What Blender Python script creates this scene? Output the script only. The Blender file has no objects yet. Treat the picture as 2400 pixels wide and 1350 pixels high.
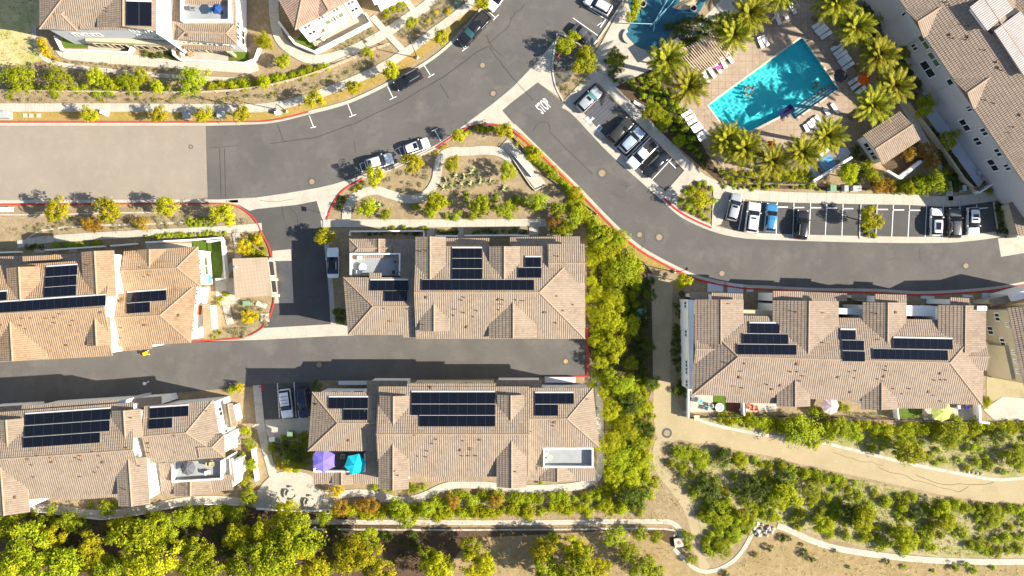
import bpy, bmesh, math, random
import numpy as np
from mathutils import Vector, Matrix
from mathutils.geometry import tessellate_polygon
R = math.radians
random.seed(7)
S, H, CX, CY = 14.0, 130.0, 1200.0, 675.0        # photo pixels per metre on the ground, camera height
scene = bpy.context.scene
COL = scene.collection

def U(px, py, z=0.0):
    k = (H - z) / H / S
    return Vector(((px - CX) * k, (CY - py) * k, z))

# ------------------------------------------------------------------ object helpers
def tag(o, label=None, cat=None, group=None, kind=None):
    if label: o['label'] = label
    if cat: o['category'] = cat
    if group: o['group'] = group
    if kind: o['kind'] = kind
    return o

def wm(o):
    m = Matrix.Identity(4)
    while o is not None:
        m = o.matrix_basis @ m
        o = o.parent
    return m

def empty(name, loc=(0, 0, 0), rz=0.0, **k):
    o = bpy.data.objects.new(name, None); COL.objects.link(o)
    o.empty_display_size = 0.2
    o.location = loc; o.rotation_euler = (0, 0, rz)
    tag(o, **k)
    return o

def add(name, verts, faces, mat, parent=None, uv=None, smooth=False, world=True, mats=None, mi=None, **k):
    me = bpy.data.meshes.new(name)
    if parent is not None and world:
        inv = wm(parent).inverted()
        verts = [inv @ Vector(v) for v in verts]
    me.from_pydata([tuple(v) for v in verts], [], faces)
    for m in (mats or [mat]): me.materials.append(m)
    if mi: me.polygons.foreach_set('material_index', mi)
    if uv is not None:
        l = me.uv_layers.new(name='UVMap')
        l.data.foreach_set('uv', [c for p in uv for c in p])
    if smooth: me.polygons.foreach_set('use_smooth', [True] * len(me.polygons))
    me.update()
    o = bpy.data.objects.new(name, me); COL.objects.link(o)
    if parent is not None: o.parent = parent
    tag(o, **k)
    return o

def dup(root, loc=None, rz=None, label=None, group=None, sc=None, parent=None):
    c = root.copy(); COL.objects.link(c)
    if parent is not None: c.parent = parent
    if loc is not None: c.location = loc
    if rz is not None: c.rotation_euler = (0, 0, rz)
    if sc is not None: c.scale = (sc, sc, sc) if not hasattr(sc, '__len__') else sc
    if label: c['label'] = label
    if group: c['group'] = group
    for ch in list(root.children): dup(ch, parent=c)
    return c

class MB:
    """collects shapes of one mesh"""
    def __init__(s): s.v = []; s.f = []; s.m = []; s.mk = 0
    def face(s, pts, flip=False):
        i = len(s.v); s.v += [Vector(p) for p in pts]
        ix = list(range(i, i + len(pts)))
        s.f.append(ix[::-1] if flip else ix); s.m.append(s.mk)
    def hexa(s, b, t):
        n = len(b); i = len(s.v); s.v += [Vector(p) for p in b] + [Vector(p) for p in t]
        s.f.append([i + k for k in range(n)][::-1]); s.f.append([i + n + k for k in range(n)])
        for k in range(n): s.f.append([i + k, i + (k + 1) % n, i + n + (k + 1) % n, i + n + k])
        s.m += [s.mk] * (n + 2)
    def box(s, c, d, rz=0.0, ry=0.0, rx=0.0):
        M = Matrix.Translation(Vector(c)) @ Matrix.Rotation(rz, 4, 'Z') @ Matrix.Rotation(ry, 4, 'Y') @ Matrix.Rotation(rx, 4, 'X')
        x, y, z = d[0] / 2, d[1] / 2, d[2] / 2
        q = [(-x, -y), (x, -y), (x, y), (-x, y)]
        s.hexa([M @ Vector((a, b, -z)) for a, b in q], [M @ Vector((a, b, z)) for a, b in q])
    def bar(s, p, q, r, r2=None, n=6):
        p, q = Vector(p), Vector(q); d = q - p
        if d.length < 1e-5: return
        a = d.orthogonal().normalized(); b = d.normalized().cross(a)
        r2 = r if r2 is None else r2
        s.hexa([p + (a * math.cos(t) + b * math.sin(t)) * r for t in [2 * math.pi * k / n for k in range(n)]],
               [q + (a * math.cos(t) + b * math.sin(t)) * r2 for t in [2 * math.pi * k / n for k in range(n)]])
    def cyl(s, c, r, h, n=16, r2=None):
        c = Vector(c); s.bar(c, c + Vector((0, 0, h)), r, r2, n)
    def lathe(s, c, prof, n=16):
        c = Vector(c); i = len(s.v)
        for r, z in prof:
            for k in range(n):
                t = 2 * math.pi * k / n
                s.v.append(c + Vector((r * math.cos(t), r * math.sin(t), z)))
        for j in range(len(prof) - 1):
            for k in range(n):
                s.f.append([i + j * n + k, i + j * n + (k + 1) % n, i + (j + 1) * n + (k + 1) % n, i + (j + 1) * n + k]); s.m.append(s.mk)
        s.f.append([i + k for k in range(n)][::-1]); s.f.append([i + (len(prof) - 1) * n + k for k in range(n)])
        s.m += [s.mk] * 2
    def build(s, name, mat, parent=None, world=False, **k):
        mats = mat if isinstance(mat, (list, tuple)) else None
        return add(name, s.v, s.f, mat, parent, world=world, mats=mats, mi=s.m if mats else None, **k)

# ------------------------------------------------------------------ materials
MATS = {}
def nodes(name):
    m = bpy.data.materials.new(name); m.use_nodes = True
    nt = m.node_tree
    for n in list(nt.nodes): nt.nodes.remove(n)
    out = nt.nodes.new('ShaderNodeOutputMaterial')
    return m, nt, out

def N(nt, t, **k):
    n = nt.nodes.new(t)
    for a, b in k.items():
        if a.startswith('i_'):
            key = a[2:].replace('_', ' ')
            n.inputs[int(key) if key.isdigit() else key].default_value = b
        else: setattr(n, a, b)
    return n

def c4(c): return (c[0], c[1], c[2], 1.0)

def mathn(nt, op, a, b=None, c=None):
    n = N(nt, 'ShaderNodeMath', operation=op)
    for i, x in enumerate((a, b, c)):
        if x is None: continue
        if isinstance(x, (int, float)): n.inputs[i].default_value = x
        else: nt.links.new(x, n.inputs[i])
    return n.outputs[0]

def mixc(nt, f, a, b, mode='MIX'):
    n = N(nt, 'ShaderNodeMix', data_type='RGBA', blend_type=mode)
    for s, x in ((n.inputs[0], f), (n.inputs[6], a), (n.inputs[7], b)):
        if isinstance(x, (int, float)): s.default_value = x
        elif isinstance(x, (tuple, list)): s.default_value = c4(x)
        else: nt.links.new(x, s)
    return n.outputs[2]

def noise(nt, vec, scale, detail=4.0, rough=0.6):
    n = N(nt, 'ShaderNodeTexNoise', i_Scale=scale, i_Detail=detail, i_Roughness=rough)
    if vec is not None: nt.links.new(vec, n.inputs['Vector'])
    return n.outputs['Fac']

def ramp(nt, f, a, b):
    n = N(nt, 'ShaderNodeMapRange', clamp=True)
    n.inputs[1].default_value = a; n.inputs[2].default_value = b
    nt.links.new(f, n.inputs[0])
    return n.outputs[0]

def surf(name, layers, rough=0.85, bump=0.0, bscale=30.0, spec=0.3, metal=0.0, coat=0.0, coord='Object', joint=None, extra=None):
    """layers: first colour, then (colour, noise scale, lo, hi) laid over it by noise patches"""
    m, nt, out = nodes(name)
    p = N(nt, 'ShaderNodeBsdfPrincipled', i_Roughness=rough, i_Metallic=metal)
    p.inputs['Specular IOR Level'].default_value = spec
    p.inputs['Coat Weight'].default_value = coat
    p.inputs['Coat Roughness'].default_value = 0.08
    tc = N(nt, 'ShaderNodeTexCoord')
    v = tc.outputs[coord]
    col = None
    base = layers[0]
    col = base
    for (c, sc, lo, hi) in layers[1:]:
        col = mixc(nt, ramp(nt, noise(nt, v, sc), lo, hi), col, c)
    if joint:            # score lines every so many metres, from the UVs in metres
        period, w, jc = joint[:3]
        uv = N(nt, 'ShaderNodeUVMap').outputs[0]
        sx = N(nt, 'ShaderNodeSeparateXYZ'); nt.links.new(uv, sx.inputs[0])
        f = None
        for ax in ((0,) if len(joint) == 3 else (0, 1)):
            fr = mathn(nt, 'FRACT', mathn(nt, 'DIVIDE', sx.outputs[ax], period))
            g = mathn(nt, 'LESS_THAN', fr, w / period)
            f = g if f is None else mathn(nt, 'MAXIMUM', f, g)
        col = mixc(nt, mathn(nt, 'MULTIPLY', f, 0.75), col, jc)
    if isinstance(col, (tuple, list)): p.inputs['Base Color'].default_value = c4(col)
    else: nt.links.new(col, p.inputs['Base Color'])
    if bump:
        b = N(nt, 'ShaderNodeBump', i_Strength=bump, i_Distance=0.05)
        nt.links.new(noise(nt, v, bscale, 6.0), b.inputs['Height'])
        nt.links.new(b.outputs[0], p.inputs['Normal'])
    nt.links.new(p.outputs[0], out.inputs[0])
    MATS[name] = m
    return m

def plain(name, c, rough=0.6, metal=0.0, spec=0.4, coat=0.0, var=0.12, sc=3.0):
    d = tuple(x * (1 - var * 1.6) for x in c); e = tuple(min(1, x * (1 + var)) for x in c)
    return surf(name, [c, (d, sc, .5, .75), (e, sc * 3.1, .55, .8)], rough, 0.0, 30, spec, metal, coat)

def leafmat(name, cols, trans=0.35, hue=0.25, rough=0.7):
    """leaves: each leaf its own tint; some light passes through"""
    m, nt, out = nodes(name)
    g = N(nt, 'ShaderNodeNewGeometry'); oi = N(nt, 'ShaderNodeObjectInfo')
    cr = N(nt, 'ShaderNodeValToRGB')
    nt.links.new(g.outputs['Random Per Island'], cr.inputs[0])
    e = cr.color_ramp.elements
    e[0].color = c4(cols[0]); e[1].color = c4(cols[-1]); e[1].position = 1.0
    for i, c in enumerate(cols[1:-1]):
        x = cr.color_ramp.elements.new((i + 1) / (len(cols) - 1)); x.color = c4(c)
    hs = N(nt, 'ShaderNodeHueSaturation')
    nt.links.new(cr.outputs[0], hs.inputs['Color'])
    nt.links.new(mathn(nt, 'MULTIPLY_ADD', oi.outputs['Random'], 0.024, 0.496), hs.inputs['Hue'])
    nt.links.new(mathn(nt, 'MULTIPLY_ADD', oi.outputs['Random'], 2 * hue, 1.0 - hue), hs.inputs['Value'])
    d = N(nt, 'ShaderNodeBsdfPrincipled', i_Roughness=rough)
    d.inputs['Specular IOR Level'].default_value = 0.12
    t = N(nt, 'ShaderNodeBsdfTranslucent')
    nt.links.new(hs.outputs[0], d.inputs['Base Color']); nt.links.new(hs.outputs[0], t.inputs[0])
    mx = N(nt, 'ShaderNodeMixShader', i_0=trans)
    nt.links.new(d.outputs[0], mx.inputs[1]); nt.links.new(t.outputs[0], mx.inputs[2])
    nt.links.new(mx.outputs[0], out.inputs[0])
    MATS[name] = m
    return m

def tilemat(name, cols, stain):
    """barrel roof tiles: UVs in metres, u across the columns and v down the slope"""
    m, nt, out = nodes(name)
    p = N(nt, 'ShaderNodeBsdfPrincipled', i_Roughness=0.85); p.inputs['Specular IOR Level'].default_value = 0.25
    uv = N(nt, 'ShaderNodeUVMap').outputs[0]
    sx = N(nt, 'ShaderNodeSeparateXYZ'); nt.links.new(uv, sx.inputs[0])
    cu = mathn(nt, 'DIVIDE', sx.outputs[0], 0.33); cv = mathn(nt, 'DIVIDE', sx.outputs[1], 0.50)
    cb = N(nt, 'ShaderNodeCombineXYZ')
    nt.links.new(mathn(nt, 'FLOOR', cu), cb.inputs[0]); nt.links.new(mathn(nt, 'FLOOR', cv), cb.inputs[1])
    wn = N(nt, 'ShaderNodeTexWhiteNoise', noise_dimensions='3D'); nt.links.new(cb.outputs[0], wn.inputs['Vector'])
    tc = N(nt, 'ShaderNodeTexCoord').outputs['Object']
    big = ramp(nt, noise(nt, tc, 0.35), .35, .7)
    col = mixc(nt, wn.outputs['Value'], cols[0], cols[1])
    col = mixc(nt, mathn(nt, 'MULTIPLY', big, 0.55), col, cols[2])
    col = mixc(nt, mathn(nt, 'MULTIPLY', ramp(nt, noise(nt, tc, 0.9), .58, .75), stain), col, tuple(c * .55 for c in cols[1]))
    nt.links.new(col, p.inputs['Base Color'])
    h1 = mathn(nt, 'ABSOLUTE', mathn(nt, 'SINE', mathn(nt, 'MULTIPLY', cu, math.pi)))
    h2 = mathn(nt, 'FRACT', cv)
    hh = h1
    b = N(nt, 'ShaderNodeBump', i_Strength=0.8, i_Distance=0.07)
    nt.links.new(hh, b.inputs['Height']); nt.links.new(b.outputs[0], p.inputs['Normal'])
    nt.links.new(p.outputs[0], out.inputs[0])
    MATS[name] = m
    return m

def solarmat():
    m, nt, out = nodes('solar_cells')
    p = N(nt, 'ShaderNodeBsdfPrincipled', i_Roughness=0.14); p.inputs['Specular IOR Level'].default_value = 0.5
    uv = N(nt, 'ShaderNodeUVMap').outputs[0]
    sx = N(nt, 'ShaderNodeSeparateXYZ'); nt.links.new(uv, sx.inputs[0])
    fx = mathn(nt, 'FRACT', sx.outputs[0]); fy = mathn(nt, 'FRACT', sx.outputs[1])
    ln = mathn(nt, 'MAXIMUM', mathn(nt, 'LESS_THAN', fx, 0.025), mathn(nt, 'LESS_THAN', fy, 0.03))
    col = mixc(nt, mathn(nt, 'MULTIPLY', ln, .28), (.0045, .005, .009), (.12, .12, .125))
    nt.links.new(col, p.inputs['Base Color']); nt.links.new(p.outputs[0], out.inputs[0])
    return m

A = surf('asphalt', [(.112, .105, .096), ((.094, .088, .081), .10, .40, .60), ((.132, .124, .111), .28, .5, .72), ((.088, .083, .077), 1.1, .58, .75), ((.145, .135, .12), 3.5, .62, .8), ((.06, .057, .054), 22, .5, .75)], .9, .25, 60)
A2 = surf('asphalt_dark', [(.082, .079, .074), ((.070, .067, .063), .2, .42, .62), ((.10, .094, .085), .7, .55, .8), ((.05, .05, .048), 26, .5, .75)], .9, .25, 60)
APALE = surf('old_pale_road', [(.275, .235, .185), ((.245, .21, .165), .12, .4, .62), ((.30, .26, .205), .6, .5, .8), ((.20, .17, .13), 6, .55, .75), ((.23, .195, .15), 22, .5, .7)], .95, .2, 60)
CON = surf('concrete', [(.40, .365, .30), ((.34, .305, .25), .5, .45, .7), ((.45, .415, .35), 1.6, .5, .8), ((.30, .27, .22), 9, .6, .8)], .9, .1, 40)
WALKM = surf('walk_concrete', [(.42, .385, .32), ((.36, .325, .265), .5, .45, .7), ((.46, .43, .37), 1.6, .5, .8), ((.31, .28, .23), 9, .6, .8)], .9, .1, 40, joint=(1.6, .05, (.2, .18, .15)))
KERB = surf('kerb_concrete', [(.46, .42, .35), ((.38, .345, .29), 1.5, .5, .75)], .9)
RED = surf('red_kerb_paint', [(.46, .035, .025), ((.36, .04, .03), 1.2, .5, .7), ((.5, .12, .09), 5, .6, .8)], .75)
PAINT = surf('road_paint_white', [(.78, .77, .73), ((.6, .58, .54), 2.5, .5, .75)], .8)
BLUEP = surf('road_paint_blue', [(.07, .12, .30), ((.11, .14, .22), 2.5, .4, .65)], .8)
SOIL = surf('soil', [(.30, .22, .13), ((.23, .17, .095), .25, .4, .65), ((.36, .28, .175), .9, .5, .75), ((.20, .17, .07), 1.7, .55, .72), ((.15, .11, .06), 6, .5, .72), ((.40, .33, .23), 14, .58, .72)], 1, .5, 25)
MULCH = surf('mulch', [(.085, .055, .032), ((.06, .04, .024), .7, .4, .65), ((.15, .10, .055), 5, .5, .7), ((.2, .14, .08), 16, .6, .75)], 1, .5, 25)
ORANGE = surf('bare_slope_soil', [(.31, .225, .112), ((.25, .18, .085), .3, .4, .65), ((.36, .275, .15), .9, .5, .75), ((.21, .18, .07), 1.6, .56, .74), ((.17, .125, .06), 6, .52, .7)], 1, .4, 25)
DRY = surf('dry_grass', [(.44, .37, .18), ((.28, .29, .06), .22, .45, .65), ((.50, .43, .24), .8, .5, .75), ((.24, .23, .06), 3, .55, .75)], 1, .5, 25)
VERGE = surf('verge_mulch', [(.34, .22, .07), ((.27, .21, .05), .4, .4, .62), ((.40, .27, .10), 1.4, .5, .75), ((.18, .14, .04), 8, .5, .75)], 1, .5, 25)
TRAIL = surf('decomposed_granite', [(.37, .30, .178), ((.31, .25, .145), .2, .4, .65), ((.42, .345, .215), .8, .5, .8), ((.26, .205, .115), 4, .55, .72), ((.29, .23, .13), 16, .5, .7)], 1, .3, 40)
TURF = surf('artificial_turf', [(.085, .13, .012), ((.06, .10, .01), 2, .4, .7)], .95, .4, 60)
DECKP = surf('pool_deck_paving', [(.33, .255, .185), ((.27, .20, .14), .35, .42, .62), ((.40, .32, .24), .7, .5, .75), ((.22, .165, .115), 2.2, .58, .75)], .85, .1, 40, joint=(1.15, .07, (.2, .135, .08), 1))
PEBBLE = surf('pale_ditch_concrete', [(.48, .43, .35), ((.36, .31, .245), .8, .45, .7), ((.28, .24, .18), 4, .58, .75)], .9)
WHITE = surf('white_stucco', [(.80, .78, .73), ((.74, .71, .66), .6, .5, .75)], .9, .15, 60)
CREAM = surf('cream_stucco', [(.62, .53, .36), ((.57, .48, .32), .6, .5, .75)], .9, .15, 60)
TAN = surf('tan_stucco', [(.45, .39, .26), ((.40, .34, .23), .6, .5, .75)], .9, .15, 60)
GREYB = surf('blue_grey_stucco', [(.50, .51, .52), ((.45, .46, .47), .6, .5, .75)], .9, .15, 60)
BEIGE = surf('beige_roofing', [(.36, .285, .205), ((.33, .26, .18), .5, .45, .7), ((.30, .24, .16), .25, .55, .75)], .9, joint=(.6, .04, (.27, .21, .15)))
TILE = tilemat('clay_tiles', [(.265, .205, .15), (.205, .155, .112), (.30, .238, .178)], .35)
TILEO = tilemat('clay_tiles_orange', [(.315, .215, .13), (.235, .155, .092), (.35, .25, .158)], .3)
TILEG = tilemat('clay_tiles_dusty', [(.26, .198, .148), (.20, .15, .11), (.295, .23, .176)], .35)
RIDGE = surf('ridge_tiles', [(.33, .24, .16), ((.26, .185, .12), 2, .45, .7)], .85)
SOLAR = solarmat()
FRAME = plain('white_frame', (.7, .69, .66), .5)
GLASS = plain('window_glass', (.025, .03, .032), .08, spec=.6, var=0)
GGLASS = plain('green_glass', (.10, .15, .05), .1, spec=.6, var=.1)
VENT = plain('vent_metal', (.16, .085, .05), .7)
DARKW = plain('dark_interior', (.02, .019, .018), .9)
DFLOOR = surf('deck_coating', [(.27, .285, .295), ((.23, .245, .255), .7, .45, .7), ((.31, .32, .32), 2.5, .55, .75)], .8)
METAL = plain('galvanised_metal', (.42, .43, .43), .45, metal=.6)
DMETAL = plain('dark_bronze_metal', (.04, .035, .03), .5, metal=.3)
WOOD = plain('weathered_wood', (.55, .43, .30), .8)
GREENBOX = plain('green_enamel', (.16, .27, .17), .5)
GREYBOX = plain('grey_enamel', (.36, .37, .36), .55)
RUBBER = plain('tyre_rubber', (.018, .018, .019), .85, var=0)
RIM = plain('alloy_rim', (.45, .46, .47), .3, metal=.8)
CGLASS = plain('car_glass', (.012, .014, .018), .06, spec=.6, var=0)
CGLASST = plain('car_glass_teal', (.05, .16, .15), .06, spec=.6, var=0)
LAMPW = plain('headlamp', (.75, .78, .8), .1, var=0)
LAMPR = plain('tail_lamp', (.35, .01, .01), .2, var=0)
def cloth(n, c): return plain(n, c, .85, spec=.1, var=.08)
# ------------------------------------------------------------------ ground, roads, paths
def smooth(pts, n=6, closed=False):
    P = [Vector(p) for p in pts]; m = len(P); out = []
    rng = range(m if closed else m - 1)
    for i in rng:
        g = (lambda k: P[k % m]) if closed else (lambda k: P[max(0, min(m - 1, k))])
        a, b, c, d = g(i - 1), g(i), g(i + 1), g(i + 2)
        for k in range(n):
            t = k / n
            out.append(0.5 * ((2 * b) + (c - a) * t + (2 * a - 5 * b + 4 * c - d) * t * t + (3 * b - a - 3 * c + d) * t ** 3))
    if not closed: out.append(P[-1].copy())
    return out

def px3(pts, z=0.0): return [U(p[0], p[1], z) for p in pts]

def slab(name, pts, z0, z1, mat, parent=None, holes=None, world=False, **k):
    """pts, holes: photo pixels of the top outline"""
    loops = [px3(pts, z1)] + [px3(h, z1) for h in (holes or [])]
    tris = tessellate_polygon(loops)
    v = [p for l in loops for p in l]; f = []
    uv = []
    for t in tris:
        a, b, c = (v[i] for i in t)
        t = list(t) if (b - a).cross(c - a).z > 0 else list(t)[::-1]
        f.append(t); uv += [(v[i].x, v[i].y) for i in t]
    if z1 - z0 > 0.001:
        i0 = 0
        base = len(v)
        v = v + [Vector((p.x, p.y, z0)) for p in v]
        for li, l in enumerate(loops):
            n = len(l)
            area = sum(l[i].x * l[(i + 1) % n].y - l[(i + 1) % n].x * l[i].y for i in range(n))
            ccw = (area > 0) == (li == 0)
            for i in range(n):
                a, b = i0 + i, i0 + (i + 1) % n
                q = [a + base, b + base, b, a]
                f.append(q if ccw else q[::-1]); uv += [(v[j].x + v[j].z, v[j].y) for j in f[-1]]
            i0 += n
    return add(name, v, f, mat, parent, uv, world=True, **k)

def strip(name, pts, width, z0, z1, mat, parent=None, n=6, off=0.0, taper=None, **k):
    """band along a path given in photo pixels; width and off in metres"""
    P = smooth([tuple(U(p[0], p[1], z1)) for p in pts], n) if n > 1 else [U(p[0], p[1], z1) for p in pts]
    L, Rr, D = [], [], [0.0]
    for i, p in enumerate(P):
        d = (P[min(i + 1, len(P) - 1)] - P[max(i - 1, 0)]); d.z = 0; d.normalize()
        nn = Vector((-d.y, d.x, 0))
        L.append(p + nn * (off + width / 2)); Rr.append(p + nn * (off - width / 2))
        if i: D.append(D[-1] + (P[i] - P[i - 1]).length)
    v, f, uv = [], [], []
    for a, b in zip(L, Rr): v += [a, b, Vector((a.x, a.y, z0)), Vector((b.x, b.y, z0))]
    def q(ix, uvs): f.append(ix); uv.extend(uvs)
    for i in range(len(P) - 1):
        a = 4 * i; b = a + 4; u0, u1 = D[i], D[i + 1]
        q([a + 1, b + 1, b, a], [(u0, 0), (u1, 0), (u1, width), (u0, width)])
        if z1 - z0 > .001:
            q([a, b, b + 2, a + 2], [(u0, .3)] * 4); q([a + 1, a + 3, b + 3, b + 1], [(u0, .3)] * 4)
    if z1 - z0 > .001:
        q([0, 2, 3, 1], [(.3, .3)] * 4); e = 4 * (len(P) - 1); q([e, e + 1, e + 3, e + 2], [(.3, .3)] * 4)
    return add(name, v, f, mat, parent, uv, **k)

ST = dict(kind='structure')
POOL = [(1880, 88), (1964, 208), (1862, 279), (1849, 262), (1757, 307), (1727, 303), (1690, 286), (1661, 247), (1682, 232)]
far = 14000
slab('ground', [(-far, -far), (far, -far), (far, far), (-far, far)], 0, -.02, SOIL, holes=[POOL], label='bare tan planting soil around the houses', cat='ground', **ST)

def patch(name, pts, mat, z, label, cat=None, sm=0, **k):
    if sm: pts = [(p.x, p.y) for p in smooth([(a, b, 0) for a, b in pts], sm, True)]
    return slab(name, pts, z, z, mat, label=label, cat=cat or name.split('_')[-1], kind='structure', **k)

BANK = surf('dry_bank_soil', [(.34, .28, .16), ((.24, .235, .075), .3, .42, .62), ((.40, .33, .20), .9, .5, .75), ((.19, .18, .06), 3.5, .52, .7), ((.42, .37, .25), 11, .58, .75)], 1, .5, 25)
# soils
patch('dry_grass_slope', [(-900, -400), (92, -400), (92, 60), (78, 75), (82, 105), (105, 140), (60, 152), (-900, 158)], DRY, .0, 'dry pale grass slope beyond the curved ditch', 'grass')
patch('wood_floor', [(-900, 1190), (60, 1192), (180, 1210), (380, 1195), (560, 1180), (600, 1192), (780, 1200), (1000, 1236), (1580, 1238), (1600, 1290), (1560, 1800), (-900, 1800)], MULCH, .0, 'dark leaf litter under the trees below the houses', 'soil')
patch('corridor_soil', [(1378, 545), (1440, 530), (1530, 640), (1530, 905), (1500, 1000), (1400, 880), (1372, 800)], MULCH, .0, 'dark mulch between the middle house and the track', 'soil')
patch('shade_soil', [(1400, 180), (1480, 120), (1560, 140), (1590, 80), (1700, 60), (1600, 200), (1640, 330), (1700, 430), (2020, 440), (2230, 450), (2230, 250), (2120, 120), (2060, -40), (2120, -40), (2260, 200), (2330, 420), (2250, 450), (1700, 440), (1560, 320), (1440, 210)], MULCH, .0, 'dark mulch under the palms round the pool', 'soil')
patch('bare_slope', [(1100, 1262), (1500, 1240), (1570, 1275), (1650, 1340), (1740, 1320), (1775, 1240), (1820, 1232), (2000, 1296), (2200, 1322), (2900, 1330), (2900, 1800), (1100, 1800), (1000, 1400)], ORANGE, .004, 'bare orange earth slope below the ditches', 'earth')
patch('dry_bank', [(1560, 1045), (1640, 1046), (1800, 1074), (1900, 1098), (2060, 1134), (2200, 1166), (2330, 1186), (2900, 1192), (2900, 1312), (2200, 1306), (2050, 1290), (1900, 1250), (1820, 1222), (1760, 1240), (1700, 1300), (1650, 1310), (1640, 1230), (1600, 1150)], BANK, .003, 'dry weedy bank below the gravel track', 'bank')
patch('dry_bank', [(1600, 968), (1760, 985), (1900, 990), (2300, 995), (2900, 985), (2900, 1125), (2400, 1122), (2279, 1118), (2160, 1096), (2102, 1083), (1941, 1043), (1800, 1021), (1640, 984)], BANK, .003, 'dry weedy bank between right house and gravel track', 'bank')
patch('sandy_bank', [(1560, 1120), (1640, 1200), (1640, 1330), (1600, 1280), (1570, 1230), (1400, 1215), (1400, 1150), (1500, 1060)], SOIL, .004, 'pale sandy bank beside the narrow trail', 'soil')
# verges
strip('verge', [(-200, 272), (300, 272), (560, 273), (640, 268), (720, 250), (800, 222), (870, 192), (930, 160), (990, 118), (1050, 70), (1100, 28), (1150, -30)], 1.5, .0, .06, VERGE, label='strip of golden dry mulch between sidewalk and upper kerb', cat='verge', **ST)
strip('verge', [(1215, 318), (1262, 362), (1330, 430), (1400, 505), (1440, 545), (1500, 598), (1560, 628)], 1.3, .0, .06, VERGE, label='strip of golden mulch inside the red kerb of the island', cat='verge', **ST)

# main road
TOP = [(483, 294), (560, 292), (640, 287), (723, 268), (817, 242), (910, 199), (993, 154), (1061, 101), (1131, 23), (1170, -30), (1260, -160), (1330, -300)]
patch('main_road', TOP + [(1660, -300), (1475, -20), (1462, 0), (1385, 118), (1330, 190), (1180, 262), (1200, 282), (1273, 358), (1200, 300), (1120, 300), (1060, 318), (1028, 337), (948, 376), (849, 411), (781, 433), (741, 442), (742, 520), (600, 520), (560, 480), (487, 472)], A, .010, 'grey asphalt main road curving up to the right', 'road')
patch('old_road', [(-900, 292), (482, 293), (487, 474), (-900, 476)], APALE, .014, 'pale worn road surface left of the seam', 'road')
patch('branch_road', [(1200, 239), (1260, 193), (1320, 241), (1417, 340), (1487, 403), (1555, 463), (1578, 489), (1610, 511), (1671, 539), (1729, 554), (1800, 560), (2027, 567), (2203, 568), (2279, 564), (2345, 556), (2600, 520), (2600, 640), (2400, 664), (2316, 677), (2170, 686), (2050, 681), (1900, 678), (1800, 673), (1741, 670), (1666, 657), (1613, 640), (1537, 602), (1490, 572), (1439, 526), (1371, 456), (1349, 433), (1273, 360), (1200, 285), (1178, 258)], A, .014, 'grey asphalt branch road curving past the parking bays', 'road')
patch('alley', [(-900, 850), (440, 803), (600, 797), (774, 788), (824, 786), (1000, 740), (1376, 770), (1378, 882), (1200, 886), (740, 892), (735, 985), (614, 981), (606, 905), (540, 910), (300, 930), (0, 950), (-900, 985)], A, .014, 'grey asphalt alley between the two rows of houses', 'alley')
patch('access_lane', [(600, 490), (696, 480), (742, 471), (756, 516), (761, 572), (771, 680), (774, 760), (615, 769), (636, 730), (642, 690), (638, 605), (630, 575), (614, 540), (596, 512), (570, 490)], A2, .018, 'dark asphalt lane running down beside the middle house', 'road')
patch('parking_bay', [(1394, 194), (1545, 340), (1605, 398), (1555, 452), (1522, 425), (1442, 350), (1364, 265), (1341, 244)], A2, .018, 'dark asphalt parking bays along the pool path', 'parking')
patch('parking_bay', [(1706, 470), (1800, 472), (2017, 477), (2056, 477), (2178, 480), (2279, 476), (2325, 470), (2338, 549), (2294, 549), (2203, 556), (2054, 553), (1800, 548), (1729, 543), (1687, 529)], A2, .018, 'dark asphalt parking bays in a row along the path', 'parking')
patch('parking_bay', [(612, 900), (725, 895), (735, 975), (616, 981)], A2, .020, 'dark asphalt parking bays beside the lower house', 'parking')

# concrete aprons and gutters
patch('concrete_apron', [(1076, 302), (1154, 244), (1200, 206), (1258, 146), (1313, 79), (1300, 112), (1294, 160), (1300, 198), (1320, 235), (1260, 193), (1200, 239), (1177, 259), (1200, 286), (1275, 362), (1240, 330), (1205, 302), (1160, 290), (1115, 292)], CON, .020, 'pale concrete cross gutter at the branch road mouth', 'apron')
patch('concrete_apron', [(487, 469), (600, 463), (670, 453), (741, 441), (781, 432), (849, 411), (849, 416), (800, 445), (775, 480), (765, 514), (757, 520), (742, 471), (696, 480), (600, 490), (585, 494), (560, 480), (520, 475), (487, 474)], CON, .022, 'pale concrete cross gutter at the lane mouth', 'apron')
patch('concrete_apron', [(440, 801), (600, 797), (774, 788), (830, 786), (830, 762), (774, 760), (615, 769), (600, 780), (560, 795), (440, 803)], CON, .022, 'pale concrete gutter where lane meets alley', 'apron')
patch('driveway', [(638, 588), (682, 584), (688, 710), (643, 711)], CON, .024, 'pale concrete driveway pad before the flat-roofed garage', 'driveway')
patch('driveway', [(2339, 559), (2600, 530), (2600, 560), (2346, 602)], CON, .024, 'pale concrete driveway at the right edge', 'driveway')
strip('gutter', [(757, 516), (765, 572), (776, 680), (781, 765)], .8, 0, .024, CON, label='narrow concrete gutter beside the white parked car', cat='gutter', **ST)
strip('gutter', [(1322, 243), (1352, 264), (1430, 347), (1504, 414), (1556, 460)], 1.5, 0, .026, CON, label='concrete gutter along the angled parking bays', cat='gutter', **ST)
strip('gutter', [(1556, 462), (1580, 487), (1611, 509), (1671, 535), (1729, 549), (1800, 554.5), (2027, 561), (2203, 562), (2279, 557), (2340, 549), (2420, 538)], 1.05, 0, .022, CON, label='concrete gutter along the straight parking bays', cat='gutter', **ST)
strip('gutter', TOP[:1] + TOP[1:], .5, 0, .026, CON, off=.2, label='pale concrete gutter along the upper kerb', cat='gutter', **ST)
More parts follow.
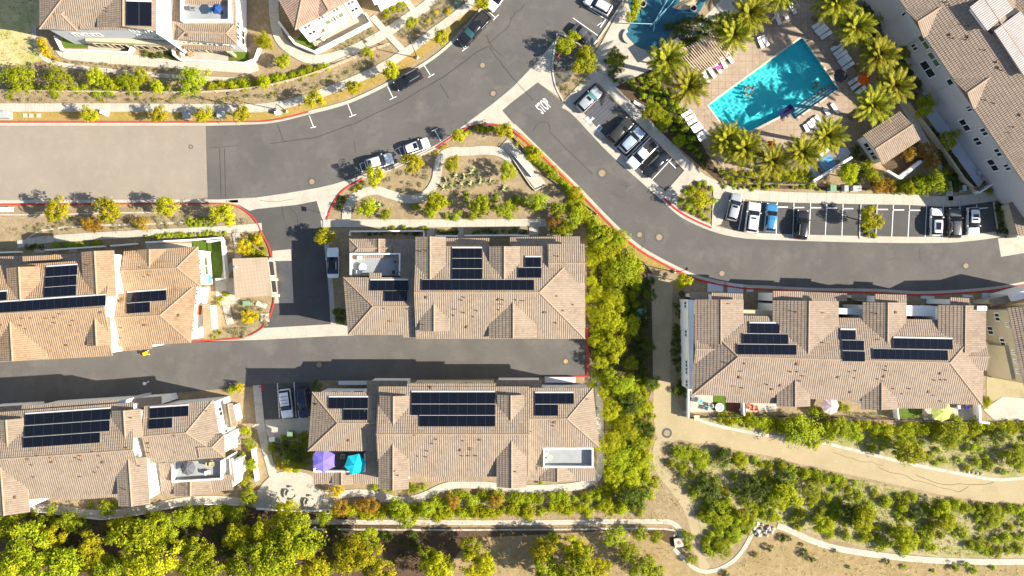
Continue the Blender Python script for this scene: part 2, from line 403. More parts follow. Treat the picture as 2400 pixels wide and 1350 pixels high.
strip('gutter', [(-300, 291), (483, 291)], .45, 0, .028, CON, n=1, label='pale concrete gutter along the pale road', cat='gutter', **ST)
strip('gutter', [(-300, 474), (487, 471), (530, 473)], .5, 0, .028, CON, label='pale concrete gutter on the lower side of the pale road', cat='gutter', **ST)
INNER = [(1205, 293), (1273, 360), (1349, 433), (1371, 456), (1439, 526), (1490, 572), (1537, 602), (1613, 640), (1666, 657), (1741, 670), (1800, 673), (1900, 678), (2050, 680.5), (2170, 686), (2316, 677), (2400, 664), (2600, 628)]
strip('gutter', INNER, .5, 0, .026, CON, label='pale concrete gutter along the long red kerb', cat='gutter', **ST)
strip('gutter', [(849, 413), (905, 397), (948, 378), (1028, 340), (1076, 306)], .5, 0, .026, CON, label='pale concrete gutter beside the two white parked cars', cat='gutter', **ST)

# kerbs
def kerb(pts, mat, label, w=.2, n=6, off=0): strip('kerb', pts, w, 0, .15, mat, n=n, off=off, label=label, cat='kerb', **ST)
kerb([(-300, 285.5), (300, 285.5), (560, 285), (640, 281), (722, 262)], RED, 'red painted kerb along the upper side of the pale road')
kerb([(723, 261.5), (817, 236), (910, 193), (993, 148), (1058, 97), (1128, 18), (1165, -35), (1250, -160)], KERB, 'pale kerb along the upper verge of the main road')
kerb([(-300, 480), (0, 480), (200, 478), (400, 477), (520, 478), (555, 484), (585, 502), (603, 524), (612, 545)], RED, 'red painted kerb round the lower left planting bed')
kerb([(613, 547), (628, 575), (637, 607)], RED, 'short red kerb beside the garage bed')
kerb([(642, 692), (640, 715), (628, 750), (605, 775), (560, 792), (446, 801)], RED, 'red kerb sweeping from the garage to the alley')
kerb([(765, 516), (778, 482), (802, 447), (849, 418)], RED, 'red kerb on the left nose of the garden island')
kerb([(849, 417.5), (905, 402), (948, 383), (1020, 347)], KERB, 'pale kerb between the island and two white cars')
kerb([(1022, 346), (1060, 320), (1085, 304), (1115, 293), (1160, 291), (1200, 303)], RED, 'red kerb on the top nose of the garden island')
kerb([(p[0] - 4, p[1] + 5) for p in [(1205, 300)] + INNER[1:]], RED, 'long red kerb from the island to the right edge', .25)
kerb([(1556, 464), (1575, 489), (1611, 514), (1668, 541)][:1] + [(1560, 468), (1585, 490), (1620, 512), (1668, 534)], RED, 'red kerb in front of the triangular planter', .25)
kerb([(2018, 477), (2015, 550), (2020, 558), (2030, 560), (2040, 560), (2048, 558), (2053, 550), (2056, 477)], KERB, 'pale kerb round the narrow planter between bays', .18)
kerb([(2330, 472), (2336, 520), (2340, 547)], KERB, 'pale kerb at the end of the parking row', .2)
kerb([(1382, 119), (1313, 79), (1305, 92), (1297, 130), (1296, 170), (1304, 205), (1320, 236)], KERB, 'pale rounded kerb of the planter nose by the road', .25)
kerb([(1385, 117), (1425, 58), (1462, 0), (1500, -60)], KERB, 'pale kerb at the head of the top parking bays', .3, 2)
kerb([(1377, 768), (1377, 882)], RED, 'red kerb closing the right end of the alley', .3, 1)
kerb([(1375, 882), (1290, 883)], RED, 'red kerb at the corner in front of the lower house', .25, 1)
kerb([(606, 908), (618, 905), (612, 984)][:2] + [(612, 912)], RED, 'short red kerb at the mouth of the small parking bay', .2)

# sidewalks
def walk(pts, w, label, z=.11, n=6, mat=WALKM): return strip('sidewalk', pts, w, 0, z, mat, n=n, label=label, cat='sidewalk', **ST)
walk([(-300, 252), (0, 252), (300, 252), (560, 254), (640, 249), (713, 232), (806, 198), (897, 156), (960, 116), (1020, 72), (1070, 35), (1120, -10), (1200, -110)], 1.4, 'pale sidewalk curving along the top of the main road')
walk([(635, -60), (641, 0), (643, 40), (655, 90), (690, 122), (735, 140), (790, 131), (850, 106), (905, 76), (950, 46), (1000, 12), (1040, -30)], 1.6, 'pale garden walk curving below the cream house')
walk([(872, 38), (905, 76), (946, 120)], 1.05, 'short walk linking house gate and sidewalk', .115, 1)
walk([(948, -5), (972, 28)], .95, 'short spur walk at the top edge', .115, 1)
walk([(811, 515), (814, 490), (826, 466), (852, 451), (882, 446), (915, 456), (953, 466), (985, 463), (1008, 446), (1022, 420), (1026, 392), (1034, 368), (1056, 355), (1091, 355), (1141, 352), (1174, 358), (1200, 375)], 1.45, 'serpentine walk winding through the garden island')
walk([(1180, 335), (1215, 368), (1268, 438)], 2.0, 'straight ramp walk at the right of the island', .10, 1)
walk([(757, 523), (900, 523), (1100, 523), (1272, 522), (1290, 532), (1295, 548)], 1.3, 'straight walk along the top of the middle house')
walk([(40, 572), (60, 570), (110, 561), (300, 549), (450, 542), (570, 535), (613, 531)], 1.25, 'walk along the top of the left house')
walk([(550, 538), (556, 570), (556, 610), (530, 640), (525, 690), (540, 760)], 1.2, 'walk down beside the left house and garage')
walk([(-60, 1190), (60, 1190), (130, 1192), (200, 1203), (260, 1204), (340, 1194), (420, 1176), (500, 1171), (575, 1178)], 1.3, 'winding walk below the lower left house')
walk([(602, 903), (606, 950), (613, 1010), (625, 1060), (640, 1115)], 1.35, 'walk down between the two lower houses', n=3)
walk([(775, 1162), (830, 1156), (870, 1158), (920, 1170), (960, 1172), (1000, 1160), (1040, 1142), (1090, 1135), (1180, 1142), (1240, 1146), (1340, 1141), (1390, 1126), (1407, 1095), (1406, 1000), (1404, 920), (1395, 884)], 1.3, 'winding walk round the lower middle house')
walk([(1397, 172), (1447, 224), (1562, 339), (1635, 412), (1671, 433), (1704, 447), (1800, 460), (2012, 466), (2127, 468), (2223, 472), (2294, 464), (2400, 446), (2500, 425)], 1.75, 'pale sidewalk along the pool and parking bays')
walk([(2226, 470), (2222, 430), (2200, 390), (2150, 300), (2105, 215), (2070, 120)], 1.2, 'shaded walk between pool house and upper right house', n=3)
walk([(1465, 20), (1420, 105), (1390, 150)], 1.6, 'sidewalk at the head of the top parking bays', n=2)
slab('patio', [(p.x, p.y) for p in smooth([(600, 1168, 0), (612, 1138, 0), (645, 1110, 0), (690, 1105, 0), (728, 1114, 0), (738, 1140, 0), (776, 1160, 0), (780, 1193, 0), (700, 1196, 0), (600, 1192, 0)], 5, True)], 0, .12, CON, label='fan-shaped concrete patio with three stone tables', cat='patio', **ST)
slab('terrace_walk', [(128, 117), (300, 126), (420, 143), (575, 152), (603, 146), (606, 165), (585, 172), (540, 169), (400, 159), (250, 149), (160, 140), (140, 132)], 0, .1, WALKM, label='concrete walk outside the top left house yards', cat='walk', **ST)
slab('plaza', [(1394, 160), (1440, 205), (1400, 195), (1394, 194), (1341, 244), (1320, 237), (1350, 205)], 0, .1, CON, label='concrete corner slab beside the first angled bay', cat='slab', **ST)
slab('plaza', [(1605, 398), (1632, 414), (1590, 458), (1578, 477), (1560, 466), (1556, 454)], 0, .1, CON, label='concrete corner slab beside the triangular planter', cat='slab', **ST)
slab('plaza', [(1672, 440), (1704, 452), (1712, 474), (1690, 526), (1668, 530)], 0, .1, CON, label='concrete corner slab under the silver car shadow', cat='slab', **ST)
slab('plaza', [(1468, 0), (1487, 40), (1466, 75), (1488, 108), (1520, 120), (1560, 112), (1590, 78), (1640, 50), (1690, 0), (1800, -30), (1760, 40), (1690, 75), (1600, 90), (1580, 140), (1510, 170), (1470, 190), (1440, 205), (1398, 158), (1425, 105)], 0, .02, CON, label='concrete surround of the dark splash pool', cat='paving', **ST)
# house yards
def yard(pts, mat, label, z=.05): slab('yard', pts, 0, z, mat, label=label, cat='yard', **ST)
yard([(590, 1000), (612, 985), (735, 978), (735, 1040), (640, 1030), (612, 1012)], CON, 'shaded concrete pad behind the two cars in the bay')
# tracks
patch('track', [(1526, 655), (1577, 655), (1570, 905), (1598, 960), (1640, 984), (1720, 1004), (1800, 1021), (1941, 1043), (2102, 1083), (2160, 1096), (2279, 1118), (2400, 1122), (2900, 1120), (2900, 1190), (2400, 1180), (2329, 1179), (2203, 1159), (2064, 1128), (1876, 1088), (1800, 1068), (1640, 1040), (1590, 1030), (1560, 1045), (1536, 1020), (1530, 960), (1532, 905)], TRAIL, .012, 'broad tan gravel track sweeping to the right', 'track')
slab('track_threshold', [(1517, 640), (1580, 655), (1578, 668), (1520, 668)], 0, .02, TRAIL, label='tan slab where the track meets the red kerb', cat='track', **ST)
strip('trail', [(1562, 1020), (1543, 1045), (1541, 1080), (1556, 1113), (1585, 1150), (1612, 1190), (1628, 1235), (1634, 1280), (1642, 1310), (1655, 1335)], 1.6, 0, .018, TRAIL, label='narrow tan footpath winding down from the track', cat='trail', **ST)
# ditches
def ditch(pts, w, label, n=6):
    strip('ditch', pts, w, 0, .05, PEBBLE, n=n, label=label, cat='ditch', **ST)
    strip('ditch_channel', pts, w * .32, 0, .056, CON, n=n, label='channel of the ' + label, cat='ditch', **ST)
ditch([(79, 60), (81, 95), (94, 125), (120, 145), (200, 160), (260, 166), (350, 174), (450, 182), (575, 188)], .7, 'pale concrete ditch curving round the top left yards')
ditch([(690, 1223), (900, 1224), (1200, 1225), (1400, 1223), (1540, 1222), (1575, 1226), (1592, 1240), (1598, 1262)], .8, 'long straight pale concrete ditch below the houses')
strip('mow_strip', [(700, 1240), (1000, 1242), (1300, 1241), (1558, 1240), (1580, 1258)], .3, 0, .04, PEBBLE, label='thin pale concrete edging below the straight ditch', cat='edging', **ST)
ditch([(1579, 1286), (1605, 1312), (1628, 1332), (1655, 1340), (1690, 1332), (1722, 1312), (1745, 1284), (1765, 1247)], .65, 'pale concrete ditch looping under the footpath')
ditch([(1822, 1232), (1850, 1242), (1900, 1266), (1960, 1285), (2050, 1300), (2130, 1309), (2200, 1314), (2320, 1317), (2450, 1316)], 1.0, 'broad pale concrete ditch along the right slope')
strip('gutter', [(1602, 965), (1660, 992), (1760, 1014), (1850, 1028), (1941, 1041), (2102, 1080), (2160, 1093), (2279, 1116), (2330, 1124), (2380, 1122), (2450, 1112)], .5, 0, .05, PEBBLE, label='pale concrete gutter on the upper edge of the track', cat='gutter', **ST)
strip('mow_strip', [(48, 573), (80, 548), (110, 538), (200, 529), (320, 526), (430, 521)], .3, 0, .09, PEBBLE, label='thin pale edging in the lower left planting bed', cat='edging', **ST)
strip('mow_strip', [(0, 503), (120, 503), (250, 499), (375, 498)], .2, 0, .09, PEBBLE, label='thin pale edging behind the lower left street trees', cat='edging', **ST)

# road markings
mk = lambda pts, w, label, z=.034, mat=PAINT, n=1, name='road_marking': strip(name, pts, w, z - .002, z, mat, n=n, label=label, cat='marking', **ST)
for i, (a, b, c, d) in enumerate([((725, 271), (735, 298), (728, 299.5), (741, 297)), ((815, 244), (826, 271.5), (818, 274.5), (835, 268)), ((908.5, 203), (921.5, 229.5), (913.5, 233.5), (929.5, 226)), ((994, 153), (1009, 177), (1003.5, 181.5), (1018, 173)), ((1071, 91), (1089, 115), (1083, 120), (1098, 109)), ((1139, 22), (1162, 42), (1156, 47), (1169, 34)),
        ((843, 383), (849.5, 403), (842, 384.5), (852, 381)), ((934, 347), (946, 376), (926, 351), (941, 343)), ((1019, 305), (1033, 330), (1010, 308), (1026, 301))]):
    o = ('first', 'second', 'third', 'fourth', 'fifth', 'sixth')
    where = f'{o[i]} from the left along the upper kerb' if i < 6 else f'{o[i-6]} from the left beside the two white cars'
    r = mk([a, b], .11, f'white T parking mark, {where}')
    strip('cross_bar', [c, d], .11, .0305, .032, PAINT, r, n=1)
bays = [(1822, 474, 1819, 555), (1861, 475, 1858, 556), (1900, 476, 1896, 558), (1938, 477, 1934, 557), (1976, 478, 1973, 558), (2094, 480, 2090, 556), (2132, 481, 2128, 561), (2172, 482, 2168, 563), (2211, 482, 2209, 560), (2250, 482, 2251, 560), (2289, 480, 2296, 556), (1744, 467, 1731, 540), (1785, 473, 1776, 550), (650, 898, 655, 980), (689, 896, 694, 977)]
for i, b in enumerate(sorted(bays)):
    mk([(b[0], b[1]), (b[2], b[3])], .11, 'white bay line, ' + ['first', 'second', 'third', 'fourth', 'fifth', 'sixth', 'seventh', 'eighth', 'ninth', 'tenth', 'eleventh', 'twelfth', 'thirteenth', 'fourteenth', 'fifteenth'][i] + ' from the left of the straight bays')
for i, (a, b) in enumerate([((1492, 293), (1442, 349)), ((1521, 317), (1466, 372)), ((1526, 320), (1470, 376)), ((1544, 343), (1489, 398)), ((1575, 371), (1522, 428)), ((1343, 41), (1424, 89)), ((1344, 41), (1401, 83)), ((1425, -5), (1446, 10))][:5] + [((1343, 41), (1424, 48)), ((1343, 42), (1401, 83))][1:]):
    mk([a, b], .11, f"white angled bay line, {['first','second','third','fourth','fifth','sixth'][i]} from the left of the angled bays" if i < 5 else 'white angled bay line before the dark parked car at the top')
mk([(1400, 60), (1421, 46), (1391, 30)][:2], .11, 'white bay line short stub at the top kerb')
strip('road_marking', [(1378, 18), (1424, 48)], .11, .032, .034, PAINT, n=1, label='white bay line beside the white car at the top', cat='marking', **ST)
for i, t in enumerate([.1, .3, .5, .7, .9]):
    p = Vector((1372, 268)).lerp(Vector((1402, 296)), t); q = p + Vector((46, -44))
    mk([(p.x, p.y), (q.x, q.y)], .07, f"blue hatch line of the accessible bay, {['first','second','third','fourth','fifth'][i]} from the silver car", mat=BLUEP)
for (a, b, l) in [((1367, 278), (1378, 269), 'upper'), ((1367, 278), (1385, 295), 'outer'), ((1385, 295), (1389, 289), 'lower')]:
    mk([a, b], .09, f'blue outline of the no parking box, {l} side', z=.036, mat=BLUEP)

def letters(txt, px, py, ang, h, wscale, z, mat, label):
    cu = bpy.data.curves.new('lettering', 'FONT'); cu.body = txt; cu.size = 1.0
    cu.align_x = 'CENTER'; cu.align_y = 'CENTER'; cu.offset = .018; cu.space_character = 1.05; cu.resolution_u = 4
    o = bpy.data.objects.new('lettering_source', cu); COL.objects.link(o)
    me = bpy.data.meshes.new_from_object(o.evaluated_get(bpy.context.evaluated_depsgraph_get()))
    bpy.data.objects.remove(o)
    me.materials.clear(); me.materials.append(mat)
    q = bpy.data.objects.new('lettering', me); COL.objects.link(q)
    q.location = U(px, py, z); q.rotation_euler = (0, 0, R(ang)); q.scale = (wscale, h, 1)
    tag(q, label, 'marking', kind='structure')
letters('STOP', 1274.5, 249.5, 42, 2.65, .86, .034, PAINT, 'white STOP lettering painted on the branch road')
letters('NO\nPARKING', 1380, 281, 43, .62, .40, .036, PAINT, 'white NO PARKING lettering beside the accessible bay')
mk([(1400, 297), (1408, 304)], .95, 'white framed blue accessible parking square', z=.034, mat=PAINT)
mk([(1401, 298), (1407, 303)], .72, 'blue field of the accessible parking square', z=.037, mat=BLUEP)
b = MB()
for k in range(14):
    t0, t1 = math.pi * (.55 + k * .09), math.pi * (.55 + (k + 1) * .09)
    b.bar((.2 * math.cos(t0) - .02, .2 * math.sin(t0) - .06, 0), (.2 * math.cos(t1) - .02, .2 * math.sin(t1) - .06, 0), .03, n=4)
b.bar((-.03, .2, 0), (-.02, -.02, 0), .03, n=4); b.bar((-.02, -.02, 0), (.15, -.02, 0), .03, n=4); b.bar((.15, -.02, 0), (.2, -.17, 0), .03, n=4); b.cyl((-.03, .28, -.02), .05, .04, 10)
o = b.build('wheelchair_symbol', PAINT, label='white wheelchair symbol on the blue parking square', cat='marking', **ST)
o.location = U(1404, 300.5, .042); o.rotation_euler = (0, 0, R(45)); o.scale = (1, 1, .15)
# manholes
for i, (x, y, r, l) in enumerate([(1411, 406, .55, 'in the branch road by the angled bays'), (731, 426, .42, 'in the main road near the lane mouth'), (1131, 153, .38, 'in the main road below the black pickup'), (1156, 219, .4, 'at the edge of the concrete cross gutter'), (1499, 550, .4, 'left one of two in the branch road bend'), (1545, 556, .5, 'right one of two in the branch road bend'), (1692, 641, .42, 'in the branch road near the long kerb'), (2264, 623, .4, 'in the branch road at the right'), (748, 855, .45, 'in the alley at the shadow edge'), (1326, 847, .35, 'orange stained one at the alley end'), (1563, 1015, .5, 'in the gravel track fork'), (447, 344, .22, 'small one in the pale road')]):
    b = MB(); b.mk = 0; b.lathe((0, 0, 0), [(r * 1.7, 0), (r * 1.7, .004)], 28); b.mk = 1; b.lathe((0, 0, .004), [(r, 0), (r, .008)], 24)
    o = b.build('manhole_cover', [surf(f'manhole_ring{i}', [(.09, .085, .078)], .9), surf(f'manhole_iron{i}', [(.30, .22, .13) if 'orange' not in l else (.55, .3, .1), ((.2, .16, .11), 6, .4, .7)], .8)], label='round manhole cover ' + l, cat='manhole')
    o.location = U(x, y, .03)
# sealed cracks
CRACK = plain('crack_sealant', (.035, .034, .033), .7)
CRACKT = plain('dry_crack', (.16, .11, .06), .9)
def crack(pts, w, label, mat=CRACK, jit=1.5, n=3, z=.0315):
    q = []
    for i in range(len(pts) - 1):
        a, b = Vector(pts[i]), Vector(pts[i + 1]); m = max(1, int((b - a).length / 14))
        for k in range(m):
            p = a.lerp(b, k / m); q.append((p.x + random.uniform(-jit, jit), p.y + random.uniform(-jit, jit)))
    q.append(pts[-1])
    strip('road_crack', q, w, z - .001, z, mat, n=n, label=label, cat='crack', **ST)
crack([(634, 337), (740, 322), (830, 290), (940, 238), (1040, 180), (1120, 120), (1145, 108)], .09, 'long sealed seam along the middle of the main road', jit=.6)
crack([(1145, 108), (1200, 180), (1250, 235)], .07, 'sealed crack crossing from the seam to the stop line', jit=1.2)
crack([(1140, 80), (1148, 105), (1175, 130)], .07, 'sealed crack beside the black pickup')
crack([(1150, 100), (1185, 70), (1200, 40), (1230, 10)], .06, 'thin crack up the road beyond the pickup', jit=2.5)
crack([(1030, 195), (1052, 230)], .07, 'short sealed crack in the mid road')
crack([(652, 292), (665, 330), (672, 331)], .07, 'short sealed crack near the red kerb end')
crack([(515, 347), (518, 462)], .06, 'left one of two parallel saw cuts', jit=.2); crack([(526, 347), (529, 462)], .06, 'right one of two parallel saw cuts', jit=.2)
crack([(490, 347), (560, 341)], .06, 'saw cut above the two parallel ones', jit=.3)
crack([(1248, 306), (1262, 287), (1285, 288), (1290, 310), (1318, 340)], .06, 'curled crack below the STOP lettering')
crack([(1318, 340), (1390, 409)], .07, 'straight sealed seam in the branch road', jit=.4)
crack([(1452, 430), (1468, 436), (1480, 432)], .05, 'star crack in the branch road'); crack([(1466, 425), (1468, 442)], .05, 'short star crack in the branch road')
crack([(1435, 448), (1450, 460), (1468, 462)], .05, 'curved crack in the branch road')
crack([(660, 480), (668, 520), (672, 560)], .05, 'thin crack in the lane mouth'); crack([(678, 485), (695, 505), (697, 530)], .05, 'second thin crack in the lane mouth')
crack([(610, 470), (652, 472), (690, 466)], .05, 'crack along the lane gutter')
crack([(2150, 1117), (2190, 1128), (2230, 1138), (2250, 1135), (2290, 1136), (2330, 1130)], .1, 'long crack in the track at the right', CRACKT, 3)
crack([(2060, 1095), (2130, 1120), (2200, 1140), (2245, 1153), (2270, 1140)], .08, 'forked crack in the track', CRACKT, 3)
crack([(1950, 1060), (2000, 1075), (2070, 1090)], .07, 'thin crack in the middle of the track', CRACKT, 3)
crack([(830, 330), (835, 360)], .04, 'hairline crack in the main road near the saw cuts')
crack([(1500, 600), (1510, 560), (1508, 540)], .04, 'hairline crack by the bend manhole')
crack([(2080, 610), (2100, 605), (2115, 612)], .04, 'hairline crack in the branch road straight'); crack([(2155, 580), (2158, 612)], .04, 'second hairline crack in the branch road straight')
# ------------------------------------------------------------------ buildings
TILEW = tilemat('clay_tiles_sunlit', [(.36, .325, .305), (.30, .27, .255), (.39, .355, .335)], .1)  # strong sun on the east slopes put into a pale tile colour
class Bld:
    def __init__(s, name, label, cat, px, py, rz=0):
        s.root = empty(name, U(px, py), rz, label=label, cat=cat); s.planes = []; s.sol = []; s.k = 0; s.rm = TILE; s.wmat = WHITE

    def plane(s, pts):
        n = (pts[1] - pts[0]).cross(pts[2] - pts[0]).normalized()
        s.planes.append((pts[0], n if n.z > 0 else -n, [(p.x, p.y) for p in pts]))

    def hit(s, px, py, off=0.0):
        c = Vector((0, 0, H)); d = U(px, py) - c; best = None
        for p0, n, poly in s.planes:
            den = d.dot(n)
            if abs(den) < 1e-6: continue
            t = (p0 - c).dot(n) / den; q = c + d * t; ins = False
            for i in range(len(poly)):
                (x1, y1), (x2, y2) = poly[i], poly[i - 1]
                if (y1 > q.y) != (y2 > q.y) and q.x < (x2 - x1) * (q.y - y1) / (y2 - y1) + x1: ins = not ins
            if ins and (best is None or q.z > best[0].z): best = (q + n * off, n)
        return best

    def slopes(s, faces, mat, thick=.18, caps=()):
        v, f, uv, mi = [], [], [], []
        for pts in faces:
            n = (pts[1] - pts[0]).cross(pts[2] - pts[0]).normalized()
            if n.z < 0: pts = pts[::-1]; n = -n
            s.plane(pts)
            down = Vector((n.x, n.y, -(n.x ** 2 + n.y ** 2) / max(n.z, .01)))
            down = down.normalized() if down.length > 1e-4 else Vector((0, -1, 0))
            hor = n.cross(down).normalized()
            g = lambda p: (p.dot(hor), p.dot(down))
            i = len(v); m = len(pts)
            v += pts + [p - Vector((0, 0, thick)) for p in pts]
            f.append(list(range(i + m, i + 2 * m))[::-1]); uv += [(0.16, .2)] * m; mi += [1]
            # overlapping courses: each strip of tiles rises towards its lower edge
            vs = [p.dot(down) for p in pts]; v0, v1 = min(vs), max(vs); nc = max(1, round((v1 - v0) / .52)) if n.z < .9999 else 1
            for k in range(nc):
                lo, hi = v0 + (v1 - v0) * k / nc, v0 + (v1 - v0) * (k + 1) / nc
                poly = pts
                for lim, sg in ((lo, 1), (hi, -1)):
                    out = []
                    for a in range(len(poly)):
                        p, q = poly[a], poly[(a + 1) % len(poly)]; dp, dq = sg * (p.dot(down) - lim), sg * (q.dot(down) - lim)
                        if dp >= -1e-6: out.append(p)
                        if (dp > 1e-6) != (dq > 1e-6) and abs(dp - dq) > 1e-9 and (dp > 1e-6 or dq > 1e-6) and min(dp, dq) < -1e-6: out.append(p.lerp(q, dp / (dp - dq)))
                    poly = out
                if len(poly) < 3: continue
                rise = lambda p: p + n * (.012 + .036 * max(0, min(1, (p.dot(down) - lo) / max(hi - lo, 1e-6))))
                j = len(v); v += [rise(p) for p in poly]
                f.append(list(range(j, j + len(poly)))); uv += [(p.dot(hor), p.dot(down)) for p in poly]; mi.append(0)
                low = sorted((p for p in poly if abs(p.dot(down) - hi) < 1e-3), key=lambda p: p.dot(hor))
                if len(low) >= 2:
                    a, b2 = low[0], low[-1]; j = len(v); v += [a, b2, rise(b2), rise(a)]
                    f.append([j, j + 1, j + 2, j + 3]); uv += [(0.16, .2)] * 4; mi.append(0)
            for k in range(m):
                f.append([i + (k + 1) % m, i + k, i + m + k, i + m + (k + 1) % m]); uv += [(0.16, .2)] * 4; mi.append(1)
        o = add('roof', v, f, None, s.root, uv, mats=[mat, RIDGE], mi=mi)
        if caps:
            b = MB()
            for p, q in caps: b.bar(p + Vector((0, 0, .02)), q + Vector((0, 0, .02)), .13, n=6)
            c = b.build('ridge_cap', RIDGE, o, world=True)
        return o

    def block(s, q, ze, slope=.31, axis='x', hips=(0, 0), over=.45, zb=0.0, mat=None, wmat=None, wall=True):
        s.k += 1; ze += .017 * s.k; over += .013 * s.k
        NW, NE, SE, SW = [(v.copy() if axis == 'end' else U(v[0], v[1], ze)) for v in q]
        if axis == 'end':
            for v in (NW, NE, SE, SW): v.z = ze
        if axis == 'x': A0, A1, B0, B1 = NW, SW, NE, SE
        else: A0, A1, B0, B1 = NE, NW, SE, SW
        ma, mb = (A0 + A1) / 2, (B0 + B1) / 2
        w = ((A0 - A1).length + (B0 - B1).length) / 4
        d = (mb - ma).normalized(); up = Vector((0, 0, w * slope))
        RA = ma + up + (d * w if hips[0] else Vector()); RB = mb + up - (d * w if hips[1] else Vector())
        fs = [[A0, B0, RB, RA], [B1, A1, RA, RB]]; caps = [(RA, RB)]
        if hips[0]: fs.append([A1, A0, RA]); caps += [(A0, RA), (A1, RA)]
        if hips[1]: fs.append([B0, B1, RB]); caps += [(B0, RB), (B1, RB)]
        s.slopes(fs, mat or s.rm, caps=caps)
        c = (A0 + A1 + B0 + B1) / 4
        sd = (A1 - A0).normalized()
        a0, a1 = A0 + d * over + sd * over, A1 + d * over - sd * over
        b0, b1 = B0 - d * over + sd * over, B1 - d * over - sd * over
        zt = ze + .02
        for p in (a0, a1, b0, b1): p.z = zt
        if wall:
            b = MB()
            lo = lambda p: Vector((p.x, p.y, zb))
            b.face([lo(a0), lo(b0), b0, a0]); b.face([lo(b1), lo(a1), a1, b1])
            for (p, r, rr, hp, e) in ((a1, a0, RA, hips[0], ma), (b0, b1, RB, hips[1], mb)):
                if hp: b.face([lo(p), lo(r), r, p])
                else:
                    k = (p + r) / 2; k.z = rr.z - .12
                    b.face([lo(p), lo(r), r, k, p])
            b.build('wall', wmat or s.wmat, s.root, world=True)
        if axis == 'x': cs = dict(NW=a0, SW=a1, NE=b0, SE=b1)
        else: cs = dict(NE=a0, NW=a1, SE=b0, SW=b1)
        return dict(c=cs, cen=c, zr=RA.z, ze=ze)

    def gable(s, oa, ob, val, apex, ze_add=0.03, **k):
        """cross gable: outer eave ends, a point of a valley at eave height, and the inner end of its ridge, all read from the photo"""
        while s.hit(*val) is None: val = (val[0] + (apex[0] - val[0]) * .1, val[1] + (apex[1] - val[1]) * .1)
        zv = s.hit(*val)[0].z + ze_add; ap = s.hit(*apex)[0]
        a, b = U(*oa, zv), U(*ob, zv); m = (a + b) / 2; w = (b - a).length / 2
        d = Vector((ap.x - m.x, ap.y - m.y, 0)); e = (b - a).normalized(); d = d - e * d.dot(e); L = d.length + .6; d.normalize()
        return s.block([a, b, b + d * L, a + d * L], zv, slope=max(.2, (ap.z + .03 - zv) / w), axis='end', **k)

    def shed(s, q, zs, zb=0.0, mat=None, wmat=None, over=.3, wall=True, thick=.16):
        s.k += 1
        P = [U(x, y, z + .013 * s.k) for (x, y), z in zip(q, zs)]
        tri = [P] if abs((P[3] - P[0]).dot((P[1] - P[0]).cross(P[2] - P[0]).normalized())) < .02 else [[P[0], P[1], P[2]], [P[0], P[2], P[3]]]
        s.slopes(tri, mat or s.rm, thick)
        c = sum(P, Vector()) / 4
        I = []
        for i, p in enumerate(P):
            d1 = (P[(i + 1) % 4] - p).normalized(); d2 = (P[i - 1] - p).normalized()
            I.append(p + d1 * over + d2 * over - Vector((0, 0, .05)))
        if wall:
            b = MB()
            for i in range(4):
                p, r = I[i], I[(i + 1) % 4]
                b.face([Vector((r.x, r.y, zb)), Vector((p.x, p.y, zb)), p, r])
            b.build('wall', wmat or s.wmat, s.root, world=True)
        return dict(c=dict(zip(('NW', 'NE', 'SE', 'SW'), I)), cen=c, zr=P[0].z, ze=P[0].z)

    def prism(s, q, z0, z1, mat=None, name='wall', parent=None, cap=None):
        """straight-sided block whose top outline is given in photo pixels"""
        P = [U(x, y, z1) for x, y in q]
        b = MB(); bot = [Vector((p.x, p.y, z0)) for p in P]
        area = sum(P[i - 1].x * P[i].y - P[i].x * P[i - 1].y for i in range(len(P)))
        if area < 0: P, bot = P[::-1], bot[::-1]
        b.hexa(bot, P)
        return b.build(name, mat or s.wmat, parent or s.root, world=True)

    def side(s, blk, sd):
        c = blk['c']
        p, q = {'N': (c['NW'], c['NE']), 'S': (c['SE'], c['SW']), 'E': (c['NE'], c['SE']), 'W': (c['SW'], c['NW'])}[sd]
        return p, q

    def win(s, blk, sd, ts, zs, w=1.2, h=1.3, glass=None, frame=None, name='window'):
        p, q = s.side(blk, sd); d = q - p; d.z = 0; L = d.length; d.normalize()
        n = Vector((d.y, -d.x, 0)); cc = blk['cen']
        if n.dot((p + q) / 2 - Vector((cc.x, cc.y, p.z))) < 0: n = -n
        ang = math.atan2(d.y, d.x)
        for t in ts:
            for z in zs:
                c = p + d * (L * t); c.z = z
                b = MB()
                for (u, v, a, bb) in ((0, h / 2, w, .1), (0, -h / 2, w, .1), (w / 2, 0, .1, h + .1), (-w / 2, 0, .1, h + .1), (0, 0, .06, h)):
                    b.box(c + d * u + Vector((0, 0, v)) + n * .03, (a + .1, .12, bb), ang)
                fr = b.build(name, frame or FRAME, s.root, world=True)
                g = MB(); g.box(c + n * .02, (w, .05, h), ang)
                g.build('pane', glass or GLASS, fr, world=True)

    def solar(s, x0, y0, x1, y1, nx, ny, skew=0.0):
        """array of panels on the roof: photo rectangle, nx by ny panels; skew = dy over dx of its long edges"""
        q = [(x0, y0), (x1, y0 + skew * (x1 - x0)), (x1, y1 + skew * (x1 - x0)), (x0, y1)]
        cxm, cym = (x0 + x1) / 2, (y0 + y1) / 2 + skew * (x1 - x0) / 2
        h = s.hit(cxm, cym)
        if h is None: print('solar miss', cxm, cym); return
        p0, n = h; c = Vector((0, 0, H)); P = []
        for x, y in q:
            d = U(x, y) - c; P.append(c + d * ((p0 - c).dot(n) / d.dot(n)) + n * .14)
        dn = n * .06
        v = [p + dn for p in P] + [p - dn for p in P]
        f = [[3, 2, 1, 0], [4, 5, 6, 7]] + [[k, (k + 1) % 4, 4 + (k + 1) % 4, 4 + k] for k in range(4)]
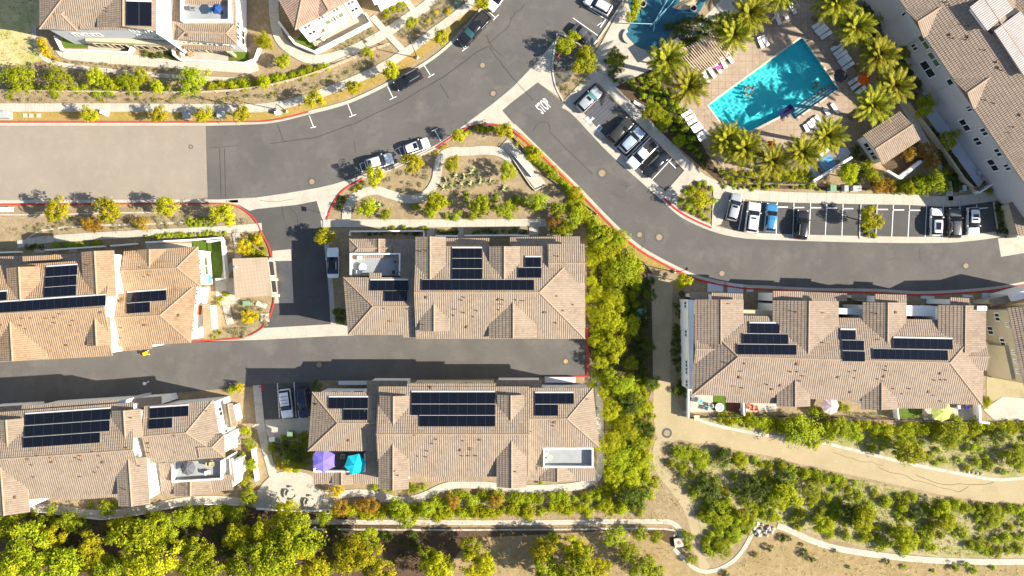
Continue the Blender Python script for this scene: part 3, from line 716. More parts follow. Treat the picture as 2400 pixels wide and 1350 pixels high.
        uv = [(0, 0), (nx, 0), (nx, ny), (0, ny)] + [(0, 0)] * 4 + [(0, 0)] * 16
        o = add('solar_panel', v, f, None, s.root, uv, mats=[SOLAR, METAL], mi=[0, 1, 1, 1, 1, 1])
        b = MB()
        up = (P[0] - P[3]).normalized()
        fw = .26 if not any(abs(yy - y0) < 3.5 and xx < x1 and x0 < xz for xx, xz, yy in s.sol) else .07
        s.sol.append((x0, x1, y1))
        b.hexa([P[0] + up * .02 - n * .1, P[1] + up * .02 - n * .1, P[1] + up * fw - n * .1, P[0] + up * fw - n * .1],
               [P[0] + up * .02 + n * .03, P[1] + up * .02 + n * .03, P[1] + up * fw + n * .03, P[0] + up * fw + n * .03])
        b.build('flashing', FLASH, o, world=True)

    def vents(s, pts):
        for i, (x, y) in enumerate(pts):
            h = s.hit(x, y)
            if h is None: print('vent miss', x, y); continue
            p, n = h; b = MB()
            rr = random.random()
            if rr < .6:
                b.cyl(p - Vector((0, 0, .1)), .07, .35 + .2 * random.random(), 8); b.cyl(p + Vector((0, 0, .03)), .16, .05, 8, .1)
            elif rr < .85:
                b.box(p + Vector((0, 0, .1)), (.42, .3, .2), random.choice((0, 1.57)))
            else:
                b.bar(p + Vector((-.35, 0, .1)), p + Vector((.35, 0, .1)), .05); b.cyl(p, .06, .25, 8)
            b.build('roof_vent', VENT, s.root, world=True)

    def deck(s, x0, y0, x1, y1, z, ph=1.0, t=.22, skew=0.0, zb=0, sides='NESW', fmat=None, wmat=None):
        """roof terrace: floor outline (photo pixels at floor level) with a parapet"""
        P = [U(x, y + skew * (x - x0), z) for x, y in ((x0, y0), (x1, y0), (x1, y1), (x0, y1))]
        b = MB(); b.hexa([Vector((p.x, p.y, z - .3)) for p in P[::-1]], P[::-1])
        b.build('roof_deck', fmat or DFLOOR, s.root, world=True)
        b = MB(); c = sum(P, Vector()) / 4
        d = (P[1] - P[0]).normalized(); e = (P[3] - P[0]).normalized()
        for k, (i, j) in dict(N=(0, 1), E=(1, 2), S=(2, 3), W=(3, 0)).items():
            if k not in sides: continue
            o = {'N': -e, 'S': e, 'E': d, 'W': -d}[k] * t; a = (P[j] - P[i]).normalized() * t
            if k in 'EW': a = a * 0
            p, q = P[i] - a, P[j] + a
            lo = -Vector((0, 0, z - zb)) if zb is not None else Vector((0, 0, -.3))
            bot = [p + lo, q + lo, q + o + lo, p + o + lo]; top = [v + Vector((0, 0, ph)) for v in (p, q, q + o, p + o)]
            if (bot[1] - bot[0]).cross(bot[2] - bot[0]).z < 0: bot, top = bot[::-1], top[::-1]
            b.hexa(bot, top)
        b.build('parapet', wmat or s.wmat, s.root, world=True)

FLASH = plain('aluminium_flashing', (.62, .6, .56), .5, metal=.2)
REDDOOR = plain('red_shutter', (.36, .05, .03), .7)
BROWNW = plain('orange_brown_shutter', (.40, .13, .04), .7)
TEAL = plain('teal_door', (.10, .33, .30), .6)

# F lower middle house
F = Bld('apartment_building', 'long tan tiled house, lower middle, with turquoise and purple umbrellas on its deck', 'house', 1060, 1010)
fl = F.block([(732, 919), (893, 919), (893, 1057), (722, 1057)], 8.4, hips=(1, 0))
fc = F.block([(887, 906), (1240, 906), (1240, 1117), (887, 1117)], 9.0)
fn = F.block([(955, 899), (1162, 899), (1162, 1040), (955, 1040)], 8.76, axis='x', wmat=CREAM)
F.gable((890, 927), (958, 927), (891, 949), (922, 990))
F.gable((1166, 925), (1229, 925), (1167, 946), (1194, 980))
fr = F.block([(1226, 909), (1390, 909), (1404, 1047), (1226, 1047)], 8.4, hips=(0, 1))
F.gable((888, 1146), (958, 1146), (890, 1083), (920, 1048))
F.gable((1164, 1141), (1234, 1141), (1168, 1079), (1199, 1042))
F.shed([(733, 1104), (888, 1104), (888, 1134), (733, 1134)], [6.0, 6.0, 5.4, 5.4])
F.shed([(857, 1052), (889, 1052), (889, 1110), (860, 1106)], [7.4, 6.9, 6.0, 6.4])
F.block([(778, 1100), (826, 1100), (826, 1135), (778, 1135)], 5.7, axis='y', wall=False)
F.shed([(998, 1112), (1131, 1112), (1131, 1129), (998, 1129)], [3.7, 3.7, 3.2, 3.2])
F.shed([(1232, 1044), (1274, 1044), (1272, 1126), (1232, 1126)], [7.0, 7.0, 5.5, 5.5])
F.shed([(1258, 1094), (1396, 1094), (1396, 1127), (1258, 1127)], [6.2, 6.2, 5.3, 5.3])
F.block([(1266, 1094), (1346, 1094), (1346, 1127), (1266, 1127)], 5.6, axis='y', hips=(0, 0), wall=False)
F.deck(742, 1060, 856, 1100, 6.1, sides='WSE', fmat=surf('dark_deck', [(.10, .09, .08), ((.14, .12, .1), 2, .5, .7)], .8))
F.deck(1276, 1050, 1386, 1090, 6.1, sides='NWSE')
F.shed([(860, 892), (955, 892), (955, 922), (860, 922)], [5.6, 5.6, 6.4, 6.4], mat=TILEG)
F.shed([(1163, 891), (1270, 891), (1270, 915), (1163, 915)], [5.6, 5.6, 6.4, 6.4], mat=TILEG)
F.prism([(793, 894), (862, 894), (862, 902), (793, 902)], 0, .9, GREYB)
F.prism([(1277, 884), (1349, 884), (1349, 897), (1277, 897)], 0, .9, GREYB)
F.win(fl, 'N', (.22, .42), (4.6,), .9, .8); F.win(fr, 'N', (.42, .7), (4.6,), .9, .8)
F.win(fl, 'N', (.62,), (5.0,), 1.3, 1.4, glass=REDDOOR, frame=REDDOOR); F.win(fr, 'N', (.22,), (5.0,), 1.3, 1.4, glass=REDDOOR, frame=REDDOOR)
F.win(fn, 'N', (.08, .25, .33, .62, .7, .92), (4.5,), 1.0, .7)
F.win(fc, 'N', (.055, .11, .855, .9), (6.6,), 1.1, 1.0)
F.solar(771, 932, 863, 958, 5, 1); F.solar(805, 959.5, 862, 985, 3, 1)
F.solar(965, 920, 1160, 947, 9, 1); F.solar(965, 948, 1160, 973.5, 9, 1); F.solar(983, 974.5, 1160, 1000, 8, 1)
F.solar(1254, 922, 1344, 947, 5, 1); F.solar(1254, 948.5, 1308, 975, 3, 1)
F.vents([(855, 962), (876, 958), (745, 948), (818, 1032), (972, 1019), (1024, 1030), (1003, 1057), (980, 1069), (1000, 1071), (1086, 1033), (1103, 1050), (1125, 1031), (1083, 1068), (1098, 1068), (1117, 1068), (1080, 1055), (1102, 1054), (1015, 1040), (1297, 998), (1300, 990), (1245, 1011), (1375, 935), (1011, 909), (1208, 1105), (933, 1114), (925, 1104)])

# D middle house
D = Bld('apartment_building', 'long tan tiled house in the middle with stepped solar rows and pale roof deck', 'house', 1090, 680)
dl = D.block([(805, 650), (984, 650), (984, 785), (816, 785)], 8.4, hips=(1, 0))
dc = D.block([(975, 577), (1371, 577), (1371, 794), (975, 794)], 9.0, hips=(0, 1))
D.gable((974, 555), (1045, 555), (1046, 617), (1013, 654))
D.gable((1147, 578), (1217, 578), (1218, 613), (1182, 652))
D.block([(1284, 572), (1371, 572), (1371, 663), (1284, 663)], 9.3, axis='x')
D.gable((984, 776), (1053, 776), (1053, 755), (1013, 719))
D.gable((1146, 792), (1259, 792), (1150, 768), (1201, 716))
D.shed([(945, 772), (1043, 772), (1043, 791), (945, 791)], [8.5, 8.5, 8.2, 8.2])
D.block([(819, 560), (914, 560), (914, 604), (819, 604)], 6.2, hips=(1, 0))
D.block([(866, 560), (912, 560), (912, 598), (866, 598)], 6.3, axis='y', wall=False)
D.shed([(912, 560), (976, 560), (976, 652), (940, 652)], [6.2, 6.2, 7.2, 7.2], mat=TILEG)
D.shed([(1045, 558), (1147, 558), (1147, 580), (1045, 580)], [6.0, 6.0, 6.6, 6.6])
D.shed([(1195, 556), (1360, 554), (1360, 575), (1195, 577)], [6.0, 6.0, 6.6, 6.6])
D.deck(826, 597, 937, 646, 6.2, sides='NWE')
D.shed([(866, 640), (894, 640), (894, 652), (866, 652)], [8.2, 8.2, 8.5, 8.5], wall=False)
D.solar(868, 658, 957, 682, 5, 1); D.solar(902, 682.5, 955, 707, 3, 1)
D.solar(1060, 583, 1130, 606, 4, 1); D.solar(1060, 607, 1130, 630, 4, 1); D.solar(1060, 631, 1130, 655, 4, 1)
D.solar(989, 656.5, 1251, 681, 15, 1)
D.solar(1231, 604, 1268, 627, 2, 1); D.solar(1215, 628.5, 1269, 652, 3, 1)
D.vents([(989, 590), (1001, 588), (901, 723), (955, 724), (963, 741), (914, 753), (1000, 697), (1089, 697), (1083, 704), (1065, 725), (1063, 739), (1088, 733), (1110, 742), (1118, 728), (1169, 702), (1180, 703), (1174, 713), (1170, 726), (1210, 703), (1225, 705), (1277, 732), (1303, 757), (1305, 694), (1320, 728), (1343, 714), (1308, 601), (994, 762), (1095, 766)])

# C left house
C = Bld('apartment_building', 'orange tan tiled house on the left edge, upper of two, with long solar row', 'house', 230, 700)
C.rm = TILEO
cm = C.block([(-140, 631), (264, 607), (263, 834), (-140, 856)], 9.0)
cn = C.block([(290, 589), (464, 578), (471, 672), (290, 682)], 6.4, hips=(0, 1), mat=TILEO)
cs = C.block([(272, 676), (461, 665), (447, 803), (272, 813)], 6.2, hips=(0, 1))
C.block([(322, 586), (388, 583), (388, 632), (322, 634)], 6.5, axis='y', wall=False)
C.gable((16, 628), (91, 624), (18, 662), (53, 704))
C.gable((192, 591), (267, 587), (194, 648), (228, 688))
C.gable((-20, 848), (110, 840), (107, 830), (38, 762))
C.gable((206, 811), (262, 808), (207, 793), (232, 753))
C.shed([(-60, 604), (193, 594), (193, 618), (-60, 632)], [6.0, 6.0, 7.0, 7.0], mat=TILEG)
C.shed([(53, 601), (141, 597), (141, 610), (54, 614)], [7.6, 7.6, 7.7, 7.7])
C.prism([(217, 810), (246, 808), (246, 826), (218, 828)], 0, 5.5)
C.shed([(246, 806), (356, 801), (356, 817), (246, 827)], [5.2, 5.2, 4.8, 4.8])
C.shed([(474, 714), (492, 712), (497, 776), (477, 778)], [3.7, 3.2, 3.2, 3.7], zb=0)
C.win(cn, 'E', (.35, .65), (5.2,), 1.1, .8); C.win(cs, 'E', (.1, .28, .62, .8), (4.9,), 1.0, .8); C.win(cn, 'E', (.45,), (2.6,), 3.0, 1.3, glass=GGLASS)
C.win(cn, 'E', (.85,), (1.6,), 1.2, 1.2, glass=TEAL, frame=TEAL); C.win(cs, 'E', (.45,), (3.0,), 1.3, 1.5, glass=BROWNW, frame=BROWNW)
C.solar(-60, 714, 249, 738, 18, 1, -.069); C.solar(109, 627, 183, 650, 4, 1, -.069); C.solar(107, 651, 181, 674, 4, 1, -.069); C.solar(105, 675, 180, 698, 4, 1, -.069); C.solar(-40, 688, 18, 708, 3, 1, -.069)
C.solar(299, 687, 391, 711, 5, 1, -.069); C.solar(298, 712, 353, 736, 3, 1, -.069)
C.vents([(209, 622), (330, 627), (339, 649), (351, 645), (54, 746), (73, 746), (109, 746), (129, 745), (172, 752), (168, 763), (142, 736), (130, 757), (51, 763), (62, 771), (237, 732), (278, 704), (283, 707), (288, 702), (284, 768), (339, 762), (419, 739), (157, 809), (280, 792), (2, 762)])

# E lower left house
E = Bld('apartment_building', 'tan tiled house on the left edge, lower of two, with white three storey end wall', 'house', 250, 1050)
E.rm = TILE
em = E.block([(-140, 976), (312, 943), (342, 1153), (-140, 1184)], 9.4)
er = E.block([(338, 952), (499, 938), (525, 1072), (346, 1086)], 8.4, hips=(0, 1))
E.block([(52, 951), (276, 937), (276, 1040), (52, 1054)], 8.9, axis='x')
E.gable((263, 962), (330, 958), (265, 980), (293, 1020))
E.gable((-12, 984), (54, 980), (54, 1003), (16, 1038))
E.gable((-26, 1207), (70, 1200), (66, 1150), (18, 1102))
E.gable((279, 1186), (352, 1181), (280, 1120), (305, 1084))
E.block([(465, 1022), (526, 1018), (527, 1072), (466, 1074)], 8.5, axis='x', hips=(0, 1))
E.shed([(-60, 956), (52, 950), (52, 976), (-60, 985)], [6.0, 6.0, 7.0, 7.0], mat=TILEG)
E.shed([(297, 935), (378, 929), (378, 952), (297, 958)], [6.0, 6.0, 7.0, 7.0], mat=TILEG)
E.shed([(135, 1158), (280, 1148), (280, 1164), (136, 1174)], [5.2, 5.2, 4.8, 4.8])
E.shed([(372, 1086), (408, 1084), (408, 1158), (378, 1162)], [7.0, 7.0, 5.3, 5.3])
E.shed([(402, 1126), (544, 1112), (546, 1148), (404, 1160)], [6.2, 6.2, 5.3, 5.3])
E.block([(408, 1126), (496, 1122), (496, 1156), (408, 1162)], 5.8, axis='y', wall=False)
E.deck(412, 1083, 522, 1124, 6.1, sides='WSE', skew=-.06)
ew = E.block([(525, 946), (545, 945), (556, 1000), (532, 1002)], 4.4, axis='y', zb=0)
E.block([(538, 1074), (546, 1074), (560, 1128), (540, 1132)], 5.6, slope=.05, axis='y', mat=WHITE)
E.prism([(276, 940), (298, 936), (298, 960), (277, 962)], 0, 8.2, GREYB)
E.win(er, 'E', (.1, .3), (7.2,), .8, 1.0); E.win(er, 'E', (.22,), (5.2,), 1.5, 1.3); E.win(er, 'E', (.66, .78, .92), (7.0, 4.6), 1.1, 1.2); E.win(er, 'E', (.86,), (2.0,), 2.6, 1.5)
E.win(er, 'N', (.3, .6, .8), (6.4,), 1.2, .8); E.win(em, 'N', (.35, .5, .62, .75), (6.4,), 1.3, .8)
E.solar(60, 972, 260, 997, 9, 1, -.068); E.solar(58.5, 999, 258.5, 1024, 9, 1, -.068); E.solar(56, 1026, 236, 1050, 8, 1, -.068)
E.solar(352, 957, 443, 981, 5, 1, -.062); E.solar(350, 983, 405, 1006, 3, 1, -.062)
E.vents([(66, 1075), (119, 1073), (122, 1083), (75, 1090), (88, 1069), (179, 1073), (188, 1068), (191, 1078), (219, 1059), (234, 1069), (242, 1083), (231, 1095), (224, 1107), (81, 1118), (188, 1117), (298, 1050), (327, 1092), (348, 1039), (349, 1049), (350, 1061), (410, 1021), (411, 1060), (296, 1148), (36, 1165), (434, 1138), (484, 963), (308, 979)])

# G right house
G = Bld('apartment_building', 'long tan tiled house on the right with four street gables above the gravel track', 'house', 1960, 830)
G.rm = TILEG
gm = G.block([(1627, 737), (2309, 752), (2302, 949), (1623, 925)], 8.6, hips=(1, 1))
G.gable((1628, 784), (1627, 851), (1631, 786), (1668, 817)); G.gable((2313, 868), (2313, 802), (2299, 862), (2271, 834))
gn = [G.gable((1628, 702), (1742, 702), (1738, 748), (1689, 798)), G.gable((1811, 704), (1965, 706), (1960, 756), (1893, 821)), G.gable((2022, 708), (2124, 709), (2122, 748), (2076, 796)), G.gable((2198, 715), (2310, 716), (2199, 766), (2260, 817))]
G.gable((1820, 952), (1898, 952), (1823, 929), (1864, 898)); G.gable((2019, 959), (2100, 959), (2022, 940), (2064, 904))
G.shed([(1700, 924), (1822, 928), (1822, 946), (1700, 943)], [8.3, 8.3, 8.1, 8.1], wall=False); G.shed([(2098, 942), (2220, 944), (2218, 958), (2098, 957)], [8.3, 8.3, 8.1, 8.1], wall=False)
G.shed([(1668, 686), (1742, 688), (1742, 712), (1668, 710)], [7.6, 7.6, 7.8, 7.8]); G.shed([(1811, 682), (1880, 683), (1880, 712), (1811, 710)], [8.0, 8.0, 8.1, 8.1])
G.shed([(1880, 684), (1985, 688), (1985, 706), (1880, 706)], [6.0, 6.0, 6.6, 6.6]); G.shed([(2051, 689), (2124, 691), (2124, 714), (2051, 712)], [7.6, 7.6, 7.8, 7.8])
G.shed([(2228, 697), (2272, 699), (2274, 718), (2228, 718)], [7.4, 7.4, 7.6, 7.6]); G.shed([(2290, 717), (2313, 718), (2313, 728), (2290, 727)], [9.6, 9.6, 9.7, 9.7], mat=WHITE, wmat=GREYB)
G.prism([(1742, 726), (1811, 728), (1811, 740), (1742, 738)], 0, 7.6, TAN); G.prism([(1966, 722), (2022, 724), (2022, 738), (1966, 736)], 0, 7.6, GREYB); G.prism([(2124, 716), (2198, 718), (2198, 742), (2124, 740)], 0, 7.2, WHITE)
G.shed([(1615, 684), (1668, 686), (1668, 702), (1618, 700)], [4, 4, 4.6, 4.6], mat=TILEG); G.shed([(1996, 688), (2030, 689), (2030, 703), (1997, 702)], [4, 4, 4.4, 4.4], mat=TILEG)
G.prism([(1612, 702), (1640, 704), (1640, 916), (1616, 914)], 0, 6.2, WHITE)
gw = dict(c=dict(SW=U(1616, 914, 6.2), NW=U(1612, 702, 6.2), NE=U(1640, 704, 6.2), SE=U(1640, 916, 6.2)), cen=U(1627, 810, 6.2))
G.win(gw, 'W', (.06, .2, .28, .62, .94), (4.6,), 1.1, 1.3); G.win(gm, 'W', (.12, .3, .62, .9), (7.2,), 1.0, 1.0)
G.win(gn[0], 'N', (.5,), (5.5,), 1.2, 1.2); G.win(gn[1], 'N', (.3, .7), (5.5,), 1.2, 1.2); G.win(gn[2], 'N', (.5,), (5.5,), 1.2, 1.2); G.win(gn[3], 'N', (.6,), (5.5,), 1.2, 1.2)
G.win(dict(c=dict(NW=U(2124, 716, 7.2), NE=U(2198, 718, 7.2), SE=U(2198, 742, 7.2), SW=U(2124, 740, 7.2)), cen=U(2160, 730, 7.2)), 'N', (.75,), (6.2,), 1.3, .9)
G.solar(1756, 758.5, 1826, 781.5, 4, 1, .01); G.solar(1741, 783, 1846, 806, 6, 1, .01); G.solar(1727, 807.5, 1866, 831, 8, 1, .01)
G.solar(1969, 774, 2004, 797, 2, 1, .02); G.solar(1972, 798, 2024, 821, 3, 1, .02); G.solar(1974, 823, 2026, 847, 3, 1, .02)
G.solar(2093, 793, 2231, 817, 8, 1, .02); G.solar(2045, 818, 2220, 842, 10, 1, .02)
G.vents([(1865, 731), (1927, 733), (2055, 735), (2099, 732), (1706, 712), (1709, 852), (1735, 870), (1745, 852), (1733, 884), (1718, 905), (1740, 909), (1798, 901), (1810, 912), (1853, 871), (1868, 871), (1881, 881), (1868, 853), (1991, 871), (2005, 869), (1965, 884), (2003, 886), (2075, 868), (2077, 858), (2072, 882), (2057, 888), (2068, 893), (2190, 891), (2205, 890), (2216, 890), (2204, 875), (1994, 919), (2114, 923), (2094, 911), (2131, 911), (2187, 926), (2176, 918), (2058, 796), (1928, 803), (2240, 708), (2204, 940), (1875, 893), (1829, 903)])

# H upper right house (turned)
Hh = Bld('apartment_building', 'large turned house in the upper right corner with dusty tan roof', 'house', 2300, 150)
Hh.rm = TILEG; Hh.wmat = surf('mauve_grey_stucco', [(.50, .46, .44), ((.45, .42, .40), .6, .5, .75)], .9)
hm = Hh.block([(2072, -54), (2299, -209), (2700, 380), (2473, 535)], 9.2, slope=.28, axis='y')
def hq(a, b, dep):   # a gable of the turned house: eave ends a, b and depth along the roof
    d = Vector((.827, -.562)) * dep
    return [(a[0], a[1]), (a[0] + d.x, a[1] + d.y), (b[0] + d.x, b[1] + d.y), (b[0], b[1])]
Hh.gable((2122, 24), (2164, 89), (2133, 30), (2199, 20)); Hh.gable((2235, 189), (2281, 255), (2246, 196), (2313, 186))
Hh.win(hm, 'W', (.055,), (7.6,), 1.0, 1.2)
for t, z, w, h in ((.135, 7.4, 1, 1.2), (.245, 7.6, 2.8, 1.2), (.245, 4.8, 1.2, 1.2), (.315, 7.2, 2.6, 1.3), (.335, 4.4, 3, 2), (.43, 7.4, 3, 1.3), (.46, 4.4, 2.4, 2.2), (.52, 7.6, 1.1, 1.2), (.57, 4.2, 2.2, 1.6), (.615, 7.4, 1.4, 1.3), (.64, 4.6, 1.5, 1.5), (.70, 7.4, 1.5, 1.2), (.76, 7.2, 1.2, 1.2), (.74, 4.4, 2.2, 1.6)):
    Hh.win(hm, 'W', (1 - t,), (z,), w, h, glass=GGLASS if t in (.245, .315) and z > 7 else GLASS)
Hh.vents([(2216, 6), (2226, 13), (2256, 58), (2269, 62), (2228, 82), (2270, 87), (2264, 93), (2234, 90), (2308, 118), (2338, 146), (2350, 141), (2341, 159), (2348, 165), (2310, 235), (2330, 242), (2375, 298), (2365, 311), (2392, 270)])
# roofs seen at the very corner
H2 = Bld('apartment_building', 'house cut off by the top right corner, roof paled to look sunlit', 'house', 2440, 60)
H2.rm = TILEG
H2.block([(2345, 20), (2520, -100), (2640, 70), (2465, 190)], 10.3, slope=.3, axis='x', hips=(1, 0), mat=TILEG)
H2.shed([(2273, 17), (2336, -32), (2374, 22), (2314, 72)], [12.1, 11.5, 11.5, 12.1], mat=TILEW); H2.shed([(2330, 72), (2392, 26), (2452, 112), (2400, 178)], [12.0, 11.4, 11.4, 12.0], mat=TILEW); H2.prism([(2314, 70), (2378, 18), (2390, 28), (2324, 80)], 5, 11.4, DMETAL)

# I pool house
I = Bld('pool_house', 'small square tiled pool house with white walls between palms and upper right house', 'pool house', 2088, 325)
I.rm = TILEG
ib = I.block([(2022, 317), (2109, 261), (2157, 327), (2069, 386)], 3.6, slope=.28, axis='x')
I.win(ib, 'W', (.3, .62), (1.9,), 1.8, 1.4)
I.prism([(2116, 418), (2162, 380), (2158, 375), (2108, 412)], 0, 1.1, WHITE, 'patio_wall'); I.prism([(2082, 398), (2116, 418), (2110, 421), (2080, 402)], 0, 1.1, WHITE, 'patio_wall')
slab('yard', [(2068, 386), (2152, 330), (2166, 372), (2112, 416), (2082, 400)], 0, .06, MULCH, label='dark shaded patio beside the pool house', cat='yard', **ST)

# J right edge house
J = Bld('apartment_building', 'yellow walled house cut off by the right edge beside the long house', 'house', 2400, 820)
J.rm = TILEG; J.wmat = TAN
jb = J.block([(2362, 722), (2520, 700), (2560, 880), (2402, 908)], 9.0, axis='y')
J.win(jb, 'W', (.16, .3, .42, .8), (7.4,), .6, .9); J.win(jb, 'W', (.55, .9), (5.2,), 1.3, 1.2); J.win(jb, 'W', (.7,), (2.6,), 1.4, 1.4)
J.shed([(2318, 702), (2372, 690), (2374, 706), (2322, 718)], [4.8, 4.8, 5.2, 5.2], mat=TILEG); J.prism([(2354, 812), (2400, 800), (2420, 880), (2372, 890)], 0, 6.4, TAN)
J.prism([(2372, 690), (2440, 670), (2440, 690), (2376, 706)], 0, 6.0, WHITE)

# A top left house
Aa = Bld('apartment_building', 'tan tiled house at the top left with roof terrace and blue grey walls', 'house', 330, 20)
aw = Aa.block([(93, -105), (300, -105), (300, 70), (93, 68)], 9.0, hips=(1, 0), wmat=GREYB)
Aa.shed([(187, 6), (230, 0), (230, 70), (187, 68)], [9.6, 9.4, 9.0, 9.2], mat=TILEG, wall=False)
Aa.block([(135, 4), (186, 4), (180, 72), (135, 70)], 9.05, axis='x', hips=(0, 1), wall=False)
ag = Aa.block([(228, -100), (366, -100), (366, 73), (228, 63)], 9.5, axis='y', wmat=GREYB, slope=.25)
Aa.prism([(366, -100), (389, -100), (389, 92), (366, 78)], 0, 8.2, WHITE)
al = Aa.block([(389, -90), (556, -90), (556, 104), (389, 92)], 5.8, slope=.12, axis='x')
Aa.block([(417, 59), (548, 59), (556, 104), (417, 92)], 6.3, slope=.34, axis='x', hips=(1, 1), wall=False)
Aa.deck(432, -30, 540, 50, 6.6, sides='WSE')
ag2 = Aa.prism([(200, 84), (300, 90), (430, 100), (520, 108), (520, 112), (200, 96)], 0, 3.2, TAN)
for x0, x1, y0 in ((200, 262, 74), (300, 372, 84), (430, 540, 104)):
    Aa.shed([(x0, y0), (x1, y0 + 4), (x1 + 4, y0 + 15), (x0 + 4, y0 + 11)], [3.4, 3.4, 2.9, 2.9], mat=TILEG, wall=False); Aa.prism([(x1 - 8, y0 + 12), (x1, y0 + 13), (x1, y0 + 20), (x1 - 8, y0 + 19)], 0, 2.8, TAN, 'post')
ps = dict(c=dict(SW=U(204, 98, 3.0), SE=U(520, 113, 3.0), NW=U(204, 80, 3.0), NE=U(520, 95, 3.0)), cen=U(360, 95, 3.0))
Aa.win(ps, 'S', (.06, .2, .33, .5, .62, .78, .92), (1.4,), 2.2, 2.0, frame=TAN)  # shaded porch recesses painted in as dark panes
Aa.win(ag, 'S', (.2, .5, .85), (7.4, 4.9), 1.2, 1.2); Aa.win(aw, 'S', (.5, .62, .75), (5.2,), 1.2, 1.3); Aa.win(al, 'S', (.2, .45, .7, .85), (2.8,), 1.4, 1.5); Aa.win(al, 'E', (.75, .9), (4.2,), 1.2, 1.2); Aa.win(al, 'E', (.85,), (1.8,), 2.4, 1.4)
Aa.solar(296, 4, 326, 61, 1, 1, .03); Aa.solar(327, 5, 356, 62, 1, 1, .03)
Aa.vents([(252, 27), (251, 19), (438, 82), (441, 84)])
# B top centre house (turned)
Bb = Bld('apartment_building', 'cream house at the top with pink tan roof, turned to the curve', 'house', 760, 10)
Bb.rm = tilemat('clay_tiles_pink', [(.36, .24, .175), (.27, .17, .12), (.39, .275, .21)], .3)
bb = Bb.block([(628, -45), (770, -130), (838, -10), (692, 70)], 8.2, hips=(1, 0), wmat=CREAM)
Bb.block([(702, -30), (760, -62), (792, 16), (752, 38)], 8.35, axis='y', slope=.3, wall=False)
for t0, t1, zt in ((.0, .26, 8.0), (.80, 1.0, 8.0)):
    a, q = bb['c']['SW'].lerp(bb['c']['SE'], t0), bb['c']['SW'].lerp(bb['c']['SE'], t1); o_ = Vector((.48, -.88, 0)) * .14; i_ = o_ * -3
    b = MB(); pl = [a + o_, q + o_, q + i_, a + i_]; b.hexa([Vector((p.x, p.y, 0)) for p in pl], [Vector((p.x, p.y, zt)) for p in pl]); b.build('facade_bay', WHITE, Bb.root, world=True)
fb = dict(c={k: p + Vector((.48, -.88, 0)) * .17 for k, p in bb['c'].items()}, cen=bb['cen'])
Bb.win(fb, 'S', (.87, .1), (6.6, 3.6), 1.3, 1.1); Bb.win(bb, 'S', (.36, .62), (6.6,), 1.1, 1.1); Bb.win(bb, 'S', (.52, .38), (3.8,), 1.9, 1.7, glass=GGLASS)
a, q = bb['c']['SE'].lerp(bb['c']['SW'], .3), bb['c']['SE'].lerp(bb['c']['SW'], .68); o_ = Vector((.48, -.88, 0)) * 1.3
b = MB(); b.hexa([Vector((p.x, p.y, 2.3)) for p in (q + o_, a + o_, a, q)], [Vector((p.x, p.y, 2.5)) for p in (q + o_, a + o_, a, q)]); b.build('porch_roof', CREAM, Bb.root, world=True)
B2 = Bld('apartment_building', 'white house corner at the top centre beyond the cream house', 'house', 900, -20)
B2.block([(845, -60), (950, -110), (980, -40), (878, 12)], 5.0, slope=.15, wmat=WHITE, mat=WHITE)

# L garage
L = Bld('garage', 'small flat beige roofed garage between left house and lane', 'garage', 595, 650)
L.rm = BEIGE
lb = L.shed([(545, 606), (627, 603), (638, 693), (551, 699)], [3.3, 3.0, 3.0, 3.3], wmat=CREAM, over=.15)
p, q = L.side(lb, 'E')
for t in (.27, .74):
    d = q - p; c = p + d * t; c.z = 1.15; b = MB(); b.box(c + Vector((.03, 0, 0)), (2.3, .12, 2.1), math.atan2(d.y, d.x)); b.build('garage_opening', DARKW, L.root, world=True)  # dark panels: shade inside the open garage bays put into colour
for (x, y) in ((640, 606), (641, 654), (645, 692)): L.prism([(x - 9, y - 2), (x, y - 2), (x + 1, y + 4), (x - 8, y + 4)], 0, 2.6, CREAM, 'pillar')
b = MB(); h = L.hit(553, 626); b.cyl(h[0], .12, .3, 8); b.build('roof_vent', FRAME, L.root, world=True)
# K carport
K = Bld('carport', 'tan tiled carport roof at the right edge beside the parking row', 'carport', 2400, 505)
K.rm = TILEG
K.shed([(2364, 476), (2480, 440), (2505, 540), (2386, 553)], [3.0, 3.5, 3.5, 3.0], wmat=TAN, over=.25)
K.prism([(2383, 548), (2389, 548), (2390, 556), (2384, 556)], 0, 2.8, METAL, 'post')

# garden and yard walls
def gwall(pts, label, h=1.3, w=.22, mat=WHITE, n=1, name='garden_wall', cat='wall'):
    return strip(name, pts, w, 0, h, mat, n=n, label=label, cat=cat)
gwall([(652, 50), (690, 101), (737, 121), (868, 53), (856, 30)], 'white wall round the yard of the cream house at the top', 1.3, .35)
gwall([(126, 84), (142, 116), (300, 122), (308, 108)], 'white wall round the left yard of the top left house')
gwall([(402, 110), (406, 128), (420, 139), (572, 147), (596, 138), (606, 110)], 'white wall round the right yard of the top left house')
gwall([(484, 566), (520, 562), (527, 652), (505, 655)], 'white wall round the turf yard of the upper left house', 1.5, .3)
gwall([(340, 568), (484, 560), (519, 557)], 'white wall along the top of the upper left house yard', 1.2, .25)
gwall([(-20, 592), (46, 590)], 'low white wall at the far left below the walk', 1.0); gwall([(105, 586), (242, 577)], 'low white wall above the left roof, longer piece', 1.0); gwall([(258, 576), (318, 571)], 'low white wall above the left roof, shorter piece', 1.0)
gwall([(818, 552), (820, 542), (992, 541), (993, 556)], 'low white wall in front of the middle house on the left', 1.1); gwall([(1020, 552), (1072, 553)], 'low white wall in front of the middle house, short piece', 1.0); gwall([(1088, 552), (1200, 551), (1240, 552)], 'low white wall in front of the middle house, long piece', 1.0); gwall([(1282, 550), (1342, 549)], 'low white wall at the right front of the middle house', 1.0)
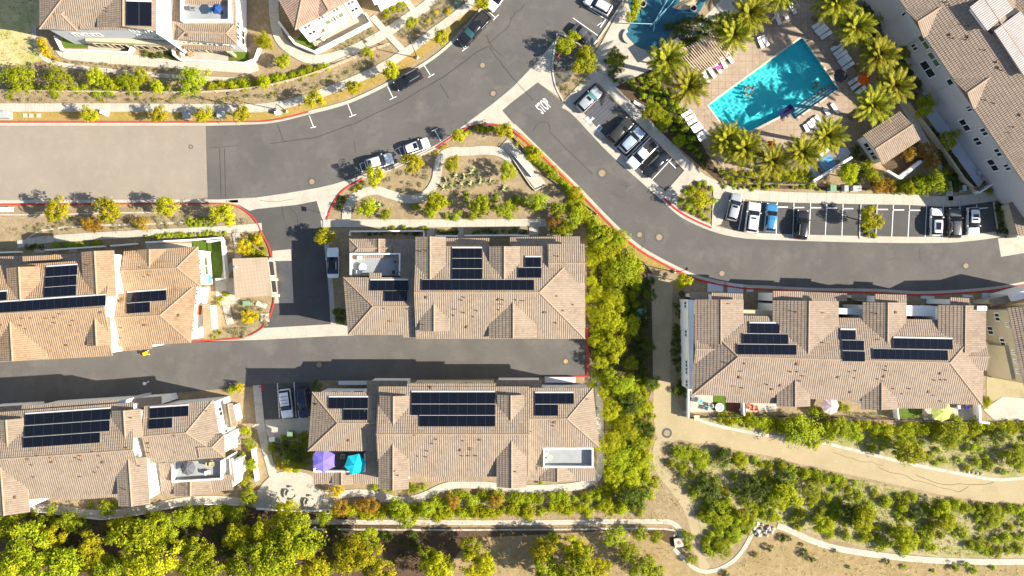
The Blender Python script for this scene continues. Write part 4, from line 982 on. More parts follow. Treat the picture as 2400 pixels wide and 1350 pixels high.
gwall([(591, 1052), (596, 1100), (600, 1128)], 'white garden wall left of the fan patio', 1.4, .35)
gwall([(1614, 905), (1614, 980)], 'white side wall of the left patio behind the right house', 1.6)
gwall([(1743, 940), (1745, 974)], 'white partition wall between two patios behind the right house', 1.7); gwall([(2104, 955), (2107, 983)], 'white partition wall left of the lime turf patio', 1.7); gwall([(2296, 945), (2299, 990), (2320, 992)], 'white end wall of the right patio behind the right house', 1.7, .35)
gwall([(1908, 424), (1998, 368)], 'white spa wall near the parking path', 1.6, .4); gwall([(2282, 440), (2296, 452), (2360, 410)], 'thin white yard wall below the upper right house', 1.4)
gwall([(2130, 240), (2200, 330), (2262, 420), (2290, 447)], 'long pale yard wall before the upper right house', 1.4, .3, TAN)
gwall([(1120, 303), (1130, 298), (1160, 300), (1205, 322), (1290, 418), (1400, 500)], 'low tan retaining wall along the inside of the island', .4, .15, SOIL)
gwall([(1184, 345), (1243, 434), (1254, 446), (1276, 436)], 'low pale edge wall of the ramp walk', .35, .15, KERB); gwall([(1200, 357), (1247, 413)], 'grey divider wall inside the ramp walk', .8, .25, GREYB)
gwall([(-40, 1196), (80, 1199), (220, 1216), (260, 1215), (340, 1204), (420, 1186), (500, 1182), (572, 1186)], 'low dark retaining wall under the lower left winding walk', .3, .2, GREYB, 5)
gwall([(600, 1193), (700, 1198), (762, 1197)], 'low white seat wall along the front of the fan patio', .5, .25)
for (x0, y0, x1, y1, m, l) in ((484, 566, 520, 650, TURF, 'dark turf strip inside the upper left yard'), (342, 570, 452, 585, CON, 'pale paving inside the upper left yard'), (450, 562, 486, 590, TURF, 'lime turf square inside the upper left yard'),
        (145, 90, 205, 112, TURF, 'green turf corner in the top left yard'), (536, 122, 582, 142, TURF, 'green turf corner in the top right yard of that house'), (206, 98, 300, 118, CON, 'paved part of the top left yard'), (424, 122, 535, 142, CON, 'paved part of the right top yard'),
        (1618, 926, 1672, 966, CON, 'tan paved patio with blue chairs'), (1671, 926, 1705, 962, TURF, 'green turf patio with the white fire bowl'), (1705, 944, 1740, 966, plain('red_pavers', (.16, .05, .035), .8), 'dark red paved patio'), (1748, 944, 1822, 966, CON, 'pale paved patio with red chairs'),
        (2109, 955, 2160, 978, TURF, 'lime turf patio behind the right house'), (2162, 955, 2295, 985, CON, 'paved patio with lime umbrella')):
    slab('yard', [(x0, y0), (x1, y0), (x1, y1), (x0, y1)], 0, .05, m, label=l, cat='yard', **ST)
slab('yard', [(503, 652), (560, 652), (562, 712), (508, 716)], 0, .05, CON, label='pale paving between left house and garage', cat='yard', **ST)
slab('yard', [(688, 95), (735, 118), (745, 112), (720, 75)], 0, .06, TURF, label='green turf corner inside the cream house wall', cat='yard', **ST)
slab('yard', [(737, 119), (866, 52), (850, 30), (745, 90)], 0, .05, CON, label='paving inside the cream house wall', cat='yard', **ST)
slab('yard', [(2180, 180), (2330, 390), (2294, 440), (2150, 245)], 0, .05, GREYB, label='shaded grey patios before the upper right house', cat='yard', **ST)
slab('yard', [(2305, 960), (2330, 985), (2420, 985), (2420, 935), (2350, 930)], 0, .06, CON, label='pale concrete court at the right edge', cat='yard', **ST)
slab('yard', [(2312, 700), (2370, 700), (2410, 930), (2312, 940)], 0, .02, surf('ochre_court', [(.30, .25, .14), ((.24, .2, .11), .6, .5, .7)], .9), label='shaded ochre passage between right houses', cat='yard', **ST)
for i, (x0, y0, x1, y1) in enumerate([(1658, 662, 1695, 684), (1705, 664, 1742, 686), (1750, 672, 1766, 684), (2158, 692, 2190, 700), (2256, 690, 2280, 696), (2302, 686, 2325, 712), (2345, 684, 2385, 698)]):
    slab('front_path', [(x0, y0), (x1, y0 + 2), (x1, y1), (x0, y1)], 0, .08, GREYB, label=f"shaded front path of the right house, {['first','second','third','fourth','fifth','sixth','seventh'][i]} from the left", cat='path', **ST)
for i, (x0, y0, x1, y1) in enumerate([(1000, 533, 1018, 555), (1072, 533, 1086, 556), (1240, 530, 1262, 552), (80, 575, 105, 592), (160, 578, 180, 590)]):
    slab('front_path', [(x0, y0), (x1, y0), (x1, y1), (x0, y1)], 0, .1, CON, label='concrete front path from the walk to the ' + ['middle house, leftmost', 'middle house, second', 'middle house, right one', 'left house, wide one', 'left house, narrow one'][i], cat='path', **ST)
# ------------------------------------------------------------------ vehicles
def paint(name, c, metal=0.0, rough=.3):
    return surf(name, [c, (tuple(x * .9 for x in c), 1.5, .4, .7)], rough, spec=.5, metal=metal, coat=.6)
PW, PS, PB, PG, PBL, PN, POL = paint('white_paint', (.78, .78, .77)), paint('silver_paint', (.42, .44, .47), .3), paint('black_paint', (.012, .012, .014)), paint('graphite_paint', (.10, .10, .10), .3), paint('blue_paint', (.05, .22, .42), .2), paint('navy_paint', (.008, .014, .045)), paint('olive_black_paint', (.03, .03, .024))
PSB = paint('ice_blue_paint', (.40, .50, .62), .3)
BTRIM = plain('black_trim', (.015, .015, .016), .6, var=0)

# stations: x/L, lower width scale, underside z, shoulder z, cabin?, top z, top half-width scale
SHAPES = {
 'suv': (4.75, 1.92, [(.50, .66, .42, .62, 0, 0, 0), (.488, .84, .3, .78, 0, 0, 0), (.455, .95, .22, .92, 0, 0, 0), (.40, .99, .2, .98, 0, 0, 0), (.30, 1, .2, 1.03, 0, 0, 0), (.225, 1, .2, 1.07, 0, 0, 0),
          (.055, 1, .2, 1.08, 1, 1.60, .70), (.02, 1, .2, 1.08, 1, 1.66, .72), (-.12, 1, .2, 1.09, 1, 1.69, .73), (-.28, 1, .2, 1.10, 1, 1.67, .71), (-.395, .99, .2, 1.11, 1, 1.60, .66), (-.462, .97, .22, 1.10, 0, 0, 0), (-.49, .92, .3, .92, 0, 0, 0), (-.50, .82, .42, .66, 0, 0, 0)], (.225, .055), (-.395, -.462)),
 'sedan': (4.8, 1.85, [(.50, .62, .4, .55, 0, 0, 0), (.488, .8, .28, .68, 0, 0, 0), (.455, .93, .2, .78, 0, 0, 0), (.39, .98, .18, .84, 0, 0, 0), (.28, 1, .18, .90, 0, 0, 0), (.19, 1, .18, .95, 0, 0, 0),
          (.03, 1, .18, .96, 1, 1.36, .66), (-.03, 1, .18, .96, 1, 1.42, .68), (-.12, 1, .18, .97, 1, 1.43, .68), (-.215, 1, .18, .98, 1, 1.38, .64), (-.365, .99, .2, .99, 0, 0, 0), (-.45, .95, .22, .97, 0, 0, 0), (-.49, .88, .3, .85, 0, 0, 0), (-.50, .78, .4, .6, 0, 0, 0)], (.19, .03), (-.215, -.365)),
 'pickup': (5.75, 2.0, [(.50, .74, .5, .75, 0, 0, 0), (.49, .88, .38, .95, 0, 0, 0), (.465, .97, .3, 1.08, 0, 0, 0), (.40, 1, .28, 1.13, 0, 0, 0), (.30, 1, .28, 1.16, 0, 0, 0), (.245, 1, .28, 1.18, 0, 0, 0),
          (.115, 1, .28, 1.18, 1, 1.78, .72), (.09, 1, .28, 1.18, 1, 1.84, .74), (-.02, 1, .28, 1.19, 1, 1.86, .74), (-.105, 1, .28, 1.19, 1, 1.82, .72), (-.135, 1, .28, 1.16, 0, 0, 0), (-.30, 1, .28, 1.14, 0, 0, 0), (-.485, .99, .34, 1.14, 0, 0, 0), (-.50, .95, .5, 1.0, 0, 0, 0)], (.245, .115), (-.105, -.135)),
}
PROTO = {}
def car_mesh(kind):
    L_, W_, st, (c0, c1), (r0, r1) = SHAPES[kind]
    rows = []
    for (x, ws, zb, zs, cab, zt, wt) in st:
        w = W_ / 2 * ws
        if cab: p = [(0, zb), (w * .9, zb), (w * .985, zb + .14), (w, zs * .72), (w * .985, zs - .05), (w * .93, zs), (W_ / 2 * wt + .03, zt - .09), (W_ / 2 * wt - .06, zt - .015), (W_ / 2 * wt * .5, zt + .025), (0, zt + .04)]
        else: p = [(0, zb), (w * .9, zb), (w * .985, zb + .14), (w, zs * .72), (w * .985, zs - .07), (w * .93, zs - .01), (w * .80, zs + .03), (w * .62, zs + .04), (w * .3, zs + .05), (0, zs + .055)]
        rows.append((x * L_, p))
    groups = dict(body=MB(), windshield=MB(), rear_window=MB(), sl=MB(), sr=MB())
    isx = lambda x, y: abs(x - y) < 1e-6
    for i in range(len(rows) - 1):
        xa, pa = rows[i]; xb, pb = rows[i + 1]; sa, sb = st[i], st[i + 1]
        for k in range(9):
            for sgn in (1, -1):
                q = [(xa, sgn * pa[k][0], pa[k][1]), (xb, sgn * pb[k][0], pb[k][1]), (xb, sgn * pb[k + 1][0], pb[k + 1][1]), (xa, sgn * pa[k + 1][0], pa[k + 1][1])]
                if (Vector(q[0]) - Vector(q[3])).length < 1e-4: continue
                g = 'body'
                if isx(sa[0], c0) and isx(sb[0], c1) and k >= 6: g = 'windshield'
                elif isx(sa[0], r0) and isx(sb[0], r1) and k >= 6: g = 'rear_window'
                elif k == 5 and (sa[4] or sb[4]): g = 'sl' if sgn > 0 else 'sr'
                groups[g].face(q, flip=sgn > 0)
    for e, fl in ((0, True), (-1, False)):
        x, p = rows[e]
        groups['body'].face([(x, a, z) for a, z in p] + [(x, -a, z) for a, z in p[::-1][1:-1]], flip=fl)
    return L_, W_, st, groups

def weld(o):
    bm = bmesh.new(); bm.from_mesh(o.data); bmesh.ops.remove_doubles(bm, verts=bm.verts, dist=.002)
    bmesh.ops.recalc_face_normals(bm, faces=bm.faces)
    for f in bm.faces: f.smooth = True
    bm.to_mesh(o.data); bm.free()

def make_car(kind, pmat, opts, glass=CGLASS):
    L_, W_, st, g = car_mesh(kind)
    root = empty({'suv': 'parked_suv', 'sedan': 'parked_sedan', 'pickup': 'pickup_truck'}[kind])
    body = g['body'].build('body', pmat, root); weld(body)
    for n, m in (('windshield', glass), ('rear_window', CGLASS)):
        o = g[n].build(n, m, root); weld(o)
    for n in ('sl', 'sr'):
        o = g[n].build('side_window', CGLASS, root); weld(o)
    wr = .36 if kind != 'sedan' else .33
    for fx in (.31, -.30):
        for sy in (1, -1):
            b = MB(); c = Vector((fx * L_, sy * (W_ / 2 - .13), wr)); b.bar(c - Vector((0, .13, 0)), c + Vector((0, .13, 0)), wr, n=18)
            w = b.build('wheel', RUBBER, root)
            b = MB(); c2 = c + Vector((0, sy * .115, 0)); b.bar(c2, c2 + Vector((0, sy * .03, 0)), wr * .66, n=12); b.build('rim', RIM, w)
    zs = st[6][3]
    for sy in (1, -1):
        b = MB(); b.box((st[5][0] * L_ - .30, sy * (W_ / 2 + .09), zs + .02), (.14, .22, .15), sy * -.2); b.build('mirror', pmat if opts.get('mirror', 1) else BTRIM, root)
        b = MB(); b.box((.470 * L_, sy * W_ * .36, st[2][3] - .13), (.2, .34, .12), sy * -.55); b.build('headlight', LAMPW, root)
        b = MB(); b.box((-.482 * L_, sy * W_ * .38, (zs if kind != 'sedan' else .9) - .14), (.12, .26, .18), sy * .35); b.build('tail_light', LAMPR, root)
    zt = max(s[5] for s in st)
    if 'sunroof' in opts:
        for (x0, x1, wd) in opts['sunroof']:
            b = MB(); b.box(((x0 + x1) / 2 * L_, 0, zt + .05), ((x1 - x0) * L_, wd, .04)); b.build('sunroof', CGLASS, root)
    if opts.get('rails'):
        for sy in (1, -1):
            b = MB(); b.bar((.0 * L_, sy * W_ * .335, zt + .05), (-.36 * L_, sy * W_ * .325, zt + .02), .028); b.build('roof_rail', opts.get('railmat', METAL), root)
    if opts.get('ribs'):
        for k in range(opts['ribs']):
            y = (k - (opts['ribs'] - 1) / 2) * .26
            b = MB(); b.bar((-.02 * L_, y, zt + .03), (-.36 * L_, y, zt - .01), .022); b.build('roof_rib', pmat, root)
    if opts.get('bars'):
        for x in opts['bars']:
            b = MB(); b.bar((x * L_, -W_ * .33, zt + .06), (x * L_, W_ * .33, zt + .06), .035); b.build('roof_seam', BTRIM, root)
    if kind == 'pickup':
        if opts.get('cover'):
            b = MB(); b.box((-.315 * L_, 0, 1.185), (.335 * L_, W_ * .84, .05)); b.build('bed_cover', BTRIM, root)
        else:
            b = MB(); b.box((-.315 * L_, 0, 1.185), (.335 * L_, W_ * .78, .03))
            bd = b.build('bed', plain('bed_liner', (.02, .02, .021), .8, var=.3, sc=8), root)
            for sy in (1, -1):
                b = MB(); b.box((-.315 * L_, sy * W_ * .43, 1.22), (.35 * L_, .12, .10)); b.build('bed_rail', pmat, root)
            for x in (-.14, -.49):
                b = MB(); b.box((x * L_, 0, 1.22), (.08, W_ * .86, .10)); b.build('bed_rail', pmat, root)
    b = MB(); b.box((.44 * L_, 0, st[2][3] - .04), (.03, .5, .02)); b.build('grille_trim', BTRIM, root)
    return root

cars = [
 (1402, 10, 151, 'suv', PW, dict(rails=1), 'white SUV nosed out of the top parking bays', 1.0),
 (1370, 82, -40, 'sedan', PG, {}, 'dark graphite sedan beside the planter nose, sun glinting on it', .98),
 (1381, 233, 45, 'suv', PS, dict(sunroof=[(-.07, .03, .8)], rails=1), 'silver SUV with small dark sunroof beside the blue hatching', 1.0),
 (1453, 306, 45, 'suv', POL, dict(rails=1, railmat=BTRIM), 'olive black SUV between blue square and silver blue car', 1.03),
 (1481, 328, 45, 'suv', PSB, dict(ribs=4, rails=1), 'ice blue SUV with ribbed roof in the angled bays', 1.0),
 (1505, 361, 225, 'pickup', PW, dict(cover=1), 'white pickup with black bed cover in the angled bays', 1.0),
 (1537, 386, 225, 'sedan', PB, {}, 'black sedan beside the white pickup', 1.02),
 (1721, 485, 76, 'suv', PS, dict(sunroof=[(-.05, .03, .75)]), 'silver SUV leftmost in the straight bays, long shadow on concrete', .98),
 (1764, 510, 82, 'suv', PW, dict(sunroof=[(-.07, -.01, .7)]), 'white SUV between silver and blue SUVs', 1.08),
 (1807, 510, 84, 'suv', PBL, dict(ribs=4), 'bright blue SUV with ribbed roof', 1.0),
 (1880, 527, 86, 'suv', PB, dict(rails=1), 'black SUV with silver roof rails, alone between empty bays', 1.03),
 (2195, 520, 89, 'suv', PW, dict(sunroof=[(-.30, -.03, .85)]), 'white SUV with large dark sunroof, left of the grey one', .98),
 (2238, 523, 90, 'suv', PG, dict(rails=1, railmat=BTRIM), 'grey SUV between two white cars', 1.05),
 (2281, 519, 270, 'suv', PW, dict(sunroof=[(-.09, -.02, .85), (-.24, -.12, .85)]), 'white SUV with two roof windows, last in the row', 1.0),
 (780, 616, 91, 'sedan', PW, dict(sunroof=[(-.215, .035, 1.16)], mirror=1), 'white car with black glass roof in the shaded lane', 1.06),
 (670, 946, 277, 'suv', PW, dict(bars=[-.02, -.14, -.26]), 'white SUV with banded roof in the shaded bay', 1.02),
 (711, 944, 275, 'suv', PN, dict(rails=1, railmat=BTRIM), 'navy SUV beside the white one in the shaded bay', 1.06),
 (888, 379, 16, 'suv', PW, dict(sunroof=[(-.36, -.24, 1.0)]), 'white car half under a street tree, lower of two by island', 1.0),
 (976, 343, 20, 'suv', PW, dict(sunroof=[(-.10, .05, 1.0)]), 'white hatchback with glass roof, upper of two by island', .92),
 (957, 186, 210, 'suv', PB, dict(rails=1), 'black SUV parked on the upper curve of the main road', 1.02),
 (1111, 68, 229, 'pickup', PB, {}, 'black crew cab pickup on the upper curve', 1.12),
 (1166, -6, 233, 'sedan', PW, {}, 'white car cut off by the top edge above the pickup', 1.0),
]
for (x, y, a, kind, pm, op, lab, sc) in cars:
    r = make_car(kind, pm, op, CGLASST if 'crew cab' in lab or 'small dark sunroof' in lab else CGLASS)
    w = U(x, y, .9); r.location = (w.x, w.y, .02); r.rotation_euler = (0, 0, R(a)); r.scale = (sc,) * 3
    tag(r, lab, {'suv': 'car', 'sedan': 'car', 'pickup': 'pickup truck'}[kind], 'parked cars')
# wheel stops
b = MB(); b.box((0, 0, .06), (1.75, .16, .12)); ws0 = b.build('wheel_stop', PAINT)
ws = [(1834, 485.5, 0), (1872, 486.5, 0), (1911, 487, 0), (1949, 488, 0), (1987, 489, 0), (2068, 491, 0), (2106, 492, 0), (2144, 493, 0), (2302, 488, 4), (1575, 386, -45), (1413, 55, 55)]
for i, (x, y, a) in enumerate(ws):
    o = ws0 if i == 0 else dup(ws0)
    o.location = U(x, y, .02); o.rotation_euler = (0, 0, R(a))
    tag(o, f"white concrete wheel stop, {['first','second','third','fourth','fifth','sixth','seventh','eighth','last'][i]} from the left of the straight bays" if i < 9 else ('white concrete wheel stop in the empty angled bay' if i == 9 else 'white concrete wheel stop at the top bays'), 'wheel stop', 'wheel stops in the bays')

# ------------------------------------------------------------------ street furniture
def lamp(x, y, hgt, ang, label):
    r = empty('street_lamp', U(x, y), R(ang), label=label, cat='street lamp', group='lamps along the roads')
    b = MB(); b.lathe((0, 0, 0), [(.28, 0), (.28, .3), (.2, .4), (.12, .5)], 12); b.build('base', CON, r)
    b = MB(); b.bar((0, 0, .3), (0, 0, hgt), .085, .055, 10); b.build('pole', DMETAL, r)
    b = MB(); b.bar((0, 0, hgt - .1), (.9, 0, hgt + .1), .04); b.build('arm', DMETAL, r)
    b = MB(); b.lathe((.95, 0, hgt - .12), [(.28, 0), (.24, .12), (.1, .24), (.03, .3)], 12); b.build('lamp_head', DMETAL, r)
lamp(978, 136, 5.6, 110, 'dark street lamp on the verge near the black SUV'); lamp(672, 262, 5.6, 250, 'dark street lamp at the end of the red kerb by upper verge')
lamp(1580, 637, 5.6, 20, 'dark street lamp beside the gravel track threshold'); lamp(562, 250, 5.2, 100, 'dark street lamp beside the upper sidewalk near the seam')
r = empty('street_sign', U(774, 503), label='small street sign on a thin pole at the island nose', cat='sign')
b = MB(); b.bar((0, 0, 0), (0, 0, 3.1), .035); b.build('pole', METAL, r); b = MB(); b.box((0, 0, 2.85), (.06, .75, .5)); b.build('plate', FRAME, r)
r = empty('street_sign', U(1306, 415), label='small street sign on the island verge by the branch road', cat='sign')
b = MB(); b.bar((0, 0, 0), (0, 0, 2.6), .03); b.build('pole', METAL, r); b = MB(); b.box((0, 0, 2.4), (.05, .5, .45)); b.build('plate', FRAME, r)
r = empty('stop_sign', U(1308, 140), label='octagonal stop sign with red face on the planter nose', cat='sign')
b = MB(); b.bar((0, 0, 0), (0, 0, 2.6), .03); b.build('pole', METAL, r)
b = MB(); pts = [Vector((0, .38 * math.cos(R(22.5 + 45 * k)), 2.3 + .38 * math.sin(R(22.5 + 45 * k)))) for k in range(8)]
b.hexa([p + Vector((-.02, 0, 0)) for p in pts], [p + Vector((.02, 0, 0)) for p in pts]); b.build('plate', RED, r)
r.rotation_euler = (0, 0, R(-45))
def cab(x, y, w, d, h, ang, m, label, name='utility_cabinet'):
    r = empty(name, U(x, y), R(ang), label=label, cat='utility box')
    b = MB(); b.box((0, 0, h / 2), (w, d, h)); b.build('housing', m, r)
    b = MB(); b.box((0, 0, h + .03), (w + .08, d + .08, .06)); b.build('lid', m, r)
    b = MB(); b.box((0, -d / 2 - .02, h * .5), (.05, .04, .12)); b.build('handle', DMETAL, r)
    b = MB(); b.box((0, 0, .03), (w + .3, d + .3, .07)); b.build('plinth', CON, r)
cab(248, 266, 1.0, .6, .9, -20, FRAME, 'white utility cabinet on the verge between street trees'); cab(15, 272, 1.9, 1.0, 1.1, 0, GREYBOX, 'large grey utility cabinet at the far left verge'); cab(652, 264, .8, .6, .8, 10, FRAME, 'white utility cabinet beside the lamp at the red kerb end')
cab(440, 272, 1.2, .9, .6, 0, GREYBOX, 'grey utility box between street trees on the upper verge'); cab(519, 271, 1.0, .8, .6, 0, GREYBOX, 'second grey utility box on the upper verge')
cab(1947, 442, .9, 1.0, 1.1, 0, GREENBOX, 'green transformer box by the path'); cab(1978, 443, .6, .9, 1.0, 0, GREYBOX, 'grey narrow box by the path'); cab(2003, 443, 1.3, .8, 1.0, 0, GREYBOX, 'grey wide box by the path')
cab(684, 1014, .8, .9, 1.2, 0, GREENBOX, 'green cabinet behind the shaded bay'); cab(2254, 442, .5, .9, .9, 0, GREYBOX, 'pale grey box near the upper right yard wall')
cab(1583, 470, 1.0, .9, .25, -35, KERB, 'flat pale vault beside the triangular planter'); cab(1073, 7, 1.0, .8, .25, 50, GREENBOX, 'flat green vault near the top sidewalk'); cab(580, 711, 1.1, .7, .6, 0, GREENBOX, 'green vault in the bed below the garage')
cab(1503, 735, 1.5, 1.5, .25, 0, GREENBOX, 'square green vault lid in the shaded corridor'); cab(613, 714, 1.6, .6, .2, -20, KERB, 'flat pale vault by the curved red kerb'); cab(621, 744, 1.2, 1.2, .2, 0, KERB, 'square pale vault by the curved red kerb')
cab(640, 1028, .9, .6, .7, 0, FRAME, 'white bin behind the shaded bay', 'bin'); cab(8, 491, 3.2, .6, .5, 0, FRAME, 'long white box at the far left lower verge', 'planter_box')
for i, (x, y) in enumerate([(59, 271), (74, 271), (91, 271)]): cab(x, y, .5, .4, .12, 0, KERB, f"small pale meter lid on the upper verge, {['left', 'middle', 'right'][i]} of three", 'utility_cover')
for i, (x, y) in enumerate([(623, 1033), (636, 1034), (648, 1033), (661, 1032)]): cab(x, y, .35, .3, .1, 0, KERB, f"small pale stepping stone behind the bay, {['first','second','third','fourth'][i]} from left", 'stepping_stone')
for i, (x, y) in enumerate([(1489, 242), (1498, 247), (1507, 252)]): cab(x, y, .6, .4, .35, -35, FRAME, f"small white box in the shrubs beside the pool path, {['left', 'middle', 'right'][i]} of three", 'meter_box')
r = empty('fire_hydrant', U(1505, 493), label='yellow hydrant on the verge of the bend', cat='hydrant')
# (hydrant parts)
YEL = plain('hydrant_yellow', (.5, .3, .03), .5)
b = MB(); b.lathe((0, 0, 0), [(.16, 0), (.16, .06), (.11, .08), (.11, .55), (.14, .58), (.12, .7), (.03, .78)], 12); b.build('barrel', YEL, r)
b = MB(); b.bar((-.2, 0, .45), (.2, 0, .45), .06, n=8); b.build('outlet', YEL, r)
r.location = U(1398, 503)
# ditch inlet box
r = empty('drain_box', U(1590, 1270), R(8), label='square pale concrete drain box with rusty round lid', cat='drain')
b = MB(); b.box((0, 0, .2), (1.5, 1.5, .5)); b.build('box', PEBBLE, r); b = MB(); b.cyl((0, 0, .45), .32, .04, 16); b.build('lid', plain('rusty_iron', (.3, .16, .1), .8), r)
# tan pillar at the end of the right yards
r = empty('brick_pillar', U(1628, 976), label='tan brick pillar at the corner above the gravel track', cat='pillar')
b = MB(); b.box((0, 0, .75), (.7, .7, 1.5)); b.build('shaft', plain('tan_brick', (.5, .27, .13), .9, sc=12), r); b = MB(); b.box((0, 0, 1.54), (.85, .85, .1)); b.build('cap', WOOD, r)

# fences
def fence(pts, label, h=1.2, step=2.4, mat=WOOD, rails=(.35, .75, 1.15), name='fence', n=5):
    P = smooth([tuple(U(x, y)) for x, y in pts], n)
    r = empty(name, P[0], label=label, cat='fence')
    for z in rails:
        b = MB()
        for p, q in zip(P, P[1:]): b.bar(p + Vector((0, 0, z)), q + Vector((0, 0, z)), .045, n=4)
        b.build('rail', mat, r, world=True)
    acc, last = 0, P[0]; stops = [P[0]]
    for p, q in zip(P, P[1:]):
        acc += (q - p).length
        if acc >= step: stops.append(q.copy()); acc = 0
    for p in stops[:60]:
        b = MB(); b.box(p + Vector((0, 0, h / 2)), (.12, .12, h)); b.build('post', mat, r, world=True)
fence([(-60, 213), (0, 214), (150, 216), (300, 218), (480, 218), (600, 208), (690, 189), (760, 167), (820, 143), (870, 121), (915, 106)], 'pale rail fence along the slope above the top sidewalk')
fence([(1531, 186), (1545, 208), (1570, 250), (1590, 285), (1640, 360), (1665, 392)], 'dark metal fence between pool deck and path', mat=DMETAL, rails=(.15, .7, 1.4), h=1.5)
fence([(1690, 402), (1720, 414), (1800, 428), (1870, 431), (1905, 432)], 'dark metal fence along the pool planting', mat=DMETAL, rails=(.15, .7, 1.4), h=1.5)
fence([(1752, 972), (1822, 974), (1900, 976), (2000, 979), (2104, 983)], 'dark metal fence behind the middle patios of the right house', mat=DMETAL, rails=(.15, .6, 1.1), h=1.2)
fence([(1616, 978), (1740, 973)], 'dark metal fence behind the left patios of the right house', mat=DMETAL, rails=(.15, .6, 1.1), h=1.2, n=3)
fence([(2107, 983), (2200, 986), (2296, 990)], 'dark metal fence behind the right patios of the right house', mat=DMETAL, rails=(.15, .6, 1.1), h=1.2, n=3)

# stone tables with curved benches on the fan patio
STONE = plain('pale_stone', (.42, .38, .31), .9)
for i, (x, y, l) in enumerate([(684, 1156, 'top one of three'), (645, 1177, 'left one of three'), (730, 1177, 'right one of three')]):
    r = empty('stone_table', U(x, y, .12), label=f'round stone table with curved benches on the fan patio, {l}', cat='table', group='stone tables on the fan patio')
    b = MB(); b.cyl((0, 0, .68), .58, .09, 24); b.build('table_top', STONE, r)
    b = MB(); b.lathe((0, 0, 0), [(.3, 0), (.2, .2), (.2, .55), (.3, .68)], 12); b.build('pedestal', STONE, r)
    for k in range(3):
        b = MB(); a0 = 2.1 * k + .4
        for j in range(7):
            t0, t1 = a0 + j * .2, a0 + (j + 1) * .2
            f = lambda rr, t, z: (rr * math.cos(t), rr * math.sin(t), z)
            b.hexa([f(.85, t0, .38), f(1.22, t0, .38), f(1.22, t1, .38), f(.85, t1, .38)], [f(.85, t0, .46), f(1.22, t0, .46), f(1.22, t1, .46), f(.85, t1, .46)])
            if j in (1, 5): b.hexa([f(.95, t0, 0), f(1.12, t0, 0), f(1.12, t1, 0), f(.95, t1, 0)], [f(.95, t0, .38), f(1.12, t0, .38), f(1.12, t1, .38), f(.95, t1, .38)])
        b.build('bench', STONE, r)
r = empty('litter_bin', U(771, 1196, .12), label='dark square litter bin at the right end of the fan patio', cat='bin')
b = MB(); b.box((0, 0, .45), (.7, .7, .9)); b.build('body', STONE, r); b = MB(); b.box((0, 0, .92), (.45, .45, .05)); b.build('opening', DARKW, r)

# umbrellas
def umbrella(x, y, z0, rad, hgt, c, label, n=8, rot=0.0, rise=.55):
    r = empty('parasol', U(x, y, z0 + hgt) * 1.0, 0, label=label, cat='parasol')
    r.location.z = z0
    b = MB()
    for k in range(n):
        a0, a1 = rot + 2 * math.pi * k / n, rot + 2 * math.pi * (k + 1) / n
        f = lambda rr, t, z: Vector((rr * math.cos(t), rr * math.sin(t), z))
        m = (a0 + a1) / 2
        for (ra, za, rb, zb_) in ((0.03, hgt, rad * .5, hgt - rise * .42), (rad * .5, hgt - rise * .42, rad, hgt - rise)):
            c_ = math.cos(math.pi / n) * .97; b.face([f(ra, a0, za), f(rb, a0, zb_), f(rb * c_, m, zb_ - .02), f(ra * c_, m, za - .01)]); b.face([f(ra * c_, m, za - .01), f(rb * c_, m, zb_ - .02), f(rb, a1, zb_), f(ra, a1, za)])
    m_ = cloth('canvas_' + label.split()[0] + str(int(x)), c)
    b.build('canopy', m_, r)
    b = MB(); b.bar((0, 0, 0), (0, 0, hgt + .12), .03); b.build('pole', METAL, r)
    for k in range(n):
        a = rot + 2 * math.pi * k / n; b = MB(); b.bar((0, 0, hgt - .04), (rad * math.cos(a), rad * math.sin(a), hgt - rise - .02), .014, n=4); b.build('rib', METAL, r)
    b = MB(); b.cyl((0, 0, 0), .32, .1, 12); b.build('base', DMETAL, r)
umbrella(757, 1081, 6.1, 1.95, 2.4, (.19, .15, .52), 'purple parasol on the dark roof deck, left of the turquoise one', 6, .5)
umbrella(831, 1090, 6.1, 1.75, 2.3, (.015, .42, .52), 'turquoise parasol on the dark roof deck', 6, 1.25)
umbrella(1949, 952, 0, 1.5, 2.5, (.5, .38, .40), 'pale pink parasol half under the right house eave', 8)
umbrella(2211, 965, 0, 1.75, 2.6, (.42, .47, .13), 'lime parasol on the patio behind the right house', 8)
umbrella(1974, 175, 0, 1.2, 2.4, (.06, .06, .068), 'dark grey parasol beside the pool deep corner', 8)
umbrella(2031, 181, 0, 1.2, 2.4, (.62, .11, .02), 'orange red parasol among the palms by the pool', 6, .3, .9)
umbrella(437, 1098, 6.1, 1.25, 2.2, (.11, .11, .12), 'charcoal parasol on the white roof deck, lower left', 8)
umbrella(1809, 337, 0, .75, 2.3, (.5, .10, .02), 'small rust parasol half hidden under palms', 6, 0, .8)
umbrella(505, 18, 6.6, .9, 2.2, (.02, .06, .2), 'dark blue parasol on the top left roof terrace', 6)
# thatched shade by the pool
THATCH = surf('thatch', [(.26, .19, .11), ((.16, .115, .065), 2.5, .4, .65), ((.36, .28, .17), 9, .5, .75)], 1, .5, 30)
NAVY = cloth('navy_canvas', (.01, .012, .05))
r = empty('shade_sail', U(1833, 268), R(32), label='navy sloping shade beside the lower pool edge', cat='shade')
b = MB(); b.hexa([(-1.5, -.6, 2.0), (1.4, -.6, 2.0), (1.1, .7, 2.35), (-1.0, .7, 2.35)], [(-1.5, -.6, 2.06), (1.4, -.6, 2.06), (1.1, .7, 2.41), (-1.0, .7, 2.41)]); b.build('canopy', NAVY, r)
for sx in (-1.2, 1.1): b = MB(); b.bar((sx, 0, 0), (sx, 0, 2.15), .04); b.build('post', METAL, r)

